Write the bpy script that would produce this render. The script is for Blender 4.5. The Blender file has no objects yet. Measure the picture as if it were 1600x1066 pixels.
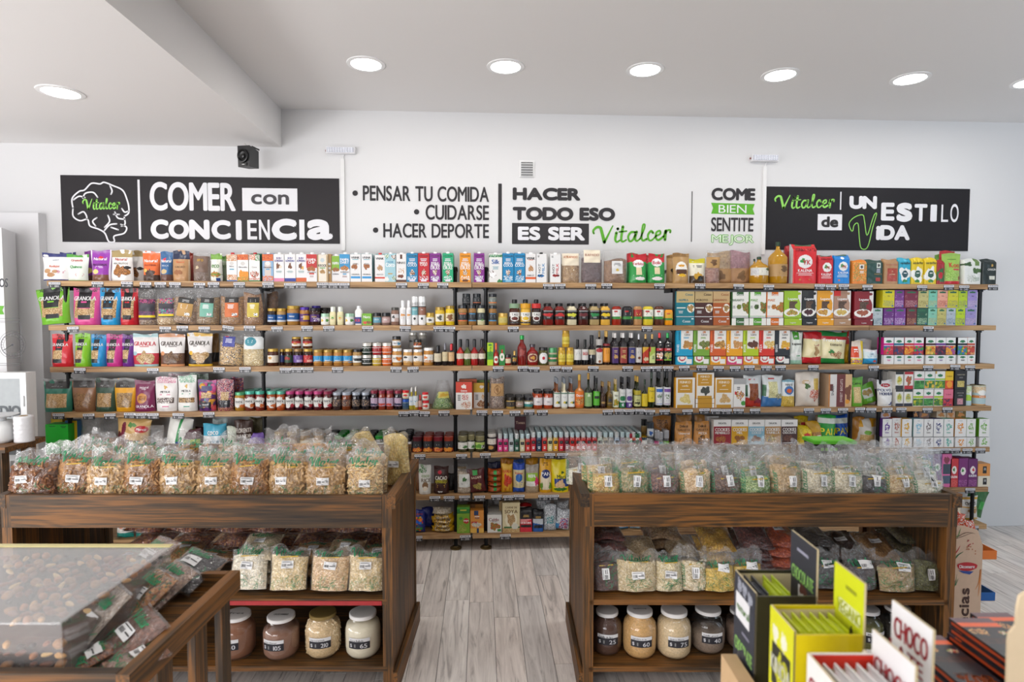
import bpy, math, random
import numpy as np
from mathutils import Vector, Matrix
random.seed(7)
RNG = np.random.default_rng(7)
scene = bpy.context.scene
COL = scene.collection

# ---------------------------------------------------------------- camera
FPX, YAW, PITCH, ROLL, EYE = 930.0, .0518, .0467, .0013, 1.62
cam_data = bpy.data.cameras.new('camera')
cam = bpy.data.objects.new('camera', cam_data)
COL.objects.link(cam)
scene.camera = cam
cam_data.sensor_width = 36
cam_data.lens = 36 * FPX / 1600
cam_data.clip_start = .05
fwd = Vector((math.sin(YAW) * math.cos(PITCH), math.cos(YAW) * math.cos(PITCH), -math.sin(PITCH)))
r0 = Vector((math.cos(YAW), -math.sin(YAW), 0)); u0 = r0.cross(fwd)
RT = r0 * math.cos(ROLL) + u0 * math.sin(ROLL)
UP = -r0 * math.sin(ROLL) + u0 * math.cos(ROLL)
cam.matrix_world = Matrix(((RT.x, UP.x, -fwd.x, 0), (RT.y, UP.y, -fwd.y, 0), (RT.z, UP.z, -fwd.z, EYE), (0, 0, 0, 1)))
cam_data.dof.use_dof = True
cam_data.dof.focus_distance = 3.7
cam_data.dof.aperture_fstop = 3.6

# ---------------------------------------------------------------- light
world = bpy.data.worlds.new('world'); scene.world = world
world.use_nodes = True
world.node_tree.nodes['Background'].inputs[0].default_value = (.93, .97, 1, 1)
world.node_tree.nodes['Background'].inputs[1].default_value = .15
scene.view_settings.view_transform = 'Standard'
scene.view_settings.look = 'None'
scene.view_settings.exposure = -.3
scene.view_settings.gamma = 1

def area(name, loc, rot, sx, sy, power, color=(1, 1, 1)):
    l = bpy.data.lights.new(name, 'AREA'); l.shape = 'RECTANGLE'; l.size = sx; l.size_y = sy
    l.energy = power; l.color = color
    o = bpy.data.objects.new(name, l); COL.objects.link(o)
    o.location = loc; o.rotation_euler = rot
    return o
R90 = math.pi / 2
# daylight through the windows at the near end and the side of the shop, much of it thrown up from the pavement outside
area('shop_window_light', (-4.85, .4, 1.05), (0, -R90 - .6, 0), 1.3, 4.6, 185, (1, .99, .99))
area('entrance_light', (-3.1, -3.2, 1.2), (R90 + .5, 0, -.25), 3.4, 1.9, 275, (.98, .98, 1))
area('side_door_light', (4.4, .3, 1.3), (R90 + .25, 0, -.3), 1.8, 1.8, 42, (.66, .83, 1))

# ---------------------------------------------------------------- geometry helpers
def ray(px, py):
    return RT * ((px - 800) / FPX) - UP * ((py - 533) / FPX) + fwd
def at_y(px, py, Y):
    d = ray(px, py); t = Y / d.y
    return d.x * t, EYE + d.z * t
def at_z(px, py, Z):
    d = ray(px, py); t = (Z - EYE) / d.z
    return d.x * t, d.y * t
E1 = Vector((math.cos(YAW), -math.sin(YAW), 0)); E2 = Vector((math.sin(YAW), math.cos(YAW), 0))
def at_d(px, py, dist):          # on a vertical plane square to the display bins, DIST ahead
    v = ray(px, py); t = dist / v.dot(E2)
    return v.dot(E1) * t, EYE + v.z * t
def wl(u, d, z):                 # bin frame -> world
    p = E1 * u + E2 * d
    return Vector((p.x, p.y, z))

def lin(h):
    if len(h) == 3: h = h[0] * 2 + h[1] * 2 + h[2] * 2
    c = [int(h[i:i + 2], 16) / 255 for i in (0, 2, 4)]
    return tuple(x / 12.92 if x <= .04045 else ((x + .055) / 1.055) ** 2.4 for x in c)

class M:
    def __init__(s): s.v, s.f, s.c, s.n = [], [], [], 0
    def add(s, v, f, c):
        k = s.n; s.v.extend(v); s.n += len(v)
        s.f.extend([tuple(i + k for i in q) for q in f])
        if isinstance(c, str): c = lin(c)
        s.c.extend(c if isinstance(c, list) else [c] * len(f))
        return s
    def box(s, x0, x1, y0, y1, z0, z1, c='fff', skip=''):
        v = [(x, y, z) for z in (z0, z1) for y in (y0, y1) for x in (x0, x1)]
        q = {'b': (0, 2, 3, 1), 't': (4, 5, 7, 6), 'f': (0, 1, 5, 4), 'k': (2, 6, 7, 3), 'l': (0, 4, 6, 2), 'r': (1, 3, 7, 5)}
        return s.add(v, [q[k] for k in q if k not in skip], c)
    def lathe(s, prof, seg=20, c='fff', sq=0, cx=0, cy=0, cols=None):
        v, f, cc = [], [], []
        for r, z in prof:
            for i in range(seg):
                a = 2 * math.pi * i / seg; k = 1
                if sq: k = 1 / (abs(math.cos(a)) ** sq + abs(math.sin(a)) ** sq) ** (1 / sq)
                v.append((cx + r * k * math.cos(a), cy + r * k * math.sin(a), z))
        for j in range(len(prof) - 1):
            for i in range(seg):
                b = (i + 1) % seg
                f.append((j * seg + i, j * seg + b, (j + 1) * seg + b, (j + 1) * seg + i))
                cc.append(lin(cols[j]) if cols else (lin(c) if isinstance(c, str) else c))
        if prof[0][0] > 0: f.append(tuple(range(seg))[::-1]); cc.append(cc[0])
        if prof[-1][0] > 0: f.append(tuple((len(prof) - 1) * seg + i for i in range(seg))); cc.append(cc[-1])
        return s.add(v, f, cc)
    def tube(s, pts, r, seg=8, c='fff'):
        pts = [Vector(p) for p in pts]; v = []; n = len(pts)
        for i, p in enumerate(pts):
            d = (pts[min(i + 1, n - 1)] - pts[max(i - 1, 0)]).normalized()
            a = d.orthogonal().normalized() if i == 0 else (a - d * a.dot(d)).normalized()
            b = d.cross(a)
            v += [tuple(p + (a * math.cos(t) + b * math.sin(t)) * r) for t in [2 * math.pi * k / seg for k in range(seg)]]
        f = [(i * seg + k, i * seg + (k + 1) % seg, (i + 1) * seg + (k + 1) % seg, (i + 1) * seg + k) for i in range(n - 1) for k in range(seg)]
        f += [tuple(range(seg))[::-1], tuple((n - 1) * seg + k for k in range(seg))]
        return s.add(v, f, c)
    def text(s, txt, cx, cy, h, w, c, fn, bold=.0, rot=0, keep=False):
        """fits TXT into a box w x h centred on cx, cy (in fn's u, v units); keep: w is only the most it may take"""
        P, T = layout(txt, 8 if .05 < h < 1 else 1 if h < .012 else 3)
        if not P: return s
        a = np.array(P); lo = a.min(0); hi = a.max(0); sz = np.maximum(hi - lo, 1e-6)
        if keep: w = min(w, h * sz[0] / max(sz[1], .6) * .95)
        a = (a - (lo + hi) / 2) / sz * [w, h]
        if rot:
            ca, sa = math.cos(rot), math.sin(rot); a = a @ np.array([[ca, sa], [-sa, ca]])
        k = bold * h; n = 0 if k < 1e-5 else (2 if h < .05 else 8)   # heavier letters: the outline drawn again around itself
        for dx, dy in [(0, 0)] + [(k * math.cos(q * math.tau / n), k * math.sin(q * math.tau / n)) for q in range(n)]:
            j = getattr(s, 'lay', 0); s.lay = (j + 1) % 9
            s.add([(p[0], p[1] - j * 6e-5, p[2]) for p in [fn(x * (1 - 2 * k / max(w, .001)) + cx + dx, y * (1 - 2 * k / h * (n > 2)) + cy + dy) for x, y in a]], T, c)
        return s
    def stroke(s, pts, w, c, fn, smooth=True, w2=None):
        if smooth and len(pts) > 2: pts = catmull(pts)
        n = len(pts); L = []; w2 = w if w2 is None else w2
        for i in range(n):
            ax, ay = pts[max(i - 1, 0)]; bx, by = pts[min(i + 1, n - 1)]
            dx, dy = bx - ax, by - ay; l = math.hypot(dx, dy) or 1
            k = (w + (w2 - w) * i / max(n - 1, 1)) / 2; nx, ny = -dy / l * k, dx / l * k
            x, y = pts[i]; L += [tuple(fn(x + nx, y + ny)), tuple(fn(x - nx, y - ny))]
        s.add(L, [(2 * i, 2 * i + 1, 2 * i + 3, 2 * i + 2) for i in range(n - 1)], c)
        for (x, y), k in ((pts[0], w), (pts[-1], w2)):
            s.add([tuple(fn(x + k / 2 * math.cos(t * .785), y + k / 2 * math.sin(t * .785))) for t in range(8)], [tuple(range(8))], c)
        return s
    def mesh(s, name, mat, smooth=False):
        me = bpy.data.meshes.new(name); me.from_pydata(s.v, [], s.f)
        at = me.color_attributes.new('Col', 'FLOAT_COLOR', 'CORNER')
        cnt = np.array([len(q) for q in s.f]); a = np.ones((len(s.f), 4)); a[:, :3] = np.array(s.c)
        at.data.foreach_set('color', np.repeat(a, cnt, axis=0).ravel())
        if smooth: me.polygons.foreach_set('use_smooth', [True] * len(s.f))
        me.materials.append(mat); me.update()
        return me
    def build(s, name, mat, parent=None, loc=(0, 0, 0), smooth=False, rz=0):
        o = bpy.data.objects.new(name, s.mesh(name, mat, smooth)); COL.objects.link(o)
        o.location = loc; o.rotation_euler.z = rz
        if parent: o.parent = parent
        return o

def catmull(p, k=5):
    q = [p[0]] + list(p) + [p[-1]]; out = []
    for i in range(1, len(q) - 2):
        a, b, c, d = q[i - 1:i + 3]
        for j in range(k):
            t = j / k
            out.append(tuple(.5 * (2 * b[m] + (c[m] - a[m]) * t + (2 * a[m] - 5 * b[m] + 4 * c[m] - d[m]) * t * t + (3 * b[m] - a[m] - 3 * c[m] + d[m]) * t ** 3) for m in (0, 1)))
    return out + [p[-1]]

_g = {}
def glyph(ch, res=2):
    k = (ch, res)
    if k not in _g:
        cu = bpy.data.curves.new('g', 'FONT'); cu.body = ch; cu.size = 1; cu.resolution_u = res
        o = bpy.data.objects.new('g', cu); me = o.to_mesh()
        v = [(a.co.x, a.co.y) for a in me.vertices]; f = [tuple(q.vertices) for q in me.polygons]
        o.to_mesh_clear(); bpy.data.objects.remove(o); bpy.data.curves.remove(cu)
        _g[k] = (v, f)
    return _g[k]
def layout(txt, res=2):
    x = 0; P, T = [], []
    for ch in txt:
        if ch == ' ': x += .32; continue
        v, f = glyph(ch, res)
        if not v: continue
        lo = min(a for a, _ in v); hi = max(a for a, _ in v); k = len(P)
        P += [(a - lo + x, b) for a, b in v]; T += [tuple(i + k for i in q) for q in f]
        x += hi - lo + .09
    return P, T

def thing(name, label, cat, loc=(0, 0, 0), rz=0, group=None):
    o = bpy.data.objects.new(name, None); COL.objects.link(o); o.empty_display_size = .05
    o.location = loc; o.rotation_euler.z = rz
    return tag(o, label, cat, group)
def tag(o, label, cat, group=None):
    o['label'] = label; o['category'] = cat; o['kind'] = 'thing'
    if group: o['group'] = group
    return o
def struct(o): o['kind'] = 'structure'; return o
def kids(o): return [c for c in KIDS.get(o.name, [])]
def dup(root, loc=None, label=None, rz=None):
    r = root.copy(); COL.objects.link(r)
    if loc is not None: r.location = loc
    if rz is not None: r.rotation_euler.z = rz
    if label: r['label'] = label
    for c in list(root.children):
        k = c.copy(); COL.objects.link(k); k.parent = r
        for g in list(c.children):
            e = g.copy(); COL.objects.link(e); e.parent = k
    return r

# ---------------------------------------------------------------- materials
def newmat(name):
    m = bpy.data.materials.new(name); m.use_nodes = True
    nt = m.node_tree; b = nt.nodes['Principled BSDF']
    return m, nt, b
def N(nt, t, **kw):
    n = nt.nodes.new(t)
    for k, v in kw.items():
        if k.startswith('i_'): n.inputs[k[2:].replace('_', ' ')].default_value = v
        else: setattr(n, k, v)
    return n
def colmat(name, rough, bump=0, scale=60, metal=0, coat=0, spec=.5, vary=.0, val=1.0):
    m, nt, b = newmat(name)
    a = N(nt, 'ShaderNodeAttribute', attribute_name='Col')
    b.inputs['Roughness'].default_value = rough; b.inputs['Metallic'].default_value = metal
    b.inputs['Specular IOR Level'].default_value = spec
    b.inputs['Coat Weight'].default_value = coat
    tc = N(nt, 'ShaderNodeTexCoord'); ns = N(nt, 'ShaderNodeTexNoise', i_Scale=scale, i_Detail=3.0)
    nt.links.new(tc.outputs['Object'], ns.inputs['Vector'])
    hs = N(nt, 'ShaderNodeHueSaturation'); mr = N(nt, 'ShaderNodeMapRange', i_To_Min=val - vary, i_To_Max=val + vary)
    nt.links.new(ns.outputs['Fac'], mr.inputs['Value']); nt.links.new(mr.outputs[0], hs.inputs['Value'])
    nt.links.new(a.outputs['Color'], hs.inputs['Color']); nt.links.new(hs.outputs[0], b.inputs['Base Color'])
    if bump:
        bp = N(nt, 'ShaderNodeBump', i_Strength=bump, i_Distance=.004)
        nt.links.new(ns.outputs['Fac'], bp.inputs['Height']); nt.links.new(bp.outputs[0], b.inputs['Normal'])
    return m
PAPER = colmat('printed_card', .5, vary=.03, val=.88)
FILM = colmat('printed_film', .3, bump=.5, scale=45, vary=.04, val=.88)
GLOSS = colmat('filled_glass', .12, coat=.3, vary=.12, scale=90)
PLAS = colmat('plastic', .35, vary=.02)
LID = colmat('painted_metal_lid', .28, metal=.25)
GRAIN = colmat('dry_food', .6, bump=1.0, scale=160, vary=.45)
MATTE = colmat('matte_paint', .75, vary=.02)
POWDER = colmat('powder', .8, bump=.3, scale=220, vary=.1)

def clearmat(name, gl, haze, bump, rough=.08):
    m = bpy.data.materials.new(name); m.use_nodes = True; nt = m.node_tree; nt.nodes.clear()
    out = N(nt, 'ShaderNodeOutputMaterial'); tr = N(nt, 'ShaderNodeBsdfTransparent'); g = N(nt, 'ShaderNodeBsdfGlossy')
    g.inputs['Roughness'].default_value = rough; d = N(nt, 'ShaderNodeBsdfDiffuse'); d.inputs[0].default_value = (.9, .92, .93, 1)
    lw = N(nt, 'ShaderNodeLayerWeight'); lw.inputs['Blend'].default_value = .35
    tc = N(nt, 'ShaderNodeTexCoord'); ns = N(nt, 'ShaderNodeTexNoise', i_Scale=30.0, i_Detail=4.0, i_Distortion=1.5)
    nt.links.new(tc.outputs['Object'], ns.inputs['Vector'])
    if bump:
        bp = N(nt, 'ShaderNodeBump', i_Strength=bump, i_Distance=.016)
        nt.links.new(ns.outputs['Fac'], bp.inputs['Height'])
        for x in (g, lw, d): nt.links.new(bp.outputs[0], x.inputs['Normal'])
    mu = N(nt, 'ShaderNodeMath', operation='MULTIPLY_ADD'); mu.inputs[1].default_value = gl; mu.inputs[2].default_value = .03
    nt.links.new(lw.outputs['Facing'], mu.inputs[0])
    m1 = N(nt, 'ShaderNodeMixShader'); m1.inputs[0].default_value = haze
    nt.links.new(tr.outputs[0], m1.inputs[1]); nt.links.new(d.outputs[0], m1.inputs[2])
    m2 = N(nt, 'ShaderNodeMixShader'); nt.links.new(mu.outputs[0], m2.inputs[0])
    nt.links.new(m1.outputs[0], m2.inputs[1]); nt.links.new(g.outputs[0], m2.inputs[2]); nt.links.new(m2.outputs[0], out.inputs[0])
    return m
CLEAR = clearmat('clear_bag_film', .55, .06, 1.0, .1)
GLASS = clearmat('clear_glass', .35, .01, 0, .03)
ACRYL = clearmat('clear_acrylic', .3, .05, 0, .05)

def wood(name, axis, c1, c2, c3, rough=.55, knots=True, sc=1.0):
    m, nt, b = newmat(name); L = nt.links.new
    tc = N(nt, 'ShaderNodeTexCoord'); oi = N(nt, 'ShaderNodeObjectInfo')
    ad = N(nt, 'ShaderNodeVectorMath', operation='MULTIPLY_ADD')
    cb = N(nt, 'ShaderNodeCombineXYZ')
    for k in range(3): L(oi.outputs['Random'], cb.inputs[k])
    L(cb.outputs[0], ad.inputs[0]); ad.inputs[1].default_value = (17, 9, 23); L(tc.outputs['Object'], ad.inputs[2])
    def mp(s_al, s_ac):
        n = N(nt, 'ShaderNodeMapping'); v = [s_ac] * 3; v[axis] = s_al; n.inputs['Scale'].default_value = v
        L(ad.outputs[0], n.inputs['Vector']); return n
    kn = N(nt, 'ShaderNodeTexVoronoi', feature='F1'); kn.inputs['Scale'].default_value = 1
    L(mp(1.6 * sc, 5 * sc).outputs[0], kn.inputs['Vector'])
    kr = N(nt, 'ShaderNodeMapRange'); kr.inputs[1].default_value = 0; kr.inputs[2].default_value = .3; kr.inputs[3].default_value = 1; kr.inputs[4].default_value = 0
    L(kn.outputs['Distance'], kr.inputs[0])
    n1 = N(nt, 'ShaderNodeTexNoise', i_Scale=1.0, i_Detail=3.0, i_Distortion=.6); L(mp(.7 * sc, 5.5 * sc).outputs[0], n1.inputs['Vector'])
    sm = N(nt, 'ShaderNodeMath', operation='MULTIPLY_ADD'); L(kr.outputs[0], sm.inputs[0]); sm.inputs[1].default_value = .5 if knots else 0; L(n1.outputs['Fac'], sm.inputs[2])
    wv = N(nt, 'ShaderNodeMath', operation='MULTIPLY'); L(sm.outputs[0], wv.inputs[0]); wv.inputs[1].default_value = 34
    sn = N(nt, 'ShaderNodeMath', operation='SINE'); L(wv.outputs[0], sn.inputs[0])
    n2 = N(nt, 'ShaderNodeTexNoise', i_Scale=1.0, i_Detail=5.0); L(mp(4 * sc, 120 * sc).outputs[0], n2.inputs['Vector'])
    n3 = N(nt, 'ShaderNodeTexNoise', i_Scale=1.0, i_Detail=2.0); L(mp(1.2, 2.5).outputs[0], n3.inputs['Vector'])
    mx = N(nt, 'ShaderNodeMath', operation='MULTIPLY_ADD'); L(sn.outputs[0], mx.inputs[0]); mx.inputs[1].default_value = .06; L(n2.outputs['Fac'], mx.inputs[2])
    mx2 = N(nt, 'ShaderNodeMath', operation='MULTIPLY_ADD'); L(n3.outputs['Fac'], mx2.inputs[0]); mx2.inputs[1].default_value = .7; L(mx.outputs[0], mx2.inputs[2])
    rp = N(nt, 'ShaderNodeValToRGB'); L(mx2.outputs[0], rp.inputs[0])
    e = rp.color_ramp.elements; e[0].position = .55; e[0].color = (*lin(c1), 1); e[1].position = 1.12 if False else 1.0; e[1].color = (*lin(c3), 1)
    x = e.new(.8); x.color = (*lin(c2), 1)
    mc = N(nt, 'ShaderNodeMix', data_type='RGBA')
    k2 = N(nt, 'ShaderNodeMapRange'); k2.inputs[1].default_value = .78; k2.inputs[2].default_value = .95; L(kr.outputs[0], k2.inputs[0])
    mk = N(nt, 'ShaderNodeMath', operation='MULTIPLY'); mk.inputs[1].default_value = .75 if knots else 0; L(k2.outputs[0], mk.inputs[0])
    L(mk.outputs[0], mc.inputs[0]); L(rp.outputs[0], mc.inputs[6]); mc.inputs[7].default_value = (*lin(c1), 1)
    L(mc.outputs[2], b.inputs['Base Color']); b.inputs['Roughness'].default_value = rough
    bp = N(nt, 'ShaderNodeBump', i_Strength=.25, i_Distance=.002); L(mx.outputs[0], bp.inputs['Height']); L(bp.outputs[0], b.inputs['Normal'])
    return m
BX, BY, BZ = [wood('stained_pine_' + 'xyz'[k], k, '21160b', '473117', '7d501f') for k in range(3)]
SX, SY, SZ = [wood('shelf_pine_' + 'xyz'[k], k, '6a4a2c', '9a764e', 'b89468') for k in range(3)]
KRAFT = colmat('kraft_card', .7, vary=.05)
# ---------------------------------------------------------------- room shell
WALLY = 4.277
def plain(name, c, rough, bump=.1, scale=8, d=.01):
    m, nt, b = newmat(name); b.inputs['Base Color'].default_value = (*lin(c), 1); b.inputs['Roughness'].default_value = rough
    tc = N(nt, 'ShaderNodeTexCoord'); ns = N(nt, 'ShaderNodeTexNoise', i_Scale=scale, i_Detail=5.0)
    nt.links.new(tc.outputs['Object'], ns.inputs['Vector'])
    b.inputs['Specular IOR Level'].default_value = .3
    bp = N(nt, 'ShaderNodeBump', i_Strength=bump, i_Distance=d); nt.links.new(ns.outputs['Fac'], bp.inputs['Height']); nt.links.new(bp.outputs[0], b.inputs['Normal'])
    return m
WPAINT = plain('wall_paint', 'd9d9da', .6); CPAINT = plain('ceiling_paint', 'e6e4e3', .8, .05)
ZC = 3.034
xb, zlow = at_y(440, 230, WALLY)
zlow2 = zlow
struct(M().box(-5, 6, WALLY, WALLY + .15, 0, ZC + .2).build('wall_back', WPAINT))
struct(M().box(-5.15, -5, -3.4, WALLY, 0, ZC + .2).build('wall_left', WPAINT))
struct(M().box(5.6, 5.75, -3.4, WALLY, 0, ZC + .2).build('wall_right', WPAINT))
struct(M().box(xb, 6, -3.4, WALLY + .1, ZC, ZC + .15).build('ceiling', CPAINT))
struct(M().box(-5, xb, -3.4, WALLY, zlow, ZC + .15).build('ceiling_drop', CPAINT))

# floor: vinyl planks
def plankmat():
    m, nt, b = newmat('grey_oak_vinyl'); L = nt.links.new
    tc = N(nt, 'ShaderNodeTexCoord'); oi = N(nt, 'ShaderNodeObjectInfo'); at = N(nt, 'ShaderNodeAttribute', attribute_name='Col')
    cb = N(nt, 'ShaderNodeVectorMath', operation='MULTIPLY_ADD'); cm = N(nt, 'ShaderNodeCombineXYZ')
    for k in range(3): L(oi.outputs['Random'], cm.inputs[k])
    L(cm.outputs[0], cb.inputs[0]); cb.inputs[1].default_value = (31, 17, 5); L(tc.outputs['Object'], cb.inputs[2])
    mp = N(nt, 'ShaderNodeMapping'); mp.inputs['Scale'].default_value = (26, 2.2, 1); L(cb.outputs[0], mp.inputs['Vector'])
    n1 = N(nt, 'ShaderNodeTexNoise', i_Scale=1.0, i_Detail=7.0, i_Distortion=1.2, i_Roughness=.62); L(mp.outputs[0], n1.inputs['Vector'])
    rp = N(nt, 'ShaderNodeValToRGB'); L(n1.outputs['Fac'], rp.inputs[0]); e = rp.color_ramp.elements
    e[0].position = .3; e[0].color = (*lin('a8a29e'), 1); e[1].position = .62; e[1].color = (*lin('f2ede8'), 1); x = e.new(.45); x.color = (*lin('dcd6d1'), 1)
    mp2 = N(nt, 'ShaderNodeMapping'); mp2.inputs['Scale'].default_value = (14, 1.3, 1); L(cb.outputs[0], mp2.inputs['Vector'])
    n2 = N(nt, 'ShaderNodeTexNoise', i_Scale=1.0, i_Detail=4.0, i_Distortion=2.5); L(mp2.outputs[0], n2.inputs['Vector'])
    cr = N(nt, 'ShaderNodeMapRange'); L(n2.outputs['Fac'], cr.inputs[0]); cr.inputs[1].default_value = .66; cr.inputs[2].default_value = .72; cr.inputs[4].default_value = .55
    mx = N(nt, 'ShaderNodeMix', data_type='RGBA'); L(cr.outputs[0], mx.inputs[0]); L(rp.outputs[0], mx.inputs[6]); mx.inputs[7].default_value = (*lin('6e6864'), 1)
    ml = N(nt, 'ShaderNodeMix', data_type='RGBA', blend_type='MULTIPLY'); ml.inputs[0].default_value = 1; L(mx.outputs[2], ml.inputs[6]); L(at.outputs['Color'], ml.inputs[7])
    L(ml.outputs[2], b.inputs['Base Color']); b.inputs['Roughness'].default_value = .42
    bp = N(nt, 'ShaderNodeBump', i_Strength=.15, i_Distance=.002); L(n1.outputs['Fac'], bp.inputs['Height']); L(bp.outputs[0], b.inputs['Normal'])
    return m
VINYL = plankmat()
floor = struct(M().box(-5, 6, -3.4, WALLY, -.1, -.006, '333').build('floor', MATTE))
PW, PL = .135, .93
variants = []
for c in ('fff', 'f3f1f0', 'faf6f4', 'e9e9ea'):
    variants.append(M().box(-PW / 2 + .0012, PW / 2 - .0012, -PL / 2 + .0012, PL / 2 - .0012, -.006, 0, c).mesh('plank', VINYL))
rest = M(); nx = 0
for i in range(-38, 42):
    x = i * PW; off = random.random() * PL
    for j in range(-5, 6):
        y = j * PL + off
        y0, y1 = max(y - PL / 2, -3.3), min(y + PL / 2, WALLY - .002)
        if y1 - y0 < .03: continue
        near = (-.75 < x < .85 and y1 > 2.2) or (x > 1.9 and y1 > 1.6)
        full = y1 - y0 > PL - .01
        c = random.choice(('fff', 'f3f1f0', 'faf6f4', 'e9e9ea'))
        if near and nx < 290:
            nx += 1
            if full:
                o = bpy.data.objects.new('plank', random.choice(variants)); COL.objects.link(o)
                o.location = (x, y, 0)
            else:
                o = M().box(-PW / 2 + .0012, PW / 2 - .0012, y0 - y + .001, y1 - y - .001, -.006, 0, c).build('plank', VINYL, loc=(x, y, 0))
            o.parent = floor
        else:
            rest.box(x - PW / 2 + .0012, x + PW / 2 - .0012, y0 + .001, y1 - .001, -.006, 0, c)
o = rest.build('planks_beyond', VINYL, floor); o['kind'] = 'stuff'

# downlights
LAMP, nt, b = newmat('lamp_disc'); b.inputs['Emission Color'].default_value = (1, 1, 1, 1); b.inputs['Emission Strength'].default_value = 6
spots = [(572, 100), (790, 104), (1008, 109), (1219, 117), (1422, 123), (1612, 128)]
names = ['round ceiling downlight closest to the dropped ceiling', 'second round downlight along from the dropped ceiling', 'third round downlight along from the dropped ceiling',
         'fourth round downlight along from the dropped ceiling', 'fifth round downlight along from the dropped ceiling', 'sixth round downlight, cut by the edge of the photo']
def downlight(x, y, z, label, power=4):
    t = thing('ceiling_downlight', label, 'ceiling light', (x, y, z), 0, 'round ceiling downlights')
    M().lathe([(.082, -.001), (.086, -.006), (.107, -.004), (.109, 0)], 40, 'eee').build('trim_ring', PLAS, t)
    M().lathe([(.0, -.004), (.084, -.004)], 40, 'fff').build('diffuser', LAMP, t)
    l = bpy.data.lights.new('downlight_glow', 'AREA'); l.shape = 'DISK'; l.size = .17; l.energy = power; l.color = (1, .95, .88)
    o = bpy.data.objects.new('downlight_glow', l); COL.objects.link(o); o.location = (0, 0, -.012); o.parent = t
for (px, py), nm in zip(spots, names):
    x, y = at_z(px, py, ZC); downlight(x, y, ZC, nm)
x, y = at_z(95, 144, zlow); downlight(x, y, zlow, 'round downlight set alone in the lower dropped ceiling')
for k in range(5): # further rows behind the camera's view
    for yy in (.2, -1.6):
        x, _ = at_z(spots[k][0], spots[k][1], ZC)
        l = bpy.data.lights.new('downlight_glow', 'AREA'); l.shape = 'DISK'; l.size = .17; l.energy = 4; l.color = (1, .95, .88)
        o = bpy.data.objects.new('downlight_glow', l); COL.objects.link(o); o.location = (x, yy, ZC - .02)

# ---------------------------------------------------------------- wall graphics
WT = (96, 97, 99)
def wf(lift=.003): return lambda x, z: (x, WALLY - lift, z)
def wrect(x0, y0, x1, y1):
    ym, xm = (y0 + y1) / 2, (x0 + x1) / 2
    X0, X1 = at_y(x0, ym, WALLY)[0], at_y(x1, ym, WALLY)[0]; Z1, Z0 = at_y(xm, y0, WALLY)[1], at_y(xm, y1, WALLY)[1]
    return X0, X1, Z0, Z1
def wtext(m, txt, x0, y0, x1, y1, c, bold=.03, lift=.003):
    X0, X1, Z0, Z1 = wrect(x0, y0, x1, y1)
    m.text(txt, (X0 + X1) / 2, (Z0 + Z1) / 2, Z1 - Z0, X1 - X0, c, wf(lift), bold); return m
def wquad(m, x0, y0, x1, y1, c, lift=.002):
    X0, X1, Z0, Z1 = wrect(x0, y0, x1, y1)
    return m.add([(X0, WALLY - lift, Z0), (X1, WALLY - lift, Z0), (X1, WALLY - lift, Z1), (X0, WALLY - lift, Z1)], [(0, 1, 2, 3)], c)
SCR = [([(0.05, 1.05), (0.0, 1.35), (.3, 1.68), (.62, 1.62), (.72, 1.3), (.98, .1)], .2, .34), ([(1.0, .05), (1.35, .9), (1.72, 1.75)], .26, .12),
       ([(2.05, 1.0), (1.95, .35), (2.08, .04), (2.35, .2)], .3, .16), ([(2.16, 1.4), (2.17, 1.41)], .3, .3),
       ([(2.62, 1.6), (2.48, .4), (2.6, .04), (2.92, .2)], .3, .16), ([(2.3, 1.08), (2.95, 1.12)], .16, .16),
       ([(3.7, .95), (3.35, .98), (3.1, .55), (3.22, .06), (3.5, .15), (3.72, .7)], .24, .2), ([(3.84, 1.0), (3.72, .3), (3.88, .04), (4.15, .25)], .28, .16),
       ([(4.15, .25), (4.5, 1.2), (4.56, 1.7), (4.38, 1.6), (4.3, .4), (4.42, .04), (4.75, .2)], .16, .22),
       ([(5.3, .8), (5.12, 1.0), (4.86, .6), (4.95, .08), (5.2, .04), (5.5, .35)], .26, .16),
       ([(5.55, .45), (5.95, .65), (5.9, .98), (5.6, .8), (5.58, .25), (5.8, .02), (6.25, .35)], .18, .24),
       ([(6.25, .35), (6.45, 1.05), (6.38, .0)], .16, .28), ([(6.45, .7), (6.6, .98), (6.85, .98), (6.84, .75)], .18, .2)]
def script(m, X0, X1, Z0, Z1, c, fn, tilt=0., k=1.0):
    """the shop's handwritten name inside a rectangle"""
    sx, sz = (X1 - X0) / 6.95, (Z1 - Z0) / (1.85 + tilt * 6.95)
    for pts, a, b in SCR:
        q = [(X0 + .05 * sx + p[0] * sx, Z0 + (p[1] + .05 + tilt * p[0]) * sz) for p in pts]
        m.stroke(q, a * sz * k, c, fn, w2=b * sz * k)
DARK, GREEN, WHT = '2e2c2f', '5aa82a', 'e2e2e6'
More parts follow.
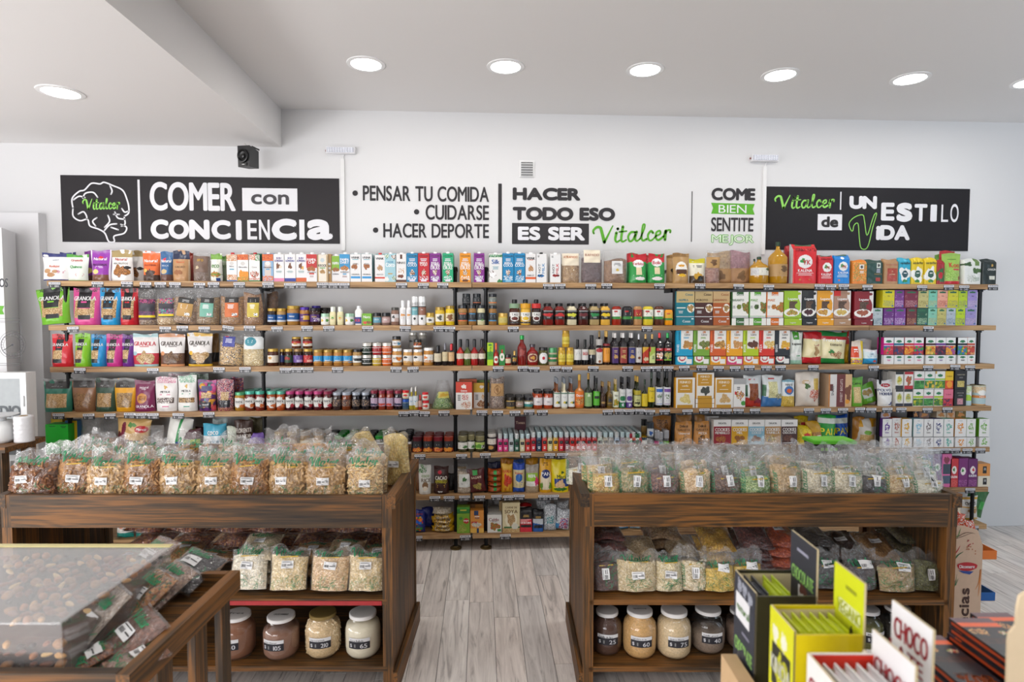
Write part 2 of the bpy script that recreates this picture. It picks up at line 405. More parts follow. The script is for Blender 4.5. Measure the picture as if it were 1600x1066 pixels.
# dark banner, left
t = thing('wall_banner', 'dark grey banner reading COMER con CONCIENCIA with brain drawing', 'banner')
X0, X1, Z0, Z1 = wrect(96.5, 276.5, 530.5, 379.5)
BANNER = plain('banner_vinyl', '242124', .5, .03)
M().box(X0, X1, WALLY - .004, WALLY - .0005, Z0, Z1).build('panel', BANNER, t)
m = M(); wquad(m, 216.5, 281, 220, 374, WHT, .005)
wtext(m, 'COMER', 234.5, 285, 368.5, 330, WHT, .03, .005); wquad(m, 379, 294.5, 465, 330, WHT, .005)
wtext(m, 'con', 393, 304, 452, 320, '48464a', .05, .007)
for ch, a, b2, y0, y1, bo in (('C', 236, 264, 343, 374, .07), ('O', 264, 296, 343.5, 374, .07), ('N', 296, 328, 343.5, 374.5, .08), ('C', 331, 361, 344, 374.5, .07), ('I', 369, 378, 344, 375.5, .06),
                          ('E', 387, 402, 344, 374.5, .02), ('N', 405, 422, 343.5, 375, .02), ('C', 425, 464, 342, 376, .1), ('I', 468, 476, 343.5, 375, .0), ('a', 480, 520, 343, 375.5, .09)):
    wtext(m, ch, a, y0, b2, y1, WHT, bo, .005)
m.build('lettering', MATTE, t)
# brain drawing
m = M()
def brain(m, cx, cy, s, c, fn):
    L = [[(-.98, -.05), (-1.0, .35), (-.75, .65), (-.55, .72), (-.3, 1.0), (0, .98), (.15, 1.05), (.45, .92), (.8, .72), (.95, .3), (1.0, 0), (.98, -.25), (.82, -.38)],
         [(-.98, -.05), (-.98, -.4), (-.75, -.58), (-.48, -.52), (-.4, -.8), (-.1, -.93), (.12, -1.1), (.25, -1.45), (.45, -1.45), (.45, -1.22), (.8, -1.1), (.9, -.85), (.7, -.72)],
         [(.82, -.38), (.85, -.7), (.72, -.8)], [(-.62, .38), (-.52, .58), (-.25, .62), (-.1, .42)], [(-.95, .3), (-.75, .45), (-.55, .4)], [(.35, .92), (.42, .7), (.38, .55)],
         [(-.8, -.3), (-.62, -.2), (-.52, -.35), (-.5, -.5)], [(-.15, -.45), (-.3, -.6), (-.2, -.8)], [(.25, -.35), (.3, -.6), (.12, -.85)], [(.5, -.2), (.6, -.45), (.85, -.5)],
         [(.1, -1.0), (.3, -.75), (.55, -.7)], [(.35, -.85), (.6, -.95)], [(.75, -.05), (.85, -.2), (.98, -.15)], [(.45, -.3), (.65, -.3)]]
    for l in L: m.stroke([(cx + x * s, cy + y * s * .86) for x, y in l], .055 * s, c, fn)
cx, cz = at_y(158, 324, WALLY); X0, X1, Z0, Z1 = wrect(114, 290, 202, 368)
brain(m, cx, cz, (X1 - X0) / 2.0, WHT, wf(.005)); m.build('brain_drawing', MATTE, t)
m = M(); X0, X1, Z0, Z1 = wrect(130, 309, 188, 329); script(m, X0, X1, Z0, Z1, '8fd35f', wf(.006), .04); m.build('handwritten_name', MATTE, t)
# middle slogans
t = thing('wall_slogan', 'black bullet list beginning PENSAR TU COMIDA lettered on white wall', 'lettering')
m = M()
for s, a, y0, b2, y1, dx in (('PENSAR TU COMIDA', 567, 291, 764, 315, 555), ('CUIDARSE', 665, 320.5, 764, 344, 651), ('HACER DEPORTE', 599, 349.5, 764, 372, 587)):
    wtext(m, s, a, y0, b2, y1, DARK, .02)
    x, z = at_y(dx, (y0 + y1) / 2 - 1, WALLY); m.add([(x + .019 * math.cos(q * .524), WALLY - .003, z + .019 * math.sin(q * .524)) for q in range(12)], [tuple(range(12))], DARK)
wquad(m, 778.5, 287, 784, 380, DARK); m.build('lettering', MATTE, t)
t = thing('wall_slogan', 'bold black slogan HACER TODO ESO ES SER with green handwritten name', 'lettering')
m = M(); wtext(m, 'HACER', 801, 293.5, 907, 313.5, DARK, .08); wtext(m, 'TODO ESO', 801, 324, 961, 345, DARK, .08)
wquad(m, 800, 349, 920, 382, DARK); wtext(m, 'ES SER', 809, 354.5, 914, 376, WHT, .07, .004); m.build('lettering', MATTE, t)
m = M(); X0, X1, Z0, Z1 = wrect(926, 347, 1048, 382); script(m, X0, X1, Z0, Z1, GREEN, wf(.003), .07); m.build('handwritten_name', MATTE, t)
t = thing('wall_slogan', 'stacked slogan COME BIEN SENTITE MEJOR in black and green', 'lettering')
m = M(); wquad(m, 1080, 299, 1081.5, 378, '555'); wtext(m, 'COME', 1111.5, 294, 1180, 313.5, DARK, .06)
pts = [(1111, 317), (1179, 319), (1176, 327), (1179, 335.5), (1111, 334), (1114, 325)]
m.add([(at_y(a, b2, WALLY)[0], WALLY - .002, at_y(a, b2, WALLY)[1]) for a, b2 in pts], [(0, 1, 2, 5), (5, 2, 3, 4)], GREEN)
wtext(m, 'BIEN', 1122.5, 320.5, 1166, 333, WHT, 0, .004); wtext(m, 'SENTITE', 1111, 340, 1177, 362, DARK, .02); wtext(m, 'MEJOR', 1111, 366.5, 1178, 383.5, GREEN, .05)
wtext(m, 'MEJOR', 1112, 367.5, 1177, 382.7, 'd8e8d0', -.005, .004); m.build('lettering', MATTE, t)
# dark banner, right
t = thing('wall_banner', 'black banner reading UN ESTILO de ViDA with green handwritten name', 'banner')
X0, X1, Z0, Z1 = wrect(1196, 293.5, 1513.5, 391.5)
M().box(X0, X1, WALLY - .004, WALLY - .0005, Z0, Z1).build('panel', plain('banner_vinyl_black', '1d1b1f', .5, .03), t)
m = M()
wquad(m, 1312, 300, 1314, 328, WHT, .005); wtext(m, 'UN', 1326.5, 306.5, 1369.5, 327, WHT, .09, .005)
for ch, a, y0, b2, y1, bo in (('E', 1376, 317, 1397, 345, .06), ('S', 1400, 317, 1425, 347, .1), ('T', 1428, 319, 1448, 346, .05), ('I', 1453, 320, 1463, 346.5, .05), ('L', 1470, 320, 1481, 347, .0), ('O', 1484, 319, 1497, 347.5, .01)):
    wtext(m, ch, a, y0, b2, y1, WHT, bo, .005)
wquad(m, 1277, 335, 1315, 360, WHT, .005); wtext(m, 'de', 1282.5, 338.5, 1309, 355.5, DARK, .06, .007)
wtext(m, 'iDA', 1368, 352, 1421, 375.5, WHT, .08, .005); m.build('lettering', MATTE, t)
m = M(); X0, X1, Z0, Z1 = wrect(1210, 302, 1303, 328); script(m, X0, X1, Z0, Z1, '8fd35f', wf(.005), .05)
P_ = lambda a, b2: at_y(a, b2, WALLY)
m.stroke([P_(*p) for p in [(1330, 362), (1326, 350), (1334, 340), (1347, 336), (1350, 345), (1354, 368), (1362, 345), (1366, 335), (1369, 335), (1363, 355), (1355, 386), (1345, 388), (1342, 372), (1340, 350), (1334, 352), (1332, 360), (1330, 362)]], .0065, '8fd35f', wf(.005))
m.build('handwritten_name', MATTE, t)

# ---------------------------------------------------------------- wall fittings
def emergency(px0, px1, py0, py1, label, cy1):
    X0, Z1 = at_y(px0, py0, WALLY); X1, Z0 = at_y(px1, py1, WALLY); w, h = X1 - X0, Z1 - Z0
    t = thing('emergency_light', label, 'emergency light', ((X0 + X1) / 2, WALLY, Z0), 0, 'emergency lights high on the wall')
    M().box(-w / 2, w / 2, -.035, 0, 0, h, 'e4e3e6').box(-w / 2 - .008, -w / 2, -.02, -.01, h * .35, h * .6, '8a5a50').build('housing', PLAS, t)
    m = M().box(-w / 2 + .008, w / 2 - .008, -.042, -.035, .006, h - .006, 'c9ccd6')
    m.build('lens_cover', PLAS, t)
    for r in range(3):
        for c in range(10):
            M().lathe([(.0045, 0), (.004, .003), (.0, .005)], 8, 'f4f6ff').build('led', PLAS, t)
    k = 0
    for o in list(t.children):
        if o.name.startswith('led'):
            r, c = divmod(k, 10); k += 1; o.rotation_euler.x = R90; o.location = (-w / 2 + .02 + c * (w - .04) / 9, -.042, h * (.25 + .25 * r))
    X, Za = at_y((px0 + px1) / 2 + 2, py1, WALLY); _, Zb = at_y(px0 + 25, cy1, WALLY)
    t2 = thing('cable_conduit', label.replace('emergency light', 'cable conduit').replace('above', 'running down beside'), 'conduit', (X, WALLY, Zb), 0, 'white cable conduits on the wall')
    M().box(-.012, .012, -.014, 0, 0, Za - Zb - .03, 'e2e2e2').build('channel', PLAS, t2)
    M().tube([(0, -.008, Za - Zb - .04), (.004, -.01, Za - Zb - .015), (.014, -.012, Za - Zb + .004)], .003, 6, 'e8e8e8').build('cable', PLAS, t2)
emergency(511, 556, 231, 242, 'white LED emergency light above the gap beside COMER banner', 392)
emergency(1172, 1213, 243, 254, 'white LED emergency light above the UN ESTILO banner', 398)
X0, X1, Z0, Z1 = wrect(811.5, 251, 835, 277.5)
t = thing('wall_vent', 'small white square louvred vent above the HACER TODO slogan', 'vent', ((X0 + X1) / 2, WALLY, Z0))
w, h = X1 - X0, Z1 - Z0
M().box(-w / 2, w / 2, -.006, 0, 0, h, 'e3e3e3').build('frame', PLAS, t)
for k in range(6):
    z = h * (.12 + .145 * k)
    M().add([(-w / 2 + .01, -.007, z), (w / 2 - .01, -.007, z), (w / 2 - .01, -.02, z - .008), (-w / 2 + .01, -.02, z - .008), (-w / 2 + .01, -.0065, z + .006), (w / 2 - .01, -.0065, z + .006)], [(0, 1, 2, 3)], 'ddd').add([(-w / 2 + .012, -.0068, z - .001), (w / 2 - .012, -.0068, z - .001), (w / 2 - .012, -.0068, z + .006), (-w / 2 + .012, -.0068, z + .006)], [(0, 1, 2, 3)], '555').build('louvre', PLAS, t)
# speaker
X, Z = at_y(386, 262, 4.05)
t = thing('wall_speaker', 'small black loudspeaker hung on bracket below the dropped ceiling', 'speaker', (X, 4.09, Z), -.2); t.scale = (.78, .78, .95)
sw, sh, sd = .085, .145, .13
m = M().box(-sw, sw * .9, -sd, sd * .6, 0, sh, '1c1c1e'); m = M()
m.add([(-.052, -.08, .0), (.052, -.08, 0), (.045, .07, .015), (-.045, .07, .015), (-.055, -.08, .145), (.055, -.08, .145), (.046, .07, .135), (-.046, .07, .135)],
      [(0, 3, 2, 1), (4, 5, 6, 7), (0, 1, 5, 4), (2, 3, 7, 6), (0, 4, 7, 3), (1, 2, 6, 5)], '1b1b1d'); m.build('cabinet', PLAS, t)
o = M().lathe([(.04, 0), (.048, .004), (.046, .018), (.04, .02), (.03, .006), (.016, .002), (.014, .012), (.0, .017)], 28, '0d0d0e').build('woofer', PLAS, t, (-.002, -.08, .075)); o.rotation_euler.x = R90
M().box(-.03, .03, -.088, -.08, .008, .026, '151515').build('port', PLAS, t)
M().box(-.012, .012, -.0885, -.088, .013, .017, 'ccc').build('badge', PLAS, t)
M().tube([(0, .0, .14), (0, .05, .165), (0, .15, .165)], .007, 6, '222').tube([(-.02, .0, .14), (-.03, .0, .175), (-.05, .01, .18)], .0018, 5, 'aa9').build('bracket', PLAS, t)
# ---------------------------------------------------------------- wall shelving
SF = WALLY - .28                              # shelf fronts
SZ_ = [1.8263, 1.5387, 1.267, .9693, .6767, .39, .1204]
def atf(px, py, b=0): return at_y(px, py, SF + b)
xL, xj1, xj2, xR = atf(73, 441)[0], atf(737, 440)[0], atf(1360, 442)[0], atf(1559, 446)[0]
PIPE = colmat('black_pipe', .4, metal=.6); PIPEC = '1a1a1c'
posts = [-2.7125, -1.4543, -.1756, .0321, 1.3304, 2.6053, 2.8092, 3.5271]
units = [('shelving unit of pine boards and black pipe, standing under the COMER banner', xL, xj1, posts[:3]),
         ('shelving unit of pine boards and black pipe, in the middle of the wall', xj1 + .002, xj2, posts[3:6]),
         ('short shelving unit of pine boards and black pipe, holding the teas', xj2 + .002, xR, posts[6:])]
PY = SF + .05
for lb, a, b, ps in units:
    t = thing('wall_shelving', lb, 'shelves', ((a + b) / 2, PY, 0), 0, 'pipe and board shelving units on the back wall')
    cx = (a + b) / 2
    for k, z in enumerate(SZ_):
        M().box(a - cx + .001, b - cx - (.012 if k > 2 else .001), SF - PY, WALLY - PY - .002, z - .034, z, 'fff').build('shelf_board', SX, t)
        if k == 0:
            for p in ps:
                M().box(p - cx - .012 + .25 * 0, p - cx + .012, .05, .2, z - .06, z - .034, '1a1a1c').build('bracket', PIPE, t)
    for p in ps:
        x = p - cx
        for k in range(6):
            M().lathe([(.0125, SZ_[k + 1]), (.0125, SZ_[k] - .034)], 12, PIPEC, cx=x).build('pipe', PIPE, t)
            M().lathe([(.03, SZ_[k] - .040), (.03, SZ_[k] - .0345)], 16, PIPEC, cx=x).lathe([(.018, SZ_[k] - .052), (.018, SZ_[k] - .04)], 12, PIPEC, cx=x).build('flange', PIPE, t)
        M().lathe([(.0125, .012), (.0125, SZ_[6] - .034)], 12, PIPEC, cx=x).build('pipe', PIPE, t)
        M().lathe([(.04, 0), (.04, .008), (.022, .012), (.02, .02)], 16, '6b5a38', cx=x).build('foot', PIPE, t)
        z = SZ_[0]
        M().lathe([(.0125, z), (.0125, z + .075), (.017, z + .078), (.017, z + .098), (.012, z + .105)], 12, PIPEC, cx=x).tube([(x, 0, z + .088), (x, .03, z + .094), (x, .22, z + .094)], .0125, 10, PIPEC).build('wall_tie', PIPE, t)

# ---------------------------------------------------------------- product builders
def paint(base, ops, nu, nv):
    A = np.empty((nv, nu, 3)); A[:] = lin(base)
    U, V = np.meshgrid((np.arange(nu) + .5) / nu, (np.arange(nv) + .5) / nv)
    for o in ops:
        k, *r = o.split()
        if k in 'rs':
            x0, y0, x1, y1 = map(float, r[:4]); m = (U >= x0) & (U <= x1) & (V >= y0) & (V <= y1); cs = r[4:]
        elif k in 'ef':
            x0, y0, x1, y1 = map(float, r[:4]); m = ((U - x0) / x1) ** 2 + ((V - y0) / y1) ** 2 <= 1; cs = r[4:]
        elif k == 'g':   # blob with an uneven outline
            x0, y0, x1, y1 = map(float, r[:4]); th = np.arctan2(V - y0, U - x0); q = RNG.random(4) * 6
            m = ((U - x0) / x1) ** 2 + ((V - y0) / y1) ** 2 <= (1 + .18 * np.sin(3 * th + q[0]) + .15 * np.sin(5 * th + q[1])) ** 2; cs = r[4:]
        elif k == 'b':   # a picture of fruit: round patches on a ground
            x0, y0, x1, y1 = map(float, r[:4]); R_ = (U >= x0) & (U <= x1) & (V >= y0) & (V <= y1); A[R_] = lin(r[4])
            for _ in range(int(r[5])):
                c = lin(r[6 + int(RNG.integers(0, len(r) - 6))]); cx, cy = RNG.uniform(x0, x1), RNG.uniform(y0, y1); q = RNG.uniform(.1, .2) * (x1 - x0)
                for g, w_ in ((1, .8), (.6, 1.1)): A[R_ & (((U - cx) / (q * g)) ** 2 + ((V - cy) / (q * g * nu / nv)) ** 2 <= 1)] = [min(1, z * w_) for z in c]
            continue
        elif k == 'd':   # a half-plane band: below the line y = a + b x
            x0, y0 = map(float, r[:2]); m = V <= x0 + y0 * U; cs = r[2:]
        else: continue
        C = np.array([lin(c) for c in cs])
        if len(C) == 1: A[m] = C[0]
        else:
            n = int(m.sum()); A[m] = C[RNG.integers(0, len(C), n)] * (RNG.random((n, 1)) * .35 + .8)
    return A
def pgrid(m, fn, nu, nv, A):
    us = np.linspace(0, 1, nu + 1); vs = np.linspace(0, 1, nv + 1)
    V = [fn(u, v) for v in vs for u in us]; w = nu + 1
    m.add(V, [(j * w + i, j * w + i + 1, (j + 1) * w + i + 1, (j + 1) * w + i) for j in range(nv) for i in range(nu)], [tuple(A[j, i]) for j in range(nv) for i in range(nu)])
def texts(spec, fn, W, H):
    """fn(u, v) with u, v in 0..1 -> lifted surface point"""
    m = M(); f = lambda x, y: fn(x / W, y / H)
    for o in spec:
        p = o.split(' ')
        if p[0] == 't':
            cx, cy, h = map(float, p[1:4]); m.text(' '.join(p[5:]), cx * W, cy * H, h * H, W * .84, p[4], f, .03, keep=True)
        elif p[0] == 'v':
            cx, cy, h, w = map(float, p[1:5]); m.text(' '.join(p[6:]), cx * W, cy * H, h * W, w * H, p[5], f, .03, rot=R90)
        elif p[0] == 'l':   # rows of tiny print
            cx, cy, h, w = map(float, p[1:5])
            for k in range(int(p[6])):
                ww = w * (.7 + .3 * random.random()) / 2
                a, b, c, d = cx - ww, cx + ww, cy - k * h * 1.9, cy - k * h * 1.9 + h
                m.add([fn(a, c), fn(b, c), fn(b, d), fn(a, d)], [(0, 1, 2, 3)], p[5])
        elif p[0] == 'V':
            x0, x1, y0, y1 = map(float, p[1:5]); script(m, x0 * W, x1 * W, y0 * H, y1 * H, p[5], f, .02)
    return m
CELL = .0036
def split(spec):
    s = spec.split('|'); return s[0], s[1:]
def mk_box(root, w, h, d, spec, side=None, top=None, name='carton_body', rnd=0, mat=None):
    base, ops = split(spec); nu, nv = max(4, round(w / CELL)), max(4, round(h / CELL))
    y = -d / 2; m = M()
    pgrid(m, lambda u, v: ((u - .5) * w, y, v * h), nu, nv, paint(base, ops, nu, nv))
    m.box(-w / 2, w / 2, y, d / 2, 0, h, side or base, 'ft')
    m.add([(-w / 2, y, h), (w / 2, y, h), (w / 2, -y, h), (-w / 2, -y, h)], [(0, 1, 2, 3)], top or side or base)
    m.build(name, mat or PAPER, root)
    tx = texts(ops, lambda u, v: ((u - .5) * w, y - .0007, v * h), w, h)
    if tx.n: tx.build('lettering', PAPER, root)
def mk_milk(root, w, h, d, spec, side=None, cap='f4f4f4'):
    base, ops = split(spec); hb = h * .93; mk_box(root, w, hb, d, spec, side, name='carton_body')
    y = -d / 2; sc = side or base
    M().add([(-w / 2, y, hb), (w / 2, y, hb), (w / 2, d / 2, hb), (-w / 2, d / 2, hb), (-w / 2, d * .1, hb + .010), (w / 2, d * .1, hb + .010)], [(0, 1, 5, 4), (4, 5, 2, 3), (0, 4, 3), (1, 2, 5)], sc).build('gable', PAPER, root)
    M().lathe([(.0115, hb - .002), (.0115, hb + .012), (.009, hb + .014)], 14, cap, cy=-d * .22).build('cap', PLAS, root)
def soft(root, w, h, d, spec, kind='pouch', top=.0, side=None, clear=None, mat=None, tw=1.0, seal=None):
    base, ops = split(spec); nu, nv = max(6, round(w / CELL)), max(8, round(h / CELL)); q = RNG.random(8) * 6.3
    def prof(t):
        if kind == 'pouch': return max(.03, (1 - max(0, (t - .15) / .75) ** 1.6)) * (.8 + .2 * min(1, t / .1)) if t < .9 else .03
        if kind == 'brick': return .96 if t < .86 else max(.12, .96 - (t - .86) * 5.2)
        return max(.03, math.sin(math.pi * min(max(t, .001), .999) ** .85) ** .55)
    e = {'pouch': 2.6, 'brick': 9, 'bag': 2.4}[kind]; amp = {'pouch': .0016, 'brick': .0012, 'bag': .003}[kind]
    def S(u, v, side=1, lift=0):
        s = 2 * u - 1; ww = w * (1 + (tw - 1) * v) * (1 - .04 * math.sin(v * 5 + q[0]) * (kind != 'brick') - (.06 * math.sin(math.pi * v) if kind == 'bag' else 0))
        y = d / 2 * prof(v) * max(0, 1 - abs(s) ** e) ** (1 / e if kind == 'brick' else .75)
        y += amp * (1 - s * s) * (math.sin(9 * v + 4 * u + q[1]) + math.sin(17 * u - 7 * v + q[2]) * .7 + math.sin(23 * v + 11 * u + q[3]) * .5)
        return (s * ww / 2, -(y + lift) * side, v * h + (.004 * math.sin(6 * u + q[4]) * (v > .97)))
    m = M(); A = paint(base, ops, nu, nv)
    pgrid(m, S, nu, nv, A)
    B = np.empty((8, 6, 3)); B[:] = lin(side or base); pgrid(m, lambda u, v: S(1 - u, v, -1), 6, 8, B)
    m.add([S(0, 0), S(.25, 0), S(.5, 0), S(.75, 0), S(1, 0), S(.75, 0, -1), S(.5, 0, -1), S(.25, 0, -1)], [tuple(range(8))[::-1]], side or base)
    m.build('bag_body' if kind == 'bag' else 'pouch_body', mat or FILM, root, smooth=True)
    if seal or kind == 'pouch':
        g = M(); c = seal or base
        for v0, v1 in ((.945, .95), (.965, .97)) if kind == 'pouch' else ((.96, 1.0),):
            vv = [S(u / 6, v, 1, .0012) for v in (v0, v1) for u in range(7)]; g.add(vv, [(i, i + 1, i + 8, i + 7) for i in range(6)], seal or tuple(x * .7 for x in lin(_top(ops, base))))
        g.build('seal', FILM, root)
    tx = texts(ops, lambda u, v: S(u, v, 1, .0015), w, h)
    if tx.n: tx.build('lettering', PAPER, root)
    return S
def _top(ops, base):
    for o in ops[::-1]:
        p = o.split()
        if p[0] in 'rs' and float(p[4]) > .98: return p[5]
    return base
def label_patch(root, r, z0, z1, spec, sq=0, arc=1.45, name='label', k=1):
    base, ops = split(spec); hh = z1 - z0; W = 2 * arc * r
    nu, nv = max(8, round(W / CELL)), max(3, round(hh / CELL))
    def S(u, v, lift=.0008):
        a = (u * 2 - 1) * arc; kk = 1
        if sq: kk = 1 / (abs(math.cos(a)) ** sq + abs(math.sin(a)) ** sq) ** (1 / sq)
        return ((r * kk + lift) * math.sin(a), -(r * kk + lift) * math.cos(a), z0 + v * hh)
    m = M(); pgrid(m, S, nu, nv, paint(base, ops, nu, nv)); o = m.build(name, PAPER, root, smooth=True)
    tx = texts(ops, lambda u, v: S(.5 + (u - .5) * .62, v, .0016), W * .62, hh)
    if tx.n: tx.build('lettering', PAPER, o)
    return o
# vessel shapes: sh0, sh1 (shoulder), neck radius, cap start, cap radius (all fractions), squareness
SHAPE = {'jar': (.76, .84, .88, .84, .95, 0), 'lowjar': (.66, .74, .9, .72, .97, 0), 'bottle': (.58, .72, .34, .84, .42, 0), 'longneck': (.5, .62, .3, .82, .34, 0),
         'squarebottle': (.66, .76, .34, .84, .4, 5), 'sauce': (.6, .78, .42, .86, .5, 0), 'squaresauce': (.72, .86, .55, .86, .62, 5), 'flip': (.86, .94, .7, 1.0, 0, 3),
         'can': (.97, .985, .96, .985, 0, 0), 'spray': (.8, .85, .9, .68, 1.0, 0), 'pump': (.66, .76, .5, .76, .6, 0), 'spice': (.66, .74, .8, .72, .86, 4), 'jug': (.62, .84, .2, .9, .24, 0),
         'bigjar': (.7, .84, .62, .87, .72, 0), 'hot': (.5, .66, .34, .7, .42, 0), 'grinder': (.55, .6, .95, .6, 1.0, 0)}
def vessel(root, w, h, shape, body, cap, labels=(), fill=None, capmat=None, bodymat=None, rows=None):
    sh0, sh1, nr, c0, cr, sq = SHAPE[shape]; r = w / 2; z = lambda f: f * h
    if sq: r = r * .93
    pf = [(r * .9, 0), (r, z(.03)), (r, z(sh0))]
    for k in (1, 2, 3):
        s = k / 3; pf.append((r * (1 - (1 - nr) * (s * s * (3 - 2 * s))), z(sh0 + (sh1 - sh0) * s)))
    if c0 < 1 and cr: pf.append((r * nr, z(c0) + .001))
    cols = None
    if fill: cols = [body if pf[i][1] < z(fill) - .001 else '8a8478' for i in range(len(pf) - 1)]
    seg = 28 if sq else 20
    M().lathe(pf, seg, body, sq, cols=cols).build({'jar': 'jar_body', 'lowjar': 'jar_body', 'can': 'can_body'}.get(shape, 'bottle_body' if 'jar' not in shape else 'jar_body'), bodymat or GLOSS, root, smooth=True)
    if cr:
        q = 3 if shape == 'grinder' else 0
        M().lathe([(r * cr, z(c0)), (r * cr, h - .002), (r * cr - .002, h)], 20, cap, q).build('lid' if cr > .6 else 'cap', capmat or LID, root)
    elif shape == 'flip': M().lathe([(r * .72, 0), (r * .8, z(.12))], 16, cap, 3).build('cap', PLAS, root)
    elif shape == 'can': M().lathe([(r * 1.01, h * .975), (r * 1.01, h), (r * .9, h), (r * .9, h * .985)], 20, cap).build('rim', LID, root)
    for (a, b, sp) in labels: label_patch(root, r, a * h, b * h, sp, sq)

# ---------------------------------------------------------------- placement on the shelves
SHN = ['top shelf', 'second shelf', 'third shelf', 'fourth shelf', 'fifth shelf', 'sixth shelf', 'lowest shelf']
ITEMS = []; CUR = [0]
KN = {'milk': ('milk_carton', 'carton'), 'box': ('food_box', 'box'), 'tea': ('tea_box', 'tea box'), 'pouch': ('food_pouch', 'pouch'), 'bag': ('food_bag', 'bag'), 'brick': ('packed_bag', 'bag'), 'clearbag': ('clear_food_bag', 'bag'),
      'jar': ('food_jar', 'jar'), 'lowjar': ('food_jar', 'jar'), 'can': ('food_can', 'can'), 'spice': ('spice_bottle', 'spice bottle'), 'grinder': ('spice_grinder', 'spice grinder')}
def P(kind, x0, x1, yt, desc, spec='fff', n=1, b=0., d=None, yb=None, z=None, cap=None, label=None, body=None, lean=0, roll=0, side=None, tw=1.0, top=None, fill=None, seal=None, flat=False, loc=None):
    """one product: from pixel column x0 to x1, top at pixel row yt, front face b metres behind the shelf edge"""
    s = CUR[0]; zs = SZ_[s]; soft_ = kind in ('pouch', 'bag', 'brick', 'clearbag')
    cap = cap or ('f4f4f4' if kind == 'milk' else '222')
    if b and soft_: b = max(b, .085)
    if s and b < .066 and soft_ and any(atf(x0, yt, .05)[0] + .014 < p < atf(x1, yt, .05)[0] - .014 for p in posts): b = .066   # stands behind the pipe
    X0, _ = atf(x0, yt, b); X1, _ = atf(x1, yt, b); w = abs(X1 - X0)
    zt = atf((x0 + x1) / 2, yt, b)[1]
    z0 = zs if z is None and yb is None else (z if z is not None else atf((x0 + x1) / 2, yb, b)[1])
    if isinstance(z0, float) and z0 < zs: z0 = zs
    lift = abs(math.sin(roll)) * w / 2 * .8
    h = max(.02, zt - z0 - lift)
    if s: h = min(h, SZ_[s - 1] - .036 - z0 - lift - (.01 if soft_ else 0))
    z0 += lift + .0005
    if soft_: w *= .96
    if d is None: d = {'milk': .072, 'box': .055, 'tea': .06, 'pouch': .07, 'bag': .06, 'brick': .08, 'clearbag': .07}.get(kind, w)
    nm, cat = KN.get(kind, ('sauce_bottle', 'bottle'))
    if flat: h = w * .9
    root = thing(nm, '', cat, ((X0 + X1) / 2, SF + .008 + b + d / 2, z0), 0, f'{nm.replace("_", " ")}s on the {SHN[s]}')
    if kind == 'milk': mk_milk(root, w * .97, h, d, spec, side, cap)
    elif kind in ('box', 'tea'): mk_box(root, w * .985, h, d, spec, side, top)
    elif kind in ('pouch', 'bag', 'brick'): soft(root, w, h, d, spec, kind, side=side, tw=tw, seal=seal)
    elif kind == 'clearbag': clearbag(root, w, h, d, spec, body, fill or .7, tw)
    else: vessel(root, w * .98, h, kind, body or '6b3a1c', cap, label or ([(.2, .62, spec)] if spec != 'none' else []), fill)
    if lean: root.rotation_euler.x = -lean
    if roll: root.rotation_euler.y = roll
    it = dict(o=root, desc=desc, s=s, x=(x0 + x1) / 2, x0=x0, x1=x1, back=[], row=b, z=z0); ITEMS.append(it)
    for k in range(1, n):
        if SF + .008 + b + d / 2 + k * (d + .003) + d / 2 > WALLY: break
        o = dup(root, (root.location.x + random.uniform(-.002, .002), root.location.y + k * (d + .003), z0)); it['back'].append(o)
    return root
def clearbag(root, w, h, d, spec, body, fill, tw=1.0):
    """see-through bag: the food inside, the film around and above it, a printed label"""
    base, ops = split(spec); q = RNG.random(4) * 6
    def S(u, v, k=1, lift=0, hh=h, g=1):
        s = 2 * u - 1; ww = w * (1 + (tw - 1) * v); f = min(1, v * hh / (fill * h)); t = v * hh / h
        p = max(.06, math.cos(min(1, max(0, (t - .1) / .9)) * 1.5) ** .6) * (.75 + .25 * min(1, t / .08))
        y = d / 2 * p * max(0, 1 - abs(s) ** 2.6) ** .7 * g + .002 * (1 - s * s) * (math.sin(13 * u + 9 * v * hh / h + q[0]) + math.sin(21 * v * hh / h - 8 * u + q[1]))
        return (s * ww / 2 * (g if g < 1 else 1), -(y + lift) * k, v * hh + (0 if g == 1 else .002))
    c = (body or 'a8804f').split()
    nu, nv = max(6, round(w / .005)), max(6, round(h * fill / .005))
    m = M(); fn = lambda u, v: S(u, v, 1, 0, h * (fill + .04 * math.sin(5 * u + q[2])), .94); pgrid(m, fn, nu, nv, paint(c[0], ['s 0 0 1 1 ' + ' '.join(c)] if len(c) > 1 else [], nu, nv))
    B = np.empty((4, 6, 3)); B[:] = lin(c[0]); pgrid(m, lambda u, v: S(1 - u, v, -1, 0, h * (fill + .04 * math.sin(5 * (1 - u) + q[2])), .94), 6, 4, B)
    m.build('contents', GRAIN, root, smooth=True)
    m = M(); B = np.ones((12, 10, 3)); pgrid(m, lambda u, v: S(u, v, 1, .002), 10, 12, B); pgrid(m, lambda u, v: S(1 - u, v, -1, .002), 10, 12, B)
    m.build('bag_film', CLEAR, root, smooth=True)
    if ops and ops[0].startswith('L'):
        p = ops[0].split(); a0, b0, a1, b1 = map(float, p[1:5]); W, H_ = (a1 - a0) * w, (b1 - b0) * h
        nu, nv = max(4, round(W / CELL)), max(4, round(H_ / CELL)); g = lambda u, v, l=.0035: S(a0 + (a1 - a0) * u, b0 + (b1 - b0) * v, 1, l)
        m = M(); pgrid(m, g, nu, nv, paint(base, ops[1:], nu, nv)); o = m.build('label', PAPER, root, smooth=True)
        tx = texts(ops[1:], lambda u, v: g(u, v, .0045), W, H_)
        if tx.n: tx.build('lettering', PAPER, o)
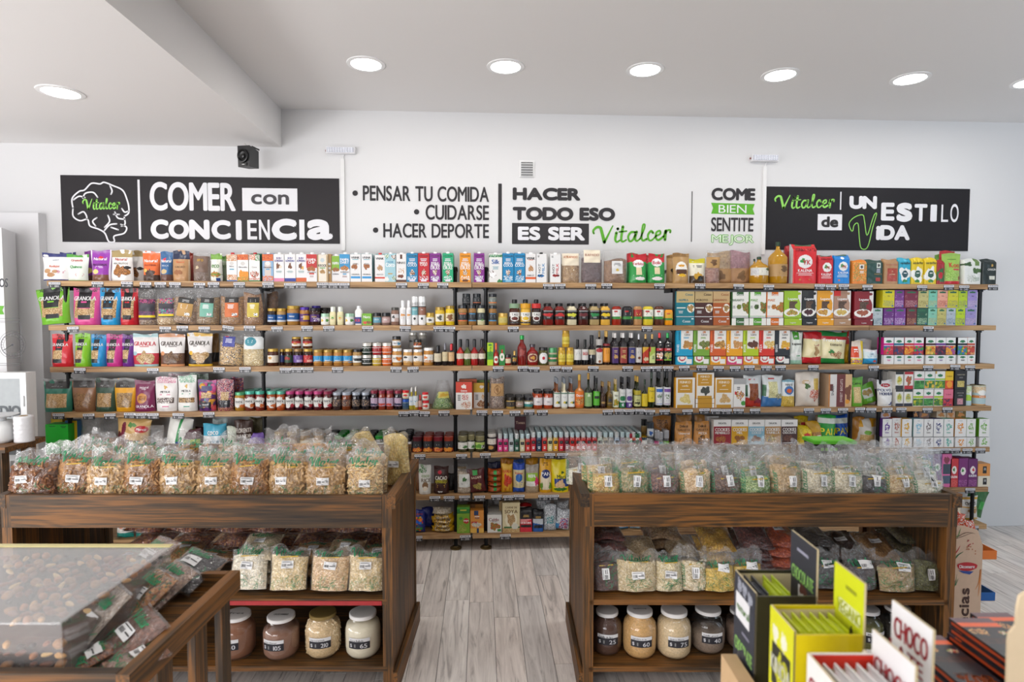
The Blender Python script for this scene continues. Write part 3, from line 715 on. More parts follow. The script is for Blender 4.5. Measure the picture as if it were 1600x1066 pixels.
# ================================================================ products, shelf by shelf
A_ = 'e07a20 c96a1c'      # almond tones
GR = 'c9a777 b08a58 dcc49a 94703f'   # granola tones
CUR[0] = 0
P('pouch', 86, 112, 394, 'navy topped white bag peeping from behind', 'f0eef0|r 0 .86 1 1 343a78|t .5 .7 .08 e05a40 mani', b=.08, tw=1.05)
P('pouch', 59, 101, 394.5, 'white bag with navy top and brown discs', 'f2f0f0|r 0 .87 1 1 343a78|r 0 0 1 .03 343a78|t .5 .5 .1 e0633c Rodajas|e .25 .34 .14 .08 c69a70|e .55 .32 .1 .06 c69a70|e .4 .2 .16 .08 b98a60|l .75 .34 .02 .3 c04070 3|t .5 .75 .05 8899aa natural', lean=.05, tw=1.15)
P('pouch', 98, 131, 397, 'white bag with green top and green lettering', 'e9f1e6|r 0 .9 1 1 58a83e|r 0 0 1 .03 58a83e|t .5 .52 .13 3fa050 Quinoa|t .5 .78 .09 d04a50 Granola|l .7 .25 .02 .4 d05060 3', tw=1.08)
P('pouch', 125, 142, 391.5, 'purple pouch peeping out beside the green topped bag', '8a3a9a|r 0 0 1 .2 6a4330|e .6 .35 .3 .1 e8d470', b=.07)
P('pouch', 136, 167, 390.5, 'purple pouch with white side seams and red heart', '9a3fae|r 0 0 .06 1 efe6f2|r .94 0 1 1 efe6f2|r .06 0 .94 .2 7a4c35|e .3 .3 .17 .08 ecd98a|t .5 .72 .09 fff Natural|g .5 .75 .12 .06 e03040|t .5 .52 .07 4a2050 PROTEINA|l .5 .46 .02 .5 e8d0f0 2', tw=1.06)
P('pouch', 161, 174, 392, 'purple pouch half hidden behind the nut pouch', '8a3a9a|r 0 0 1 .2 6a4330', b=.07)
P('pouch', 199, 219, 391, 'second white pouch with brown nuts, half hidden', 'efedea|r 0 .8 1 1 a8905e|g .4 .3 .4 .15 8a5a34 c08040 5a3820|e .8 .42 .2 .05 222', b=.05)
P('pouch', 167, 202, 390, 'white pouch with gold top and heap of nuts', 'f1efec|r 0 .76 1 1 b09a68|t .5 .7 .09 c04038 Natural|t .5 .56 .06 8a8a80 MIX FRUTOS|g .5 .32 .36 .17 8a5a34 c08040 5a3820 b87838|e .8 .43 .14 .05 222')
P('pouch', 217, 245, 392, 'orange pouch with dark seeds at the bottom', 'e8703a|r 0 .95 1 1 eee|s 0 0 1 .2 5a4338 42322a|g .5 .28 .3 .1 5a4338 42322a|t .5 .68 .1 fff Natural|t .5 .53 .06 8a2a18 PROTEINA|e .2 .35 .12 .06 f0c060')
P('pouch', 245, 265, 392.5, 'narrow blue pouch with powder picture', '3a6a9c|r 0 0 1 .22 6a4a40|t .5 .68 .1 fff Natural|g .4 .72 .15 .07 e04050|t .5 .52 .06 d0dcea MACA|e .4 .32 .25 .08 d8c090')
P('pouch', 288, 298, 394, 'red brown pouch squeezed behind the kraft one', 'a83a28', b=.06)
P('pouch', 264, 292, 390.5, 'kraft pouch with navy top', 'c09468|r 0 .72 1 1 2c3450|t .5 .62 .06 e07048 Natural|t .5 .46 .06 5a4030 CACAO|g .4 .28 .25 .08 a06a44|r .93 0 1 .7 dac0a0')
P('clearbag', 296, 325, 393, 'clear bag of brown powder with gold lettering', '7a6255|L .1 .3 .9 .85|t .5 .75 .15 e0b040 oro|g .3 .3 .1 .1 d0c0a0', body='7a5f50 82685a 725848', fill=.84)
P('pouch', 342, 354, 399, 'grey green pouch behind the green topped one', '8a9a80|r 0 .8 1 1 6a9a4a|t .5 .6 .1 5a7a40 eco', b=.03)
P('pouch', 324, 343, 396, 'white pouch with green top and vegetables', 'eef0e6|r 0 .8 1 1 7fb04a|t .5 .55 .12 4a8a30 eco|g .5 .25 .4 .1 e07040 60a040|r .6 0 .9 .12 2a4a90|r 0 .24 1 .26 5aa040')
mk = 'f3f1ee'
P('milk', 352.5, 369, 394.5, 'white milk carton with red cap and scattered nuts', mk + '|s 0 .75 1 1 c98a5a e0b088 f0e6dc|s 0 .05 1 .25 c98a5a e0b088 f0e6dc|r 0 0 1 .04 2a6ab0|r .3 .43 .7 .47 40a0c0|t .5 .56 .06 445 Nuez|e .5 .67 .2 .07 d8d4d0', cap='c02a30')
P('milk', 369.3, 387, 394.5, 'white milk carton with orange top and orange fruit base', mk + '|s 0 .8 1 1 d8602a f08a40 c84a20|g .5 .25 .5 .14 f0a020 e88a18|s 0 .03 1 .16 e87820 4a9a3a f0a830|r 0 0 1 .03 3a8a3a|t .5 .53 .06 445 Almendra|e .5 .66 .2 .07 d8d4d0', n=3)
P('milk', 387.5, 405, 394.5, 'white milk carton with red cap and green leaves', mk + '|s .6 .75 1 1 4a9a50 e0dcd8|s 0 .8 .6 1 d05a30 e8c0a0 f0ece8|g .5 .25 .4 .12 c84a30 8a5a3a f4efe8|s 0 .04 1 .12 c85a38 f0ece8|r 0 0 1 .04 2a8a4a|t .5 .53 .06 445 Coco', cap='c02a30', side='2f7a4e', n=2)
P('milk', 408.5, 426, 394, 'blue milk carton with orange nuts on top', '8fb4d8|s 0 .76 1 1 d8602a f08a40 c84a20|r .2 .1 .8 .72 d8ccc4|s 0 .02 1 .2 d8602a e88a48 b8c8dc|e .5 .66 .22 .08 efece8|t .5 .52 .06 334 Almendra|r .3 .42 .7 .46 40a0d0', n=3)
P('milk', 426.3, 443, 394.2, 'white milk carton with pink base stripe', 'f1eff0|r 0 0 1 .13 e58ab0|t .5 .85 .09 4a3a90 JUJU|t .5 .76 .07 4a3a90 ALMENDRA|g .4 .57 .18 .1 7a4a2c|e .65 .54 .13 .06 e8dcc8|l .5 .38 .015 .6 8aa 3', n=3)
P('milk', 443.5, 461, 394.2, 'white milk carton with blue base stripe', 'f1eff0|r 0 0 1 .13 2a3a9a|t .5 .85 .09 2c3a98 JUJU|t .5 .76 .07 2c3a98 ALMENDRA|g .5 .57 .15 .11 7a4a2c|l .5 .38 .015 .6 8aa 3', n=3)
P('milk', 461.3, 478, 394.2, 'white milk carton with orange base stripe', 'f1eff0|r 0 0 1 .13 d8622c|t .5 .85 .09 4a3a90 JUJU|t .5 .76 .07 4a3a90 ALMENDRA|g .45 .57 .16 .11 7a4a2c|g .65 .5 .1 .06 e8b050|l .5 .38 .015 .6 8aa 3', n=3)
P('milk', 477.5, 494.5, 394.2, 'red topped milk carton with white drop lettering', 'f1eff0|r 0 .5 1 1 c8302c|t .5 .8 .1 fff PAMPA|t .5 .7 .09 fff CHIP|g .5 .48 .4 .09 c07840 9a5a28|t .5 .34 .05 333 CHOCOLATE|r .25 .27 .75 .31 d04a40|l .5 .2 .02 .5 a88 2', n=3)
P('milk', 495, 511, 395, 'cream milk carton with tan edges', 'efe7d8|r 0 0 .1 1 c8a878|r .9 0 1 1 c8a878|t .5 .6 .09 333 KROCK|r .25 .5 .75 .54 70a868|g .5 .38 .25 .08 b08850|e .5 .8 .2 .08 c8d4d8', n=2)
P('box', 511, 517, 397, 'kraft box edge squeezed between two cartons', 'b8905a|l .5 .6 .08 .6 eee 3', b=.02)
P('milk', 517.5, 530, 397, 'green topped milk carton, half covered', 'f1eff0|r 0 .45 1 1 8ab83a|t .5 .72 .1 fff PAMPA|g .5 .48 .45 .08 a06838|t .5 .3 .05 445 ALMENDRA', b=.02)
P('milk', 529.5, 546, 394, 'bright blue topped milk carton with almonds', 'f1eff0|r 0 .47 1 1 3a9ad0|t .5 .8 .1 fff PAMPA|t .5 .7 .09 fff DAIRY|g .5 .5 .4 .08 c88a50 a86a30|t .5 .35 .05 333 ALMENDRAS|r .3 .27 .7 .3 3a9ad0|l .5 .2 .02 .5 a88 2', n=2)
for a, d_ in ((546.3, 'white carton with black lettering and blue base ribbon'), (563.8, 'white carton with black lettering and blue base ribbon')):
    P('milk', a, a + 17, 394.2, d_, 'f1f0f0|t .5 .88 .08 2a2a2a VRINK|r .2 .8 .8 .82 4ab|g .45 .55 .28 .1 9a5a34 b07040|l .5 .66 .015 .6 999 2|t .5 .27 .05 444 ORIGINAL|r .03 .12 .97 .19 3a9ad8', n=3, side='dcebf0')
P('milk', 585, 601, 395, 'white carton with black lettering and red base ribbon', 'f0eeee|t .5 .86 .08 2a2a2a VRINK|g .5 .52 .28 .1 b08860 d0a880|t .5 .27 .05 444 CHOCO|r 0 .12 1 .18 d84a38', n=3, side='5aa8a8', cap='d84040')
P('milk', 600.5, 618, 394, 'pale blue carton with coconuts around the edge', 'a9d3de|t .5 .62 .16 fff Coco|g .85 .9 .2 .08 6a4028 f0e8e0|g .2 .92 .2 .07 f0eee8 4a9a50|g .15 .1 .25 .08 f4f0ea|g .85 .14 .2 .08 f0eee8 4a8a50|t .5 .72 .06 3a90c0 LECHE|r .3 .28 .7 .32 c8a050')
P('milk', 618.5, 634.5, 394.5, 'white carton with brown cap stripe and falling nuts', 'f1efee|r .4 .85 .6 1 5a3426|t .5 .7 .08 333 NINAS|s .2 .32 .8 .5 c89050 f1efee f1efee|g .5 .2 .3 .06 7a4028|r 0 0 1 .08 5a3a30', n=2, cap='eee')
def coco(c, s1, s2, s3=None, c2='8a5230 f0e8dc', base='8cc8e4'):
    return c + f'|t .5 .92 .06 222 COCOON|l .5 .8 .03 .6 e8e8f0 2|t .5 .68 .06 fff {s1}|t .5 .6 .1 fff {s2}|' + (f't .5 .5 .1 fff {s3}|' if s3 else '') + f'g .5 .34 .2 .1 {c2}|s .1 .08 .9 .22 {c} e8f0f4|r .25 .02 .75 .1 {base}'
for x0, x1, c, a, b2, c3, dd, nn in ((634.5, 652.5, '1e86b8', 'BEBIDA', 'COCO', None, 'blue carton reading COCO beside the red carton', 2), (652.7, 670.5, 'c8202c', 'BEBIDA', 'CAJU', None, 'red carton reading CAJU', 2),
                             (671, 688, '8a2a92', 'BEBIDA', 'ALMEN', 'DRAS', 'purple carton reading ALMENDRAS, next to the red carton', 2), (691, 708, '1fb07a', 'BEBIDA', 'ALMEN', 'DRAS', 'teal green carton reading ALMENDRAS', 3),
                             (718, 735.5, 'ee9a1c', 'BEBIDA', 'ALMEN', 'DRAS', 'orange carton reading ALMENDRAS', 1), (740, 757, '8a2a92', 'BEBIDA', 'ALMEN', 'DRAS', 'purple carton reading ALMENDRAS, next to the orange carton', 2)):
    P('milk', x0, x1, 393.2, dd, coco(c, a, b2, c3, base='e8e0f0' if c != 'ee9a1c' else '6a3a20'), n=nn)
P('milk', 764, 785, 394.5, 'white carton with blue script and split coconut', 'f0f0ee|t .5 .74 .16 1e5aa8 Silk|g .2 .3 .3 .15 6a4a38 fff fff|g .3 .26 .2 .1 fff|s 0 .9 1 1 3a8a50 cfe6d0 2a7a50|g .8 .05 .2 .06 3a8a50|l .5 .55 .02 .5 7ab 3', n=2)
P('milk', 785.3, 803, 393.2, 'blue carton reading COCO beside the white carton', coco('1e8ac0', 'BEBIDA', 'COCO'), n=2)
P('milk', 803.3, 820.8, 393.2, 'blue carton reading COCO beside the white carton', coco('1e8ac0', 'BEBIDA', 'COCO'), n=2)
P('milk', 821.2, 837.8, 394, 'white carton with orange base ribbon', 'f0eeee|t .5 .85 .09 2a2a2a VRINK|r .25 .78 .75 .81 e06a30|g .5 .5 .25 .1 b07a48 d8b088|t .5 .25 .05 444 ENERGY|r 0 .12 1 .19 e8642c', n=2)
P('milk', 838.2, 854.5, 394, 'white carton reading NOT MILK in black and blue', 'f2f2f2|v .3 .5 .2 .32 222 NOT|v .68 .5 .24 .36 2a8ac8 MILK|g .5 .24 .35 .05 2a7ac0 222|l .2 .93 .02 .2 555 2', cap='222', n=2)
P('milk', 860, 876.5, 394.5, 'white carton reading NOT MILK in black and red', 'f2f2f2|v .3 .5 .2 .32 222 NOT|v .68 .5 .24 .36 d02a2a MILK|g .5 .24 .35 .05 c82020 222|l .2 .93 .02 .2 555 2', n=2)
P('clearbag', 877, 908, 395.5, 'clear bag of pale brown crisps with cream header', 'efe3cc|L .05 .58 .95 1.0|t .5 .7 .2 c8703a ATRAPADO', body='b08a5c c8a878 8a6238', fill=.62)
P('clearbag', 908.5, 944, 391, 'clear bag of dark purple pasta with cream header', 'efe3cc|L .12 .62 .88 1.02|t .5 .6 .2 a05a40 RAPADO', body='5a4448 4a363c 6e5558', fill=.74)
P('clearbag', 944, 983, 391.5, 'clear bag of brown pasta with tilted white label', 'e8e8e8|L .32 .28 .78 .68|l .5 .8 .05 .7 888 3|g .5 .3 .15 .1 e0c050', body='8a6040 74502f a07650', fill=.72)
P('pouch', 981, 999, 395, 'red and green noodle bag peeping out, farther from camera', '2f8a4a|r 0 .7 1 1 c02a30', b=.07)
P('pouch', 985, 1013, 396, 'green noodle bag with red top beside the dark pasta', '2f9a4a|r 0 .72 1 1 c82a34|e .52 .66 .34 .14 f2f2f2|t .5 .66 .1 c83048 Yerbito|r .35 .28 .7 .52 e8d8b0|e .6 .15 .28 .06 f4e8e8|l .5 .25 .02 .6 cfe8d0 1')
P('pouch', 1010, 1020, 397, 'red and green noodle bag between two of its kind', '2f8a4a|r 0 .7 1 1 c02a30', b=.06)
P('pouch', 1015, 1042, 396, 'green noodle bag with red top beside the kraft pouch', '2f9a4a|r 0 .72 1 1 c82a34|e .5 .7 .32 .14 f2f2f2|t .5 .7 .12 c83048 Bolic|r .35 .3 .65 .54 e8d8b0|e .5 .15 .3 .06 f4e8e8|l .5 .25 .02 .6 cfe8d0 1')
P('pouch', 1044, 1062, 398, 'kraft pouch standing behind another kraft pouch', 'b08a5a|r 0 .9 1 1 9a7548', b=.07)
P('pouch', 1054, 1080, 395, 'kraft pouch with oval brown and white label', 'b8925f|r 0 .88 1 1 9a7548|e .5 .46 .36 .26 f2f0ec|r .16 .2 .84 .46 b8925f|e .5 .46 .355 .25 f2f0ec|d -1 0 fff|r .17 .3 .83 .46 5a3a28|g .5 .58 .2 .04 e0a030|g .5 .26 .25 .05 e8b820')
P('pouch', 1080, 1105, 404, 'small yellow topped pouch with mustard picture', 'e9e4d0|r 0 .82 1 1 d8cc30|r 0 0 1 .3 4a3a2a|g .5 .3 .3 .12 c89a30|l .5 .7 .03 .6 555 2|e .65 .2 .2 .1 222', seal='d8cc30')
P('clearbag', 1105, 1129, 399, 'clear bag of reddish beans with kraft label', 'b89058|L .05 .55 1.0 .95|g .5 .5 .2 .3 6a4a2a', body='9a6858 8a5848 b88a78', fill=.6)
P('clearbag', 1107, 1148, 391, 'clear bag of tan noodle sticks with kraft band', 'b0885a|L .05 .0 .95 .46|g .5 .5 .2 .3 7a5a38', body='c8a878 b89468 8a6a48', fill=.95, b=.05)
P('clearbag', 1143, 1178, 390, 'clear bag of pink noodle sticks with kraft band', 'a8805a|L .05 .0 .95 .46|g .5 .5 .2 .3 7a5a38', body='9a6670 b07a84 7a4c58', fill=.95, b=.01)
oil = dict(body='b08018', cap='2a4030')
P('jug', 1176, 1189, 404, 'dark capped oil jug half hidden by the wider jug', 'none', b=.1, **oil)
P('jug', 1179.5, 1208, 400, 'round golden oil jug with white label and dark green cap', 'e4e2d4|s 0 .1 .4 .9 ccc ddd|g .8 .8 .2 .15 4a5a20', label=[(.3, .58, 'e4e2d4|s 0 .1 .35 .9 ccc ddd|g .8 .8 .2 .15 4a5a20|l .6 .6 .06 .4 777 3')], **oil)
P('jug', 1209.5, 1238.5, 376.5, 'tall golden oil bottle with kraft label and green cap', 'b08a5c', label=[(.17, .46, 'b8925f|g .62 .6 .15 .25 6a5030|l .5 .3 .05 .4 7a5a3a 2')], **oil)
P('brick', 1231, 1245, 384, 'red bag edge behind the tall oil bottle', 'a82028', b=.1)
P('brick', 1240, 1280, 381.5, 'large red bag reading YERBA MATE', 'd8262c|t .5 .86 .07 3a1012 YERBA MATE|e .5 .56 .3 .17 f3f0ee|g .42 .58 .1 .06 3a9a4a|t .56 .54 .12 c8303c YK|t .5 .33 .07 fff KALENA|l .5 .26 .015 .7 f0c0c0 3|r 0 0 .03 1 bbb|r .97 0 1 1 bbb|e .3 .1 .05 .02 c88030|e .7 .1 .05 .02 c86030', d=.11, seal='4a6a4a')
P('brick', 1281, 1305, 399, 'small red bag with round white emblem', 'cc2430|e .55 .58 .3 .17 f3f0ee|g .48 .6 .12 .06 3a9a4a|t .6 .56 .1 c8303c YK|t .5 .33 .07 fff KALENA|l .5 .26 .02 .7 f0c0c0 3|t .5 .87 .05 5a1014 YERBA MATE', d=.07, seal='4a6a5a')
P('brick', 1305.5, 1331, 398, 'bright blue bag with round white emblem', '1e86d8|e .55 .6 .28 .16 f3f0ee|g .48 .62 .12 .06 3a9a4a|t .6 .58 .1 c8303c YK|t .55 .38 .07 fff KALENA|l .5 .3 .02 .7 c0dcf4 3|e .5 .88 .12 .04 fff|e .3 .12 .06 .03 e07040', d=.07, seal='4a6a5a')
P('brick', 1334, 1358, 406, 'small orange bag with speckled leaves', 'e8862a|s .05 .1 .95 .9 e8862a e8862a e8862a f0b060 5a9a50|r .45 .6 .75 .8 e8e2d8|e .6 .7 .08 .06 444|l .6 .5 .03 .3 fff 2', d=.07)
P('brick', 1354.5, 1383, 405.7, 'dark green bag with small red stamp', '23473f|r .6 .66 .84 .86 d8ddd4|e .72 .76 .07 .06 444|l .7 .58 .03 .25 ccd 3|r .58 .1 .84 .26 a83a30|t .7 .4 .06 b09060 BARISTA', d=.08)
P('brick', 1383.5, 1407, 404.5, 'kraft bag with red lattice panel', 'b48a60|r .2 .1 .9 .62 a83c2c|s .24 .13 .86 .6 a83c2c b85040|t .55 .5 .05 f0d8b0 EL|t .55 .38 .05 f0d8b0 LATINA|r .1 .76 .9 .78 a83c2c', d=.08)
fl = lambda c, m: f'{c}|e .5 .36 .36 .2 {c}|g .5 .36 .44 .26 f3f3f0|e .5 .38 .24 .14 {m}|t .5 .8 .09 2a3a30 verdeflor|g .5 .12 .2 .06 3a8a40|l .5 .4 .03 .25 fff 1'
P('brick', 1406.5, 1426, 403, 'turquoise bag with white daisy', fl('2aa8c8', '23505a'), d=.06)
P('brick', 1426.2, 1446.3, 402.6, 'yellow bag with white daisy', fl('e6c81e', '2c5a48'), d=.06)
P('brick', 1446.8, 1467, 402.6, 'yellow bag with white daisy', fl('e6c81e', '2c5a48'), d=.06)
P('brick', 1466.5, 1479, 406, 'dark red bag with green daisy', 'a01c28|g .45 .36 .6 .26 2a6a3a|e .45 .36 .3 .14 c02030', d=.06)
P('pouch', 1467, 1484, 397, 'lime bag standing behind the dark red one', '7ab050', b=.09)
P('pouch', 1474, 1500, 391.5, 'red topped bag standing behind the lime bag', 'c8383c', b=.08)
P('pouch', 1478.5, 1508.5, 395.4, 'lime green snack bag with large red lettering', '9cc45a|s .05 .1 .95 .45 9cc45a 8ab84a b0d078|r 0 0 1 .1 d02a3a|t .6 .62 .16 d8283c Koo|r .5 .45 .9 .5 d04050|l .5 .8 .02 .6 5a8a3a 1|g .85 .2 .12 .06 8a4a2a')
P('brick', 1508.5, 1537, 404, 'white bag with green leaves and badge', 'e4e6e2|r .6 .72 .85 1 6a8a4a|g .25 .78 .2 .08 3a5a30|g .7 .52 .26 .1 4a6a38|s .2 .08 .7 .35 e4e6e2 e4e6e2 b0b8a8|l .75 .25 .02 .3 9a9 4', d=.08)
P('brick', 1537.5, 1561, 404.5, 'black green bag with pale label at shelf end', '1d2a28|r .5 .18 .85 .32 d8d8cc|t .62 .58 .08 e0e0dc ORIGIN|e .65 .74 .08 .05 c8a050', d=.08, side='14181a')

# ---------------------------------------------------------------- second shelf
CUR[0] = 1
def gran(c, c2='', t='GRANOLA', bl=None): return f'{c}|s .1 .9 .9 1 {c} 1c1c1e|r .22 .46 .72 1 1d1d20|s .15 .2 .8 .45 {GR}|s .72 .2 .85 .7 {GR}|s .12 .2 .25 .7 {GR}|r .22 .46 .72 .98 1d1d20|r .3 .15 .74 .27 222226|t .47 .72 .11 e8e8e8 {t}|l .47 .6 .04 .3 {bl or c} 1'
P('pouch', 54, 102, 448, 'tall green granola bag tilting at the shelf end', gran('78c030'), tw=1.12, roll=-.09, d=.09)
P('pouch', 106, 148, 448.5, 'tall pink granola bag', gran('d84a92'), tw=1.08, d=.09)
P('pouch', 148, 181, 448.5, 'tall bright blue granola bag', gran('1d9ad6'), d=.09, tw=1.04)
P('pouch', 180, 209, 450.5, 'tall red granola bag', gran('c41a2a'), d=.09, tw=1.02)
fl2 = '6a5a4a 8a6a4a c8a878 5a4434'
def clr(c, dk='2a2826'): return f'{c}|L .28 .22 .8 .76|r 0 .72 1 1 {dk}|l .5 .85 .04 .5 bbb 2|l .45 .6 .03 .5 fff 4|s .55 .05 .9 .2 fff fff 333'
P('clearbag', 209, 240, 452, 'clear muesli bag with dark label and yellow strip', '4a3440|L .1 .15 .95 .72|s 0 .8 1 1 a03060 403060 222 c05080|r .1 .42 .95 .75 3c3a44|r 0 .12 1 .22 e8d020|s 0 .22 1 .4 5a3a60 8a4068 3a3450', body='8a7058 6a5240 a88a68', fill=.7)
P('clearbag', 236, 274, 452, 'clear granola bag with colourful label and yellow strip', '403844|L .22 .22 .85 .76|s 0 .72 1 1 c8a030 8a3a90 302838 40a0a0 e05080|r .08 .45 .92 .72 302e38|s 0 .18 1 .42 c8409a 40b0a0 3a3040|r 0 .05 1 .16 e8d020', body=GR, fill=.68, d=.09)
P('clearbag', 258, 305, 452, 'clear seed bag with tan label, leaning sideways', clr('c49a58'), body='8a6848 6a4c32 a8845c', fill=.72, roll=.12, d=.09)
P('clearbag', 297, 338, 451.5, 'clear seed bag with mint green label', clr('7ab8a4'), body='8a6a40 a08050 6e5230', fill=.74, roll=.05, d=.09)
P('clearbag', 337, 379, 450, 'clear seed bag with orange label', clr('d8743c'), body='a07038 b88848 805428', fill=.76, d=.09)
P('clearbag', 412, 432, 452, 'clear bag of brown flakes behind the black pipe', '8a6038', body='6a4422 7e5630 503218', fill=.9, b=.1)
P('clearbag', 374, 410, 450, 'clear flake bag with yellow label', clr('d8c050'), body='9a6a38 b08048 7a4e26', fill=.86, d=.09)
bl = 'cdd4de|r 0 .2 1 1 1e5a9c|t .5 .6 .25 fff honey'
P('jar', 415, 429, 482, 'dark jar with gold lid and blue label', bl, cap='b8963c', body='2a1a14')
P('jar', 429.5, 444, 482, 'tan nut butter jar with gold lid and blue label', bl, cap='b8963c', body='b08a50', n=2)
P('jar', 444.5, 465, 478, 'larger nut butter jar with gold lid and blue label', bl, cap='b8963c', body='a87a3c', n=2)
P('jar', 465.5, 481, 480, 'peanut butter jar with purple lid', '5a2a70|r .5 .2 1 .8 e8b84a|t .4 .6 .2 e8e0f0 nuts', cap='4a2a9a', body='a87438')
P('jar', 481.5, 497.5, 481.5, 'dark spread jar with purple label', '4a2070|s .5 .1 1 .5 b090c0 fff 5a2a80|t .5 .7 .2 e0c060 cacao', cap='221c22', body='38201a')
P('jar', 484, 499, 478, 'purple lidded jar behind the purple label jars', 'none', cap='3a2a90', body='38201a', b=.09)
P('jar', 498, 512, 481, 'dark spread jar behind the short mint lidded jar', '2c1a1a', cap='1c1818', body='2a1612', b=.07, n=2)
P('lowjar', 499, 513.5, 490, 'white jar with mint lid beside the dark jars', 'f0f0ec|g .3 .5 .1 .2 e8c040|g .7 .5 .12 .2 5a9a40', cap='a8cdb4', body='ebe8e0', label=[(.1, .7, 'f0f0ec|g .3 .5 .1 .2 e8c040|g .7 .5 .12 .2 5a9a40|l .5 .8 .08 .5 888 1')])
mt = 'efe6b8|e .5 .66 .25 .1 d8e0a0|g .5 .45 .15 .1 5aa040|l .5 .2 .05 .4 d06040 1'
P('spice', 513.5, 523.5, 479.5, 'cream dressing bottle with white cap', mt, cap='e8ece0', body='e4dcae')
P('spice', 525, 535.5, 479.5, 'cream dressing bottle with white cap', mt.replace('5aa040', 'e0a040'), cap='e8ece0', body='e4dcae')
P('lowjar', 537, 552.5, 490, 'white jar with mint lid beside the white bottle', 'f0f0ec', cap='a8cdb4', body='ebe8e0', label=[(.1, .7, 'f0f0ec|g .3 .5 .1 .2 e8c040|g .7 .5 .12 .2 5a9a40|l .5 .8 .08 .5 888 1')])
P('squaresauce', 553, 565.5, 478, 'white bottle with blue label band', 'none', cap='f2f2f4', body='ecebe8', label=[(.08, .42, '2a3a8a|t .4 .5 .4 e04050 KB|r .75 0 1 1 eee')])
P('box', 565.5, 580, 490, 'small green box with white lettering', '78b828|t .5 .7 .22 fff Nuts|g .3 .2 .2 .12 e05040|g .7 .22 .25 .12 8a5a30', d=.05)
P('lowjar', 581, 594.5, 489, 'small jar with black lid and pale blue label', '6aa8c0|t .5 .6 .3 fff coco', cap='222224', body='8a7a6a')
P('lowjar', 595, 609, 489, 'small jar with black lid and pink label', 'c8a8a4|t .5 .6 .3 fff mix', cap='222224', body='8a6e66')
P('jar', 609.8, 622.5, 480.5, 'tall clear jar with grey lid and white label', 'e4e0e0|r .5 0 1 .5 c8b0a8|g .4 .6 .12 .2 333|l .5 .2 .06 .5 888 2', cap='4a4844', body='8a6a5c')
P('pump', 623.5, 633.5, 469.5, 'white pump bottle with orange mark', 'f2f2f2|g .5 .5 .25 .1 e8a050|l .5 .25 .04 .5 a66 2', cap='f4f4f4', body='f0f0f0')
P('pump', 634, 642, 469.5, 'white pump bottle with orange mark', 'f2f2f2|g .5 .5 .25 .1 e8a050|l .5 .25 .04 .5 a66 2', cap='f4f4f4', body='f0f0f0')
P('spray', 642.5, 652.3, 463.3, 'white spray can with teal middle', 'none', cap='f4f4f4', body='f2f2f2', label=[(.35, .66, '7ab8c0|r 0 .9 1 1 333|t .5 .6 .16 fff coco'), (.05, .35, 'f0f0f0|e .5 .6 .12 .14 222|l .5 .3 .05 .5 888 1')])
P('spray', 652.8, 664.8, 463.3, 'white spray can with brown middle', 'none', cap='f4f4f4', body='f2f2f2', label=[(.35, .66, '9a6a58|r 0 .9 1 1 333|t .5 .6 .16 fff chip'), (.05, .35, 'f0f0f0|e .5 .6 .12 .14 222|l .5 .3 .05 .5 888 1')])
P('lowjar', 665, 678, 489, 'small jar with gold lid and white label', 'f0eee8|g .5 .5 .15 .25 444', cap='b8963c', body='d8c070')
P('jar', 678.8, 694.5, 480, 'yellow jar with gold lid and white label', 'f0ece0|r 0 0 .15 1 e0c040|r .85 0 1 1 e0c040|g .5 .5 .16 .3 5a5a50', cap='a08234', body='dcb838', n=2)
P('jar', 695.2, 710, 478, 'bright yellow jar with gold lid and brown picture', 'e6dab0|g .5 .5 .22 .35 8a5a30|r .2 .05 .8 .15 b0506a', cap='a08234', body='e0c020', n=2)
db = lambda c: f'2c3034|r 0 0 1 .1 {c}|r .25 .84 .75 .92 {c}|l .5 .62 .09 .6 ccc 2'
P('jar', 715, 730.5, 477, 'tan nut butter jar with charcoal label and orange stripe', db('e0703a'), cap='2a2c30', body='a07844', n=2)
P('jar', 731.5, 744.5, 477, 'brown nut butter jar with charcoal label and blue stripe', db('4a90c0'), cap='2a2c30', body='946a38', n=2)
P('jar', 745.5, 758, 477, 'cream nut butter jar with charcoal label and green mark', '3c4446|r 0 0 1 .15 cfd4b8|e .6 .15 .1 .1 5aa040|l .5 .7 .08 .6 bcc 2', cap='2a2c30', body='d0c8a0', n=2)
P('lowjar', 722, 735, 459, 'black jar stacked on the orange striped jar', db('666'), cap='242629', body='2c3034', yb=477)
P('lowjar', 738.5, 751.5, 459, 'black jar with orange edge stacked on the blue striped jar', db('e0703a'), cap='242629', body='2c3034', yb=477)
P('jar', 763.5, 776.5, 477.5, 'brown nut butter jar with charcoal label beside the pipe', db('4a90c0'), cap='2a2c30', body='946a38', n=2)
P('lowjar', 763.5, 776.5, 459, 'grey jar stacked on the jar beside the pipe', '7a8480|r 0 0 1 .2 e0803a|l .5 .6 .1 .6 ddd 2', cap='2a2c30', body='8a8a80', yb=477.5)
P('lowjar', 778.5, 794, 489.5, 'mustard jar with gold lid', 'c8b868|l .5 .5 .1 .5 6a5a20 2', cap='c09a48', body='d0b040')
bq = '241a18|r .08 .62 .92 1 f0f0ec|t .5 .8 .2 2a2a2a TAU|e .5 .48 .3 .24 f0f0ec|e .5 .46 .22 .16 {}|r .05 .04 .95 .2 3a3a3a|l .5 .12 .05 .6 ddd 1'
def tau(x0, x1, body, nk, c, desc): P('sauce', x0, x1, 468, desc, 'none', cap='1c1c1c', body=body, label=[(.05, .5, (body + '|' + bq.format(c).split('|', 1)[1])), (.66, .84, nk)])
tau(796, 813, '4a2418', '8aa888', '6a2418', 'barbecue sauce bottle with sage green neck')
tau(813.5, 830, 'e0b040', 'e8a820', 'e8c030', 'yellow mustard sauce bottle with black cap')
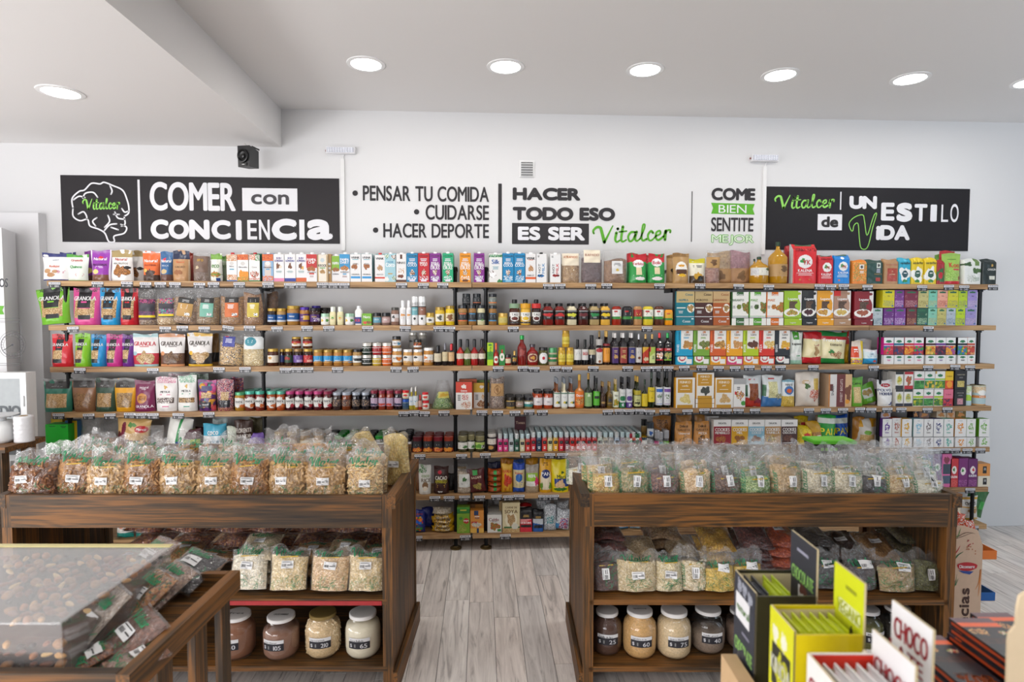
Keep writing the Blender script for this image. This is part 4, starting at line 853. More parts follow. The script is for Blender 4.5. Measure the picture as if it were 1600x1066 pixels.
tau(831.5, 846, '2e1c1a', 'd0302c', '5a1a14', 'dark sauce bottle with bright red neck')
def sq(x0, x1, body, c, desc): P('squaresauce', x0, x1, 474, desc, 'none', cap='1a1a1a', body=body, label=[(.26, .68, f'201c1c|r .2 .86 .8 .92 ccc|g .5 .5 .32 .18 {c}|l .5 .25 .05 .4 aaa 2')], n=2)
sq(848.5, 866, '7a1f1a', 'c82a2a', 'red chunky sauce bottle with black label'); sq(867.5, 884, '7a1f1a', 'c82a2a', 'red chunky sauce bottle with black label')
sq(886.5, 903, 'd8cfae', 'd8d840', 'cream chunky sauce bottle with black label'); sq(904.5, 921, '4a1c1a', '6a2228', 'dark maroon chunky sauce bottle with black label')
sq(922, 938.5, 'b09a6a', '2a8a4a', 'beige herb sauce bottle with black label'); sq(939.3, 955.5, 'dfae48', 'e8c820', 'golden chunky sauce bottle with black label')
def fz(x0, x1, yt, body, c, desc, base='f0f0f0', lb='eeeee8'):
    r = P('flip', x0, x1, yt, desc, 'none', body=body, label=[(.3, .78, f'{lb}|r 0 0 1 .25 3a8a3a|e .4 .8 .14 .1 c03030|l .5 .6 .08 .6 {c} 2|e .8 .2 .1 .1 e8e040')])
for x0, x1, yt, bd, c, ds, lb in ((957.5, 973, 477, '9a2a1c', '444', 'squeeze bottle of ketchup with pale label', 'eeeee8'), (974, 990.5, 477, '26272b', 'ccc', 'black squeeze bottle', '26272b'), (991.5, 1005.5, 477, 'b88a5c', 'e8d060', 'tan squeeze bottle with red label', 'a83028'),
                             (1006.5, 1023.7, 477, 'dcc83a', '444', 'yellow squeeze bottle with pale label', 'eeeee0'), (1024.3, 1040, 477, '5a3226', '444', 'brown squeeze bottle with pale label', 'eeeee8'), (1040.5, 1054, 482.5, 'ef9a1e', 'b8d040', 'small orange squeeze bottle', 'e8a830')):
    fz(x0, x1, yt, bd, c, ds, lb=lb)
def pasta(x0, x1, yt, top, bot, tc, t1, desc, side=None, ym=495.5):
    P('box', x0, x1, yt, desc, f'{bot}|r 0 .56 1 1 {top}|t .7 .88 .09 {tc} Cosas|t .4 .66 .08 {tc} {t1}|r .03 .34 .5 .38 f0ece0|e .8 .34 .2 .17 f4f0e6|g .8 .34 .16 .12 c8a868 8a6038 b08a50|l .25 .22 .02 .3 ddd 3|r 0 .0 1 .02 eee', yb=ym, side=side or bot, d=.06)
    P('box', x0, x1, ym + .5, desc.replace('box', 'box lying flat, under the upright one,', 1) if 0 else 'lying ' + desc, f'{bot}|t .55 .5 .3 eee Cosas|r .82 .75 .95 .85 eee', side=bot, d=.17)
pasta(1057.5, 1086.2, 455.5, 'c8b07a', '1f7c8c', '1c7888', 'NUPIRA', 'teal and sand pasta box')
pasta(1086.7, 1114.8, 455.5, 'c0a878', '4c2a26', '3a2420', 'POROTO', 'dark brown and sand pasta box')
pasta(1115.2, 1141.5, 455.5, 'c8a878', 'b05a26', '9a5020', 'GARBANZO', 'rust orange and sand pasta box')
def veg(x0, x1, c, t1, gcol, desc):
    P('box', x0, x1, 456.5, desc, f'f0efe8|r .3 .85 .7 1 {c}|t .5 .9 .07 fff Cosas|t .3 .68 .09 {c} {t1}|e .45 .42 .14 .1 {gcol}|g .9 .4 .26 .2 {gcol} c85030 6aa040|r 0 0 1 .04 eee|r 0 .05 1 .07 {c}|r 0 0 .06 1 {c}|l .15 .44 .02 .18 888 3', yb=496.5, side=c, d=.06)
    P('box', x0, x1, 497.5, 'lying ' + desc, f'f0efe8|r .25 0 .72 1 {c}|t .5 .5 .3 fff Cosas', side=c, d=.17)
veg(1144, 1171, '3f6a3a', 'AMARANTO', '7a8a30 5a6a28', 'white box with dark green edge and amaranth bowl')
veg(1171.5, 1198.3, '5aa02c', 'MAIZ', '5a8a30 3a3a28', 'white box with bright green edge and seed bowl')
veg(1198.6, 1225.3, 'd8701c', 'MAIZ', 'c88a30 a05020', 'white box with orange edge and pasta bowl')
def leg(x0, x1, c, bot, food, desc, tcol='fff', topc=None, yt=454.5, ym=497):
    P('box', x0, x1, yt, desc, f'{c}|e .1 .35 .95 .5 {c}|r .8 .2 1 1 e8e4e0|e .2 .45 .75 .46 {c}|r 0 .8 .4 1 {topc or c}|s .28 .3 .75 .62 5a4434 6a5040 443226|t .5 .69 .11 {tcol} Legumo|e .45 .2 .45 .15 f4f2ec|g .45 .21 .3 .1 {food}|e .78 .44 .16 .1 {c}|e .85 .9 .1 .05 {bot}', yb=ym, side=c, d=.06)
    P('box', x0, x1, ym + .6, 'lying ' + desc, f'{bot}|t .5 .35 .25 eee Legumo|r .85 .75 .97 .9 eee', side=bot, d=.17)
leg(1226.5, 1254, '9cc22c', 'a4c41e', 'd8b860 c07838 6a9a40', 'lime green pasta box with white plate')
leg(1254.5, 1277.8, '262628', '1c1c20', '5a2a30 3a2026', 'black pasta box with white plate', topc='333')
leg(1278.2, 1304, 'e8a01c', 'eca418', 'd8b050 c88038', 'amber pasta box with white plate')
leg(1304.4, 1331, 'b08870', 'b08a68', 'e0c868 c8a050', 'red and brown pasta box with white plate', topc='d02820')
leg(1336.5, 1366.5, '8a1824', '801420', 'b86a48 9a4a38', 'maroon pasta box with white plate', yt=455.5, ym=498.5)
P('box', 1362, 1376, 457, 'black box in the shadow beside the pipe', '201a1a|r .85 0 1 1 b8a020', b=.1)
def tea(x0, x1, yt, yb, c, c2, desc, nn=1):
    P('tea', x0, x1, yt, desc, f'{c}|s .06 .06 .94 .42 {c} {c2} {c2}|s .05 .55 .95 .7 {c} {c} {c2}|r .2 .5 .8 .78 {c}|r .2 .82 .8 .9 2c6a4a|e .5 .87 .2 .06 2c6a4a|t .5 .66 .06 444 TEA|e .86 .1 .08 .05 3a6a9a', yb=yb, d=.07, n=nn)
up = [(1380.7, 1399.3, 'd8cc1e', 'b0b060', 'yellow'), (1399.6, 1414.3, '7a3a8a', 'b08ab8', 'purple'), (1415, 1436.3, '7a2440', 'b07a80', 'maroon'), (1436.6, 1452.6, 'c8c080', 'a8a060', 'khaki'), (1452.9, 1466.3, '7cc8b0', 'a8b890', 'mint'),
      (1466.6, 1482.7, 'e8a890', 'c87a68', 'salmon pink'), (1483, 1499.3, 'd0cc2c', 'a8a850', 'yellow green'), (1499.6, 1513.5, 'b4d024', 'a0a858', 'lime'), (1513.8, 1529, '9a8ac8', 'b8a8c8', 'lilac')]
for a, b_, c, c2, nm in up: tea(a, b_, 453.5, 481, c, c2, f'{nm} tea box in the upper row')
lo = [(1365, 1380.5, 'b8c4c8', '90a0a8', 'pale grey'), (1382.5, 1398.5, '6a2a7e', 'a88ab8', 'violet'), (1399.3, 1416.7, '7a3a92', 'b89ac8', 'purple'), (1418.3, 1434, '6a2c34', 'a07058', 'brown red'), (1434.5, 1451, '1f5a44', '90b090', 'dark green'),
      (1452, 1465.8, '84c8b0', 'a8b890', 'mint'), (1466.2, 1480.2, 'c4bc70', 'a8a060', 'khaki'), (1480.6, 1495, 'b4c0cc', '90a0b0', 'pale blue'), (1495.4, 1509.8, 'b8d41e', 'a0a858', 'lime'), (1510.2, 1527.5, '9a90c8', 'b8a8c8', 'lilac')]
for a, b_, c, c2, nm in lo: tea(a, b_, 481.8, None, c, c2, f'{nm} tea box in the lower row')
# ---------------------------------------------------------------- third shelf
CUR[0] = 2
def gran2(c, d2='1c1c20'): return f'{c}|s .25 .86 .75 1 {c} {d2}|r .25 .48 .62 .84 {d2}|s .12 .24 .7 .5 {GR}|r .62 .24 .74 .6 {c}|r .15 .12 .6 .24 {d2}|t .43 .68 .09 ddd GRANOLA|l .43 .58 .03 .25 {c} 1'
for x0, x1, yt, c, nm in ((72.5, 106, 523, 'd0202e', 'red granola bag at the shelf end'), (109, 134, 521.6, '84c424', 'lime green granola bag'), (134.5, 159, 523, '1a8cc8', 'blue granola bag'), (158.5, 186, 523, 'c8348a', 'pink granola bag'), (183.5, 206, 522.7, '6a2a8a', 'violet granola bag')):
    P('pouch', x0, x1, yt, nm + ', shorter kind', gran2(c), d=.08, tw=1.04)
def gw(c, mid, t): return f'ece8e6|r 0 .9 1 1 {c}|r 0 0 1 .06 {c}|t .5 .7 .13 {t} GRANOLA|l .5 .6 .02 .5 {t} 1|r 0 .06 1 .4 {mid}|g .55 .26 .34 .17 {GR}|e .15 .4 .1 .06 {c}'
P('pouch', 237, 250, 526, 'amber pouch half hidden by the pale blue one', 'd8a040|r 0 .3 1 1 b08860', b=.05)
P('pouch', 201, 242, 522.3, 'pale blue and white granola pouch with red bowl', gw('a8ccd0', 'c83a48', 'c83a48'), tw=1.04)
P('pouch', 280, 296, 524, 'brown pouch half hidden between two granola pouches', '7a5a48|r 0 .5 1 .9 c8b8b0', b=.05)
P('pouch', 243.5, 283.5, 522.3, 'peach and white granola pouch with chocolate cluster', gw('d8986a', '6a4a3a', '554a44').replace(GR, '6a4a34 4a3020 8a6a4a'), tw=1.05)
P('pouch', 288, 327, 521, 'yellow and white granola pouch with dark bowl', gw('e0b02c', '2c2a2a', '4a443c'), tw=1.04)
P('pouch', 322, 338, 522, 'tan granola pouch half hidden beside the oat bag', 'b08a5a|r 0 .9 1 1 c89a50|r 0 .1 1 .4 2c2a2a', b=.05)
P('clearbag', 334, 376, 522.5, 'clear bag of oats with dark raisins and blue label', '4a50a0|L .2 .6 .68 .92|l .5 .7 .08 .6 e8e8f8 3|l .3 .95 .08 .3 e04050 1', body='d8b47a c89c5c e0c490 3a3440 c8a468', fill=.7, d=.09, roll=.06)
P('clearbag', 373, 411, 521.5, 'clear bag of pale oats with round teal label', 'e8ecec|L .12 .52 .95 .9|e .35 .6 .3 .36 4a98a8|l .35 .65 .07 .3 fff 2', body='dcc898 d0b880 e8d8b0 c8ac74', fill=.66, d=.09)
P('jar', 414.5, 431.5, 545.6, 'brown spread jar with gold lid and white label', 'e8e0d0|g .4 .65 .12 .2 c8903a|l .5 .3 .06 .6 a33 2', cap='b8963c', body='4a2416')
P('jar', 435, 443, 546, 'blue label jar half hidden between the spread jars', '2a3a7a', cap='b8963c', body='3a2018', b=.05)
P('jar', 442, 455, 545.5, 'dark spread jar with green label', '2a4a34|g .4 .6 .3 .2 a83030|l .5 .3 .06 .6 3aa050 1', cap='b8963c', body='3a2018')
P('jar', 455.5, 471, 545.5, 'dark spread jar with purple label', '6a4a9a|l .5 .7 .1 .6 e8e0f0 2|r .5 .1 .9 .4 c0b0d8', cap='8a6a3c', body='2e1a14')
P('jar', 471.5, 486.3, 545.5, 'dark spread jar with red label', 'c0282c|l .5 .7 .1 .6 f0e0d0 2|r .5 .1 .9 .4 e8b0a0', cap='b8963c', body='3a1c14')
P('jar', 453, 467.5, 527, 'spread jar with red band, on the purple label jar', 'ece4d8|r 0 .6 1 1 b82a2c|g .5 .5 .15 .2 c8903a', cap='b8963c', body='5a2c18', yb=544.8)
P('jar', 470.5, 485.5, 527, 'spread jar with red band, on the red label jar', 'ece4d8|r 0 .6 1 1 b82a2c|g .5 .5 .15 .2 c8903a', cap='b8963c', body='5a2c18', yb=544.8)
for x in (487, 502.7, 518.5, 533.5): P('jar', x, x + 15.3, 547, 'peanut butter jar with bright blue label', '2d9cd8|l .5 .75 .08 .7 fff 3|g .5 .12 .5 .12 d8a860 c08840|r .3 .3 .7 .4 e8f0f4', cap='a8883c', body='b07a3c', n=3)
P('jar', 549, 563.5, 546.5, 'nut butter jar with black and white label', 'e8e8e4|r .35 .2 .95 .6 2a2a2a|t .35 .5 .3 222 ISLA|l .5 .85 .08 .5 888 1', cap='2c2a2a', body='b08a54', n=2)
for x, (c1, c2) in zip((564.2, 580, 595.5), (('2c3430', '26382c'), ('c8a838', 'a82a30'), ('dc6a2c', 'd8622c'))):
    for k, (c, yt, yb) in enumerate(((c1, 555.3, None), (c2, 536.3, 555))):
        nm = {'2c3430': 'black', '26382c': 'dark green', 'c8a838': 'mustard', 'a82a30': 'red', 'dc6a2c': 'orange', 'd8622c': 'orange'}[c]
        P('lowjar', x, x + 15, yt, f'small {nm} label jar, {"lower" if k == 0 else "upper"} of a stack of two', f'{c}|l .5 .7 .14 .6 eee 2|r 0 0 1 .12 eee|r 0 .88 1 1 eee', cap='d8d4cc', body=c, yb=yb, n=2)
P('jar', 611, 627, 545, 'nut butter jar with white lid and orange splash label', 'f0ece4|g .7 .5 .25 .25 e8862c|t .35 .55 .25 333 nuts|l .5 .2 .06 .5 c84 1', cap='f0eeea', body='c08a48')
P('lowjar', 611.5, 625.5, 526, 'jar with black lid on the orange splash jar', 'e8e8e8|t .4 .5 .3 555 nuts|g .75 .4 .15 .25 48a', cap='2a2a2c', body='b08a54', yb=544)
for x, d_ in ((628.5, 'white labelled cashew butter jar beside the splash jar'), (644.3, 'white labelled cashew butter jar under a black lidded jar')):
    P('jar', x, x + 15.3, 546.6, d_, 'eceae6|e .35 .75 .16 .16 2c2c2c|l .5 .4 .06 .6 555 2|g .5 .12 .5 .1 d8b078', cap='eceae8', body='c89858')
P('lowjar', 645.3, 658, 531, 'black lidded jar on the cashew butter jar', 'eee|s 0 .5 1 1 3a2a24 e0703a|l .5 .2 .1 .6 555 1', cap='222', body='8a5a34', yb=546)
for x in (637.5, 652.5): P('jar', x, x + 14, 520, 'tall grey jar stacked behind the cashew butter', '8a8884|e .35 .6 .14 .16 2c2c2c|l .5 .3 .06 .6 555 2', cap='c8c4bc', body='9a968e', b=.1, yb=545)
P('jar', 660.6, 676.6, 544, 'peanut butter jar with white lid beside the black bottles', 'eeeae4|g .3 .6 .15 .2 e08030|l .6 .6 .06 .4 555 3|g .6 .14 .4 .1 c88848', cap='ecebe8', body='b8803c', n=2)
P('hot', 677.5, 689.5, 541, 'round black sauce bottle with beige label', 'd8ccb0|l .5 .6 .06 .6 a33 2', cap='1a1a1c', body='1c1618', n=2)
P('hot', 690.5, 699.5, 537, 'silver necked sauce bottle with beige label', 'd8c8a0|l .5 .6 .06 .6 555 2', cap='6a6a70', body='241c1c')
P('hot', 700, 709.5, 538, 'slim black sauce bottle with red cap', 'd8b080|l .5 .6 .06 .6 555 1', cap='c02028', body='1e1414', n=2)
for x, c, nm in ((713, 'b0241c', 'red'), (724.5, '4a5a20', 'olive green'), (735.5, 'a01c1c', 'crimson'), (747.3, '4a1c18', 'dark brown')):
    P('hot', x, x + 11.5, 531, f'{nm} hot sauce bottle with black sealed neck', 'none', cap='161416', body=c, label=[(.26, .46, 'dcd4c0|l .5 .65 .15 .6 a44 2')], n=2)
P('box', 761.3, 770.6, 536, 'slim lime green box', 'b8dc20|r 0 .25 1 .6 4aa038|v .5 .62 .4 .4 2a6a20 Doria|e .5 .9 .3 .05 3a8a30', d=.03)
P('hot', 771.3, 779.3, 536.5, 'red pepper sauce bottle with orange cap', 'none', cap='e05a28', body='a8281c', label=[(.1, .42, 'a8281c|e .5 .5 .4 .5 f0ece0|e .5 .5 .2 .2 c03028')])
P('box', 780, 789, 540, 'slim green box with white diamond', '23843a|e .5 .42 .42 .2 f0ece0|e .5 .7 .18 .1 c83028|e .5 .42 .15 .08 3a8a40', d=.03)
P('lowjar', 788.5, 799, 554.5, 'small red jar with dark lid', 'e0cfa8|l .5 .6 .1 .6 a33 1', cap='26201e', body='9a2018')
P('hot', 800, 808.3, 549, 'little black bottle with gold cap', '201818|s .2 .2 .8 .8 c83028 4a9a40 e0b030', cap='c8a050', body='1c1414')
P('sauce', 809, 823.3, 524.5, 'red chilli sauce bottle with green nozzle', 'none', cap='1f9a44', body='7a1a16', label=[(.3, .58, '7a1a16|g .5 .5 .2 .35 a85048|l .5 .1 .05 .6 c88 1')])
P('sauce', 823.8, 842, 538.5, 'squat red sauce flask with round emblem', 'none', cap='4a4248', body='8a1c18', label=[(.12, .6, '8a1c18|e .5 .5 .34 .42 d8c8a8|e .5 .5 .26 .32 7a1a16|g .5 .5 .14 .16 d8a040')])
P('jar', 842.5, 857, 543.5, 'olive jar with black lid and round white label', 'none', cap='1e1c1e', body='4a4a20', label=[(.1, .7, '4a4a20|e .5 .5 .4 .5 ececea|e .5 .5 .12 .14 c02030|l .5 .85 .04 .4 555 1')])
P('lowjar', 857.8, 872, 544, 'herb jar with green lid and orange band', '2a7a40|r 0 .35 1 .6 d87028|t .5 .47 .2 fff VEGANO', cap='4a8a5a', body='b0a488')
for x, yt, yb, nm in ((873, 543.5, None, 'yellow spread jar with gold lid in front'), (885.8, 543.5, None, 'yellow spread jar with gold lid in front'), (879.3, 516.8, 543, 'yellow spread jar with gold lid on top of two more')):
    P('jar', x, x + 11.8, yt, nm, 'e0cc50|r .1 .2 .9 .5 c8b030|l .5 .75 .06 .6 6a5a20 2', cap='b8902e', body='c8a02c', yb=yb)
P('hot', 898, 909.5, 531, 'small black bottle with white label beside yellow jars', 'dcdcd8|l .5 .6 .08 .6 333 2', cap='161616', body='15151a')
P('hot', 910, 920.8, 531, 'small black bottle with red lettering on label', 'dcd8d4|t .5 .6 .3 b84040 BALSA', cap='161616', body='15151a')
P('hot', 921.3, 932, 524.3, 'large black bottle with thin beige label', 'none', cap='1a1a1c', body='16161a', label=[(.35, .52, 'c8bc98|l .5 .6 .15 .6 333 2')], n=2)
P('longneck', 932.5, 943.3, 517.5, 'vinegar bottle with white and red oval label', 'none', cap='8a7040', body='1c1416', label=[(.05, .5, 'd8d4cc|e .5 .85 .4 .14 a82028|l .5 .5 .04 .5 555 3|e .5 .12 .12 .08 8a5028'), (.58, .76, 'b8b4b0')])
P('longneck', 944, 955, 517.2, 'vinegar bottle with gold cap and orange label', 'none', cap='c8a050', body='2a1a14', label=[(.08, .5, 'e89a2c|l .5 .8 .05 .5 6a3a10 3|r 0 .0 1 .1 c87818'), (.56, .62, '8a1c20')], n=2)
for x, x1, c, nm in ((957.4, 968.5, '4a2a6a', 'purple'), (970, 982, '9a3a34', 'red'), (983.5, 994.5, '3a3a78', 'navy')):
    P('squarebottle', x, x1, 520.5, f'square balsamic bottle with {nm} label', 'none', cap='d8d4d0', body='17131a', label=[(.06, .56, f'{c}|r 0 0 .08 1 b0a080|r .92 0 1 1 b0a080|r 0 .96 1 1 b0a080|l .5 .75 .05 .5 c8b080 2|g .5 .4 .2 .12 c8a060')], n=2)
P('longneck', 995, 1005, 522, 'dark bottle wrapped in clear film at the neck', 'none', cap='c8c8cc', body='241a1c', label=[(.08, .56, 'cfcac4|e .5 .3 .14 .1 6a3a28|l .5 .7 .04 .5 555 2')])
P('squarebottle', 1005.6, 1015.6, 522.3, 'dark bottle with gold cap and red yellow label', 'none', cap='c09a58', body='1e1816', label=[(.06, .58, 'd8a830|d .55 .5 b8341c|g .5 .25 .25 .12 d8c8a0')])
P('squarebottle', 1016, 1026, 522.3, 'dark bottle with gold cap and green red label', 'none', cap='c09a58', body='1e1816', label=[(.06, .58, 'a8c050|d .3 .5 cfdc90|r 0 .7 .3 1 b83028|l .6 .4 .04 .4 354 3')])
P('squarebottle', 1027, 1038.5, 520.5, 'dark bottle with red cap and red banded picture', 'none', cap='d02028', body='161416', label=[(.14, .52, '2a2424|r 0 .8 1 1 c82830|r 0 0 1 .08 c82830|g .5 .4 .3 .25 d89048 fff|l .5 .9 .05 .5 fff 1')])
P('squarebottle', 1039.3, 1052, 520.5, 'dark bottle with green cap and green banded picture', 'none', cap='1f9a4a', body='161416', label=[(.14, .52, '2a3a24|r 0 .8 1 1 c82830|r 0 0 1 .1 88c030|g .5 .4 .3 .25 d8b070 6aa040|l .5 .9 .05 .5 fff 1')])
def cook(x0, x1, c, c3, food, t, nm):
    P('box', x0, x1, 515.7, nm, f'{c}|r .27 .28 1 1 f0ede6|g .68 .45 .34 .14 {food}|d .26 .03 {c}|v .1 .3 .14 .3 fff {t}|l .68 .92 .05 .14 d8a020 1|t .66 .93 .08 c8402c 123|t .66 .84 .08 222 Listo|r .16 .6 .19 .95 222|l .6 .72 .02 .35 {c} 2|g .85 .3 .1 .06 e89030', yb=556.5, side=c, d=.05)
    P('box', x0, x1, 557.5, 'lying ' + nm, f'{c3}|e .35 .75 .3 .5 f0eee6|e .35 .8 .2 .35 c83a50|e .35 .85 .14 .25 f0eee6|r .6 .15 .93 .7 ecebe8', side=c3, d=.17)
for x0, x1, c, c3, f, t, nm in ((1057.5, 1083.6, '1d9fc8', '1d9fc8', 'c89a58 b07a40', 'MANIES', 'turquoise baking mix box with brown stars'), (1084.3, 1110, '7aa83c', '6a9a30', '8a9a58 7a6a38 5a7a30', 'MUFFINS', 'green baking mix box with muffin'), (1110.4, 1135.8, 'd8602a', 'e8a020', 'c88a40 d8a858 5a4a28', 'MANIES', 'orange red baking mix box with dark bowl'),
                            (1136.3, 1161.8, 'f0a818', 'd8487a', 'd8a868 c88848', 'PAN', 'golden baking mix box with bread fingers'), (1162.2, 1187, 'b4cc1c', 'e8981c', '5a3426 6a4030', 'BROWNIE', 'lime baking mix box with brown cake'), (1187.3, 1211.7, 'd83020', 'd8401e', 'e0b048 e8d8a0', 'PIZZA', 'red baking mix box with pizza'),
                            (1212.2, 1235.8, '22262e', '22262e', 'e0a030 e8c040', 'REBOZADO', 'black baking mix box with yellow pieces')):
    cook(x0, x1, c, c3, f, t, nm)
P('bag', 1236, 1259, 518.5, 'white tapioca bag with green square', 'e4eae2|r .25 .76 .68 1 4aa030|t .45 .86 .08 fff pila|t .5 .62 .1 222 tapioca|g .5 .3 .4 .08 f4f4f0|r 0 0 1 .12 a8d8c0|l .6 .25 .03 .4 4a6 1')
P('bag', 1257.5, 1291, 518, 'cream snack bag with red top and bottom', 'ecdfae|r 0 .78 1 1 c02028|r 0 0 1 .2 d02430|d .16 .1 d02430|t .55 .75 .08 fff Fibra|g .6 .4 .14 .14 b08a5a|l .6 .6 .02 .4 a55 2', tw=.95, d=.09, roll=.05)
P('bag', 1284, 1330, 518, 'cream snack bag with green and red edges', 'ece2b4|r 0 .76 1 .86 c02430|r 0 .86 1 1 1f7a3c|r 0 0 1 .16 1f8a40|t .5 .74 .1 fff Fruta Arroz|t .5 .6 .08 5a4a30 tomate|g .6 .28 .22 .1 e8d0a0 a05a34|g .35 .38 .1 .06 3a8a40', d=.1, roll=.04)
P('bag', 1320, 1332, 517, 'yellow and red packet squeezed beside the pipe', 'e0b020|r 0 .6 1 1 c83028|l .5 .8 .04 .6 fff 2', b=.06)
P('pouch', 1334.5, 1353.5, 533, 'yellow bread packet with red patch', 'e8d8c8|r .8 0 1 1 e8c820|r 0 .3 .5 .75 e04a1c|r 0 0 1 .25 f0d820|s 0 .05 1 .2 f0d820 e04a40 3a60a8|l .3 .6 .05 .3 fff 2', d=.05)
P('pouch', 1345, 1368, 530.5, 'clear topped packet behind the bread packet', 'd8d4d0|r 0 0 1 .4 4a90c0', b=.07)
P('bag', 1352.5, 1377, 547, 'small blue and white packet beside the pipe', 'd8e8ee|r 0 0 1 .4 2a9ad0|r .1 .85 .9 1 e8e8ec|t .5 .72 .12 2a6a9a sal|g .7 .2 .15 .08 d04a40|l .5 .55 .03 .6 5ab 2')
FR = ['c8283a 3a5aa0 4a9a40 e05060', '8a2030 2a3a70 c83a50 5a2a40', 'e88a20 d84a20 f0b030 c83020', 'c02838 3a5098 3a9a4a d04a58', 'e0942a 6a9a38 d8602c e8c050', '5a1c38 2a2440 a82440 783050', 'e8a030 3a8ac0 a04a90 d84038', '40a050 e0a030 3a70b8 c84040', 'c8483a 8a3a28 e0a068 5a8a3a']
NB = ['magenta', 'teal', 'red', 'pink', 'dark brown', 'purple', 'black', 'near black', 'rust red']
cols = [(1382.5, 1398, 'd81c8c'), (1398.8, 1414, '1c6a8c'), (1415.2, 1429.6, 'c8283c'), (1430, 1445, 'd82a80'), (1448.2, 1463.6, '4a1c28'), (1463.9, 1479.8, '6a2a8a'), (1480, 1495, '222226'), (1498.5, 1513.3, '26262a'), (1513.6, 1525.3, 'c0503c')]
for (a, b_, c), f, nm in zip(cols, FR, NB):
    P('tea', a, b_, 527.8, f'white fruit tea box with {nm} band', f'f0f0ee|b .02 0 .98 .53 {f.split()[0]} 22 {f}|r 0 .55 1 .66 {c}|e .5 .78 .25 .08 2a7a50|r .2 .74 .8 .8 2a7a50', yb=554.6, side=c, d=.07)
    P('tea', a, b_, 555.3, f'white tea box end under the {nm} banded one', f'ececea|e .5 .78 .25 .12 2a7a50|r .2 .7 .8 .8 2a7a50|l .5 .45 .05 .4 {c} 2', d=.14)

# ---------------------------------------------------------------- fourth shelf
CUR[0] = 3
def cg(c, body, desc, x0, x1, yt=592.5, tw=1.1):
    P('pouch', x0, x1, yt, desc, f'{c}|r .06 .7 .94 .93 3a3634|r 0 .93 1 1 8a8a88|s .14 .14 .86 .56 {body}|r 0 .56 1 .72 {c}|d -2 0 fff|g .5 .84 .12 .06 555|r .2 .03 .8 .1 {c}|s .3 .76 .7 .8 8a8a8a 3a3634', tw=tw, d=.075)
P('pouch', 96, 108, 592, 'dark teal pouch edge behind the end pouch', '1f4a44', b=.08)
cg('2f7a64', 'c8a070 b08850 dcb888', 'teal pouch with granola window and dark top', 61, 104, 594, 1.14)
cg('8a6040', '8a6040 a07a50 6a4628', 'brown pouch full of granola with dark top', 106, 142)
cg('2f4a3a', 'a88458 c09c6c 8a683c', 'dark green pouch with granola window', 142, 174)
cg('e0a020', '9a7a50 b8945c 7a5a38', 'golden yellow pouch with granola window', 173, 206)
P('pouch', 231, 246, 598, 'wine red pouch half hidden behind its twin', '5a1c40', b=.06)
P('pouch', 204, 237, 596, 'wine purple pouch with stick heap', '7a2450|t .5 .78 .07 f0e0e8 natural|t .5 .72 .07 f0e0e8 crisp|e .42 .43 .26 .16 c88a40|s .25 .35 .6 .5 c88a40 6a3018 a86a30|t .55 .17 .08 f4e8f0 GRANOLA|l .5 .09 .02 .4 c8a 1')
P('pouch', 258, 296, 585.5, 'white pouch with pink top standing farther back', 'e6e0e0|s 0 .85 1 1 c898a8 e8e0e0', b=.1)
P('pouch', 290, 322, 585, 'white pouch with green top standing farther back', 'c8d4cc|s 0 .8 1 1 8ab89a c8d4cc', b=.1)
P('pouch', 237, 272, 590.5, 'white pouch with pink lace top and dark window', 'eeeae8|s .05 .82 .95 1 d890a8 eeeae8 e8b0c0|g .5 .7 .08 .05 d8b060|t .5 .57 .06 555 METKA|l .5 .48 .02 .6 d04a80 1|s .1 .24 .9 .4 4a3a34 8a7a70 f0e8e0 5a4a50|r .4 .13 .7 .16 c04a78')
P('pouch', 272, 303, 588, 'white pouch with green lace top and dark window', 'ecece8|s .05 .8 .95 1 8ac0a0 ecece8 a8d0b8|g .5 .7 .08 .05 d8b060|t .5 .57 .06 555 METKA|l .5 .48 .02 .6 3a9a70 1|s .1 .24 .9 .38 6a4a2c b08850 d8b480 4a3020|r .4 .13 .7 .16 3a9a78')
FLW = 'c84a8a e0a030 40a8a0 5a2a70 302838 e05a60'
P('pouch', 305, 333, 595, 'flower patterned pouch in bright colours', f'c05090|b 0 0 1 1 5a2a70 60 {FLW}|r .2 .65 .8 .8 5a5a80|s .2 .42 .8 .6 {GR}|r .2 .14 .8 .3 2c2834|t .5 .22 .06 ddd muesli', tw=1.05)
P('pouch', 356, 377, 591, 'dark flower patterned pouch farther back', f'5a2a3a|s 0 0 1 1 a03050 302838 c86a40 3a3a80', b=.09)
P('pouch', 334, 361, 594, 'dark red flower patterned pouch', f'8a2a40|s 0 .1 1 1 b03a50 302838 c88a90 3a3a70 d8b0a8|s .3 .35 .75 .6 {GR}|r .1 .12 .85 .34 26242c|s 0 0 1 .1 c89a70 8a3a50|l .5 .28 .03 .5 aaa 2')
JL = [(363, 380, '5aa878', 'a87a24', 'amber jam jar with green lid'), (379, 395, '58b8a4', '6a2418', 'red brown jam jar with teal lid'), (395.5, 410, '58b8a4', '7a2218', 'red jam jar with teal lid beside the pipe'),
      (413.3, 428.6, '62b8a0', 'a04a1c', 'orange jam jar with teal lid'), (429, 443, '62b8a0', 'a8481a', 'orange jam jar with teal lid'), (443.4, 458, 'b8427a', '4a1220', 'dark cherry jam jar with pink lid'), (458.3, 472, 'b8427a', '3c1020', 'dark cherry jam jar with pink lid'),
      (473, 486.8, 'b8427a', '3c1020', 'dark cherry jam jar with pink lid'), (487, 501.7, 'b8427a', '52141c', 'red berry jam jar with pink lid'), (502.3, 517, '8a2c48', '541414', 'jam jar with wine lid and orange picture')]
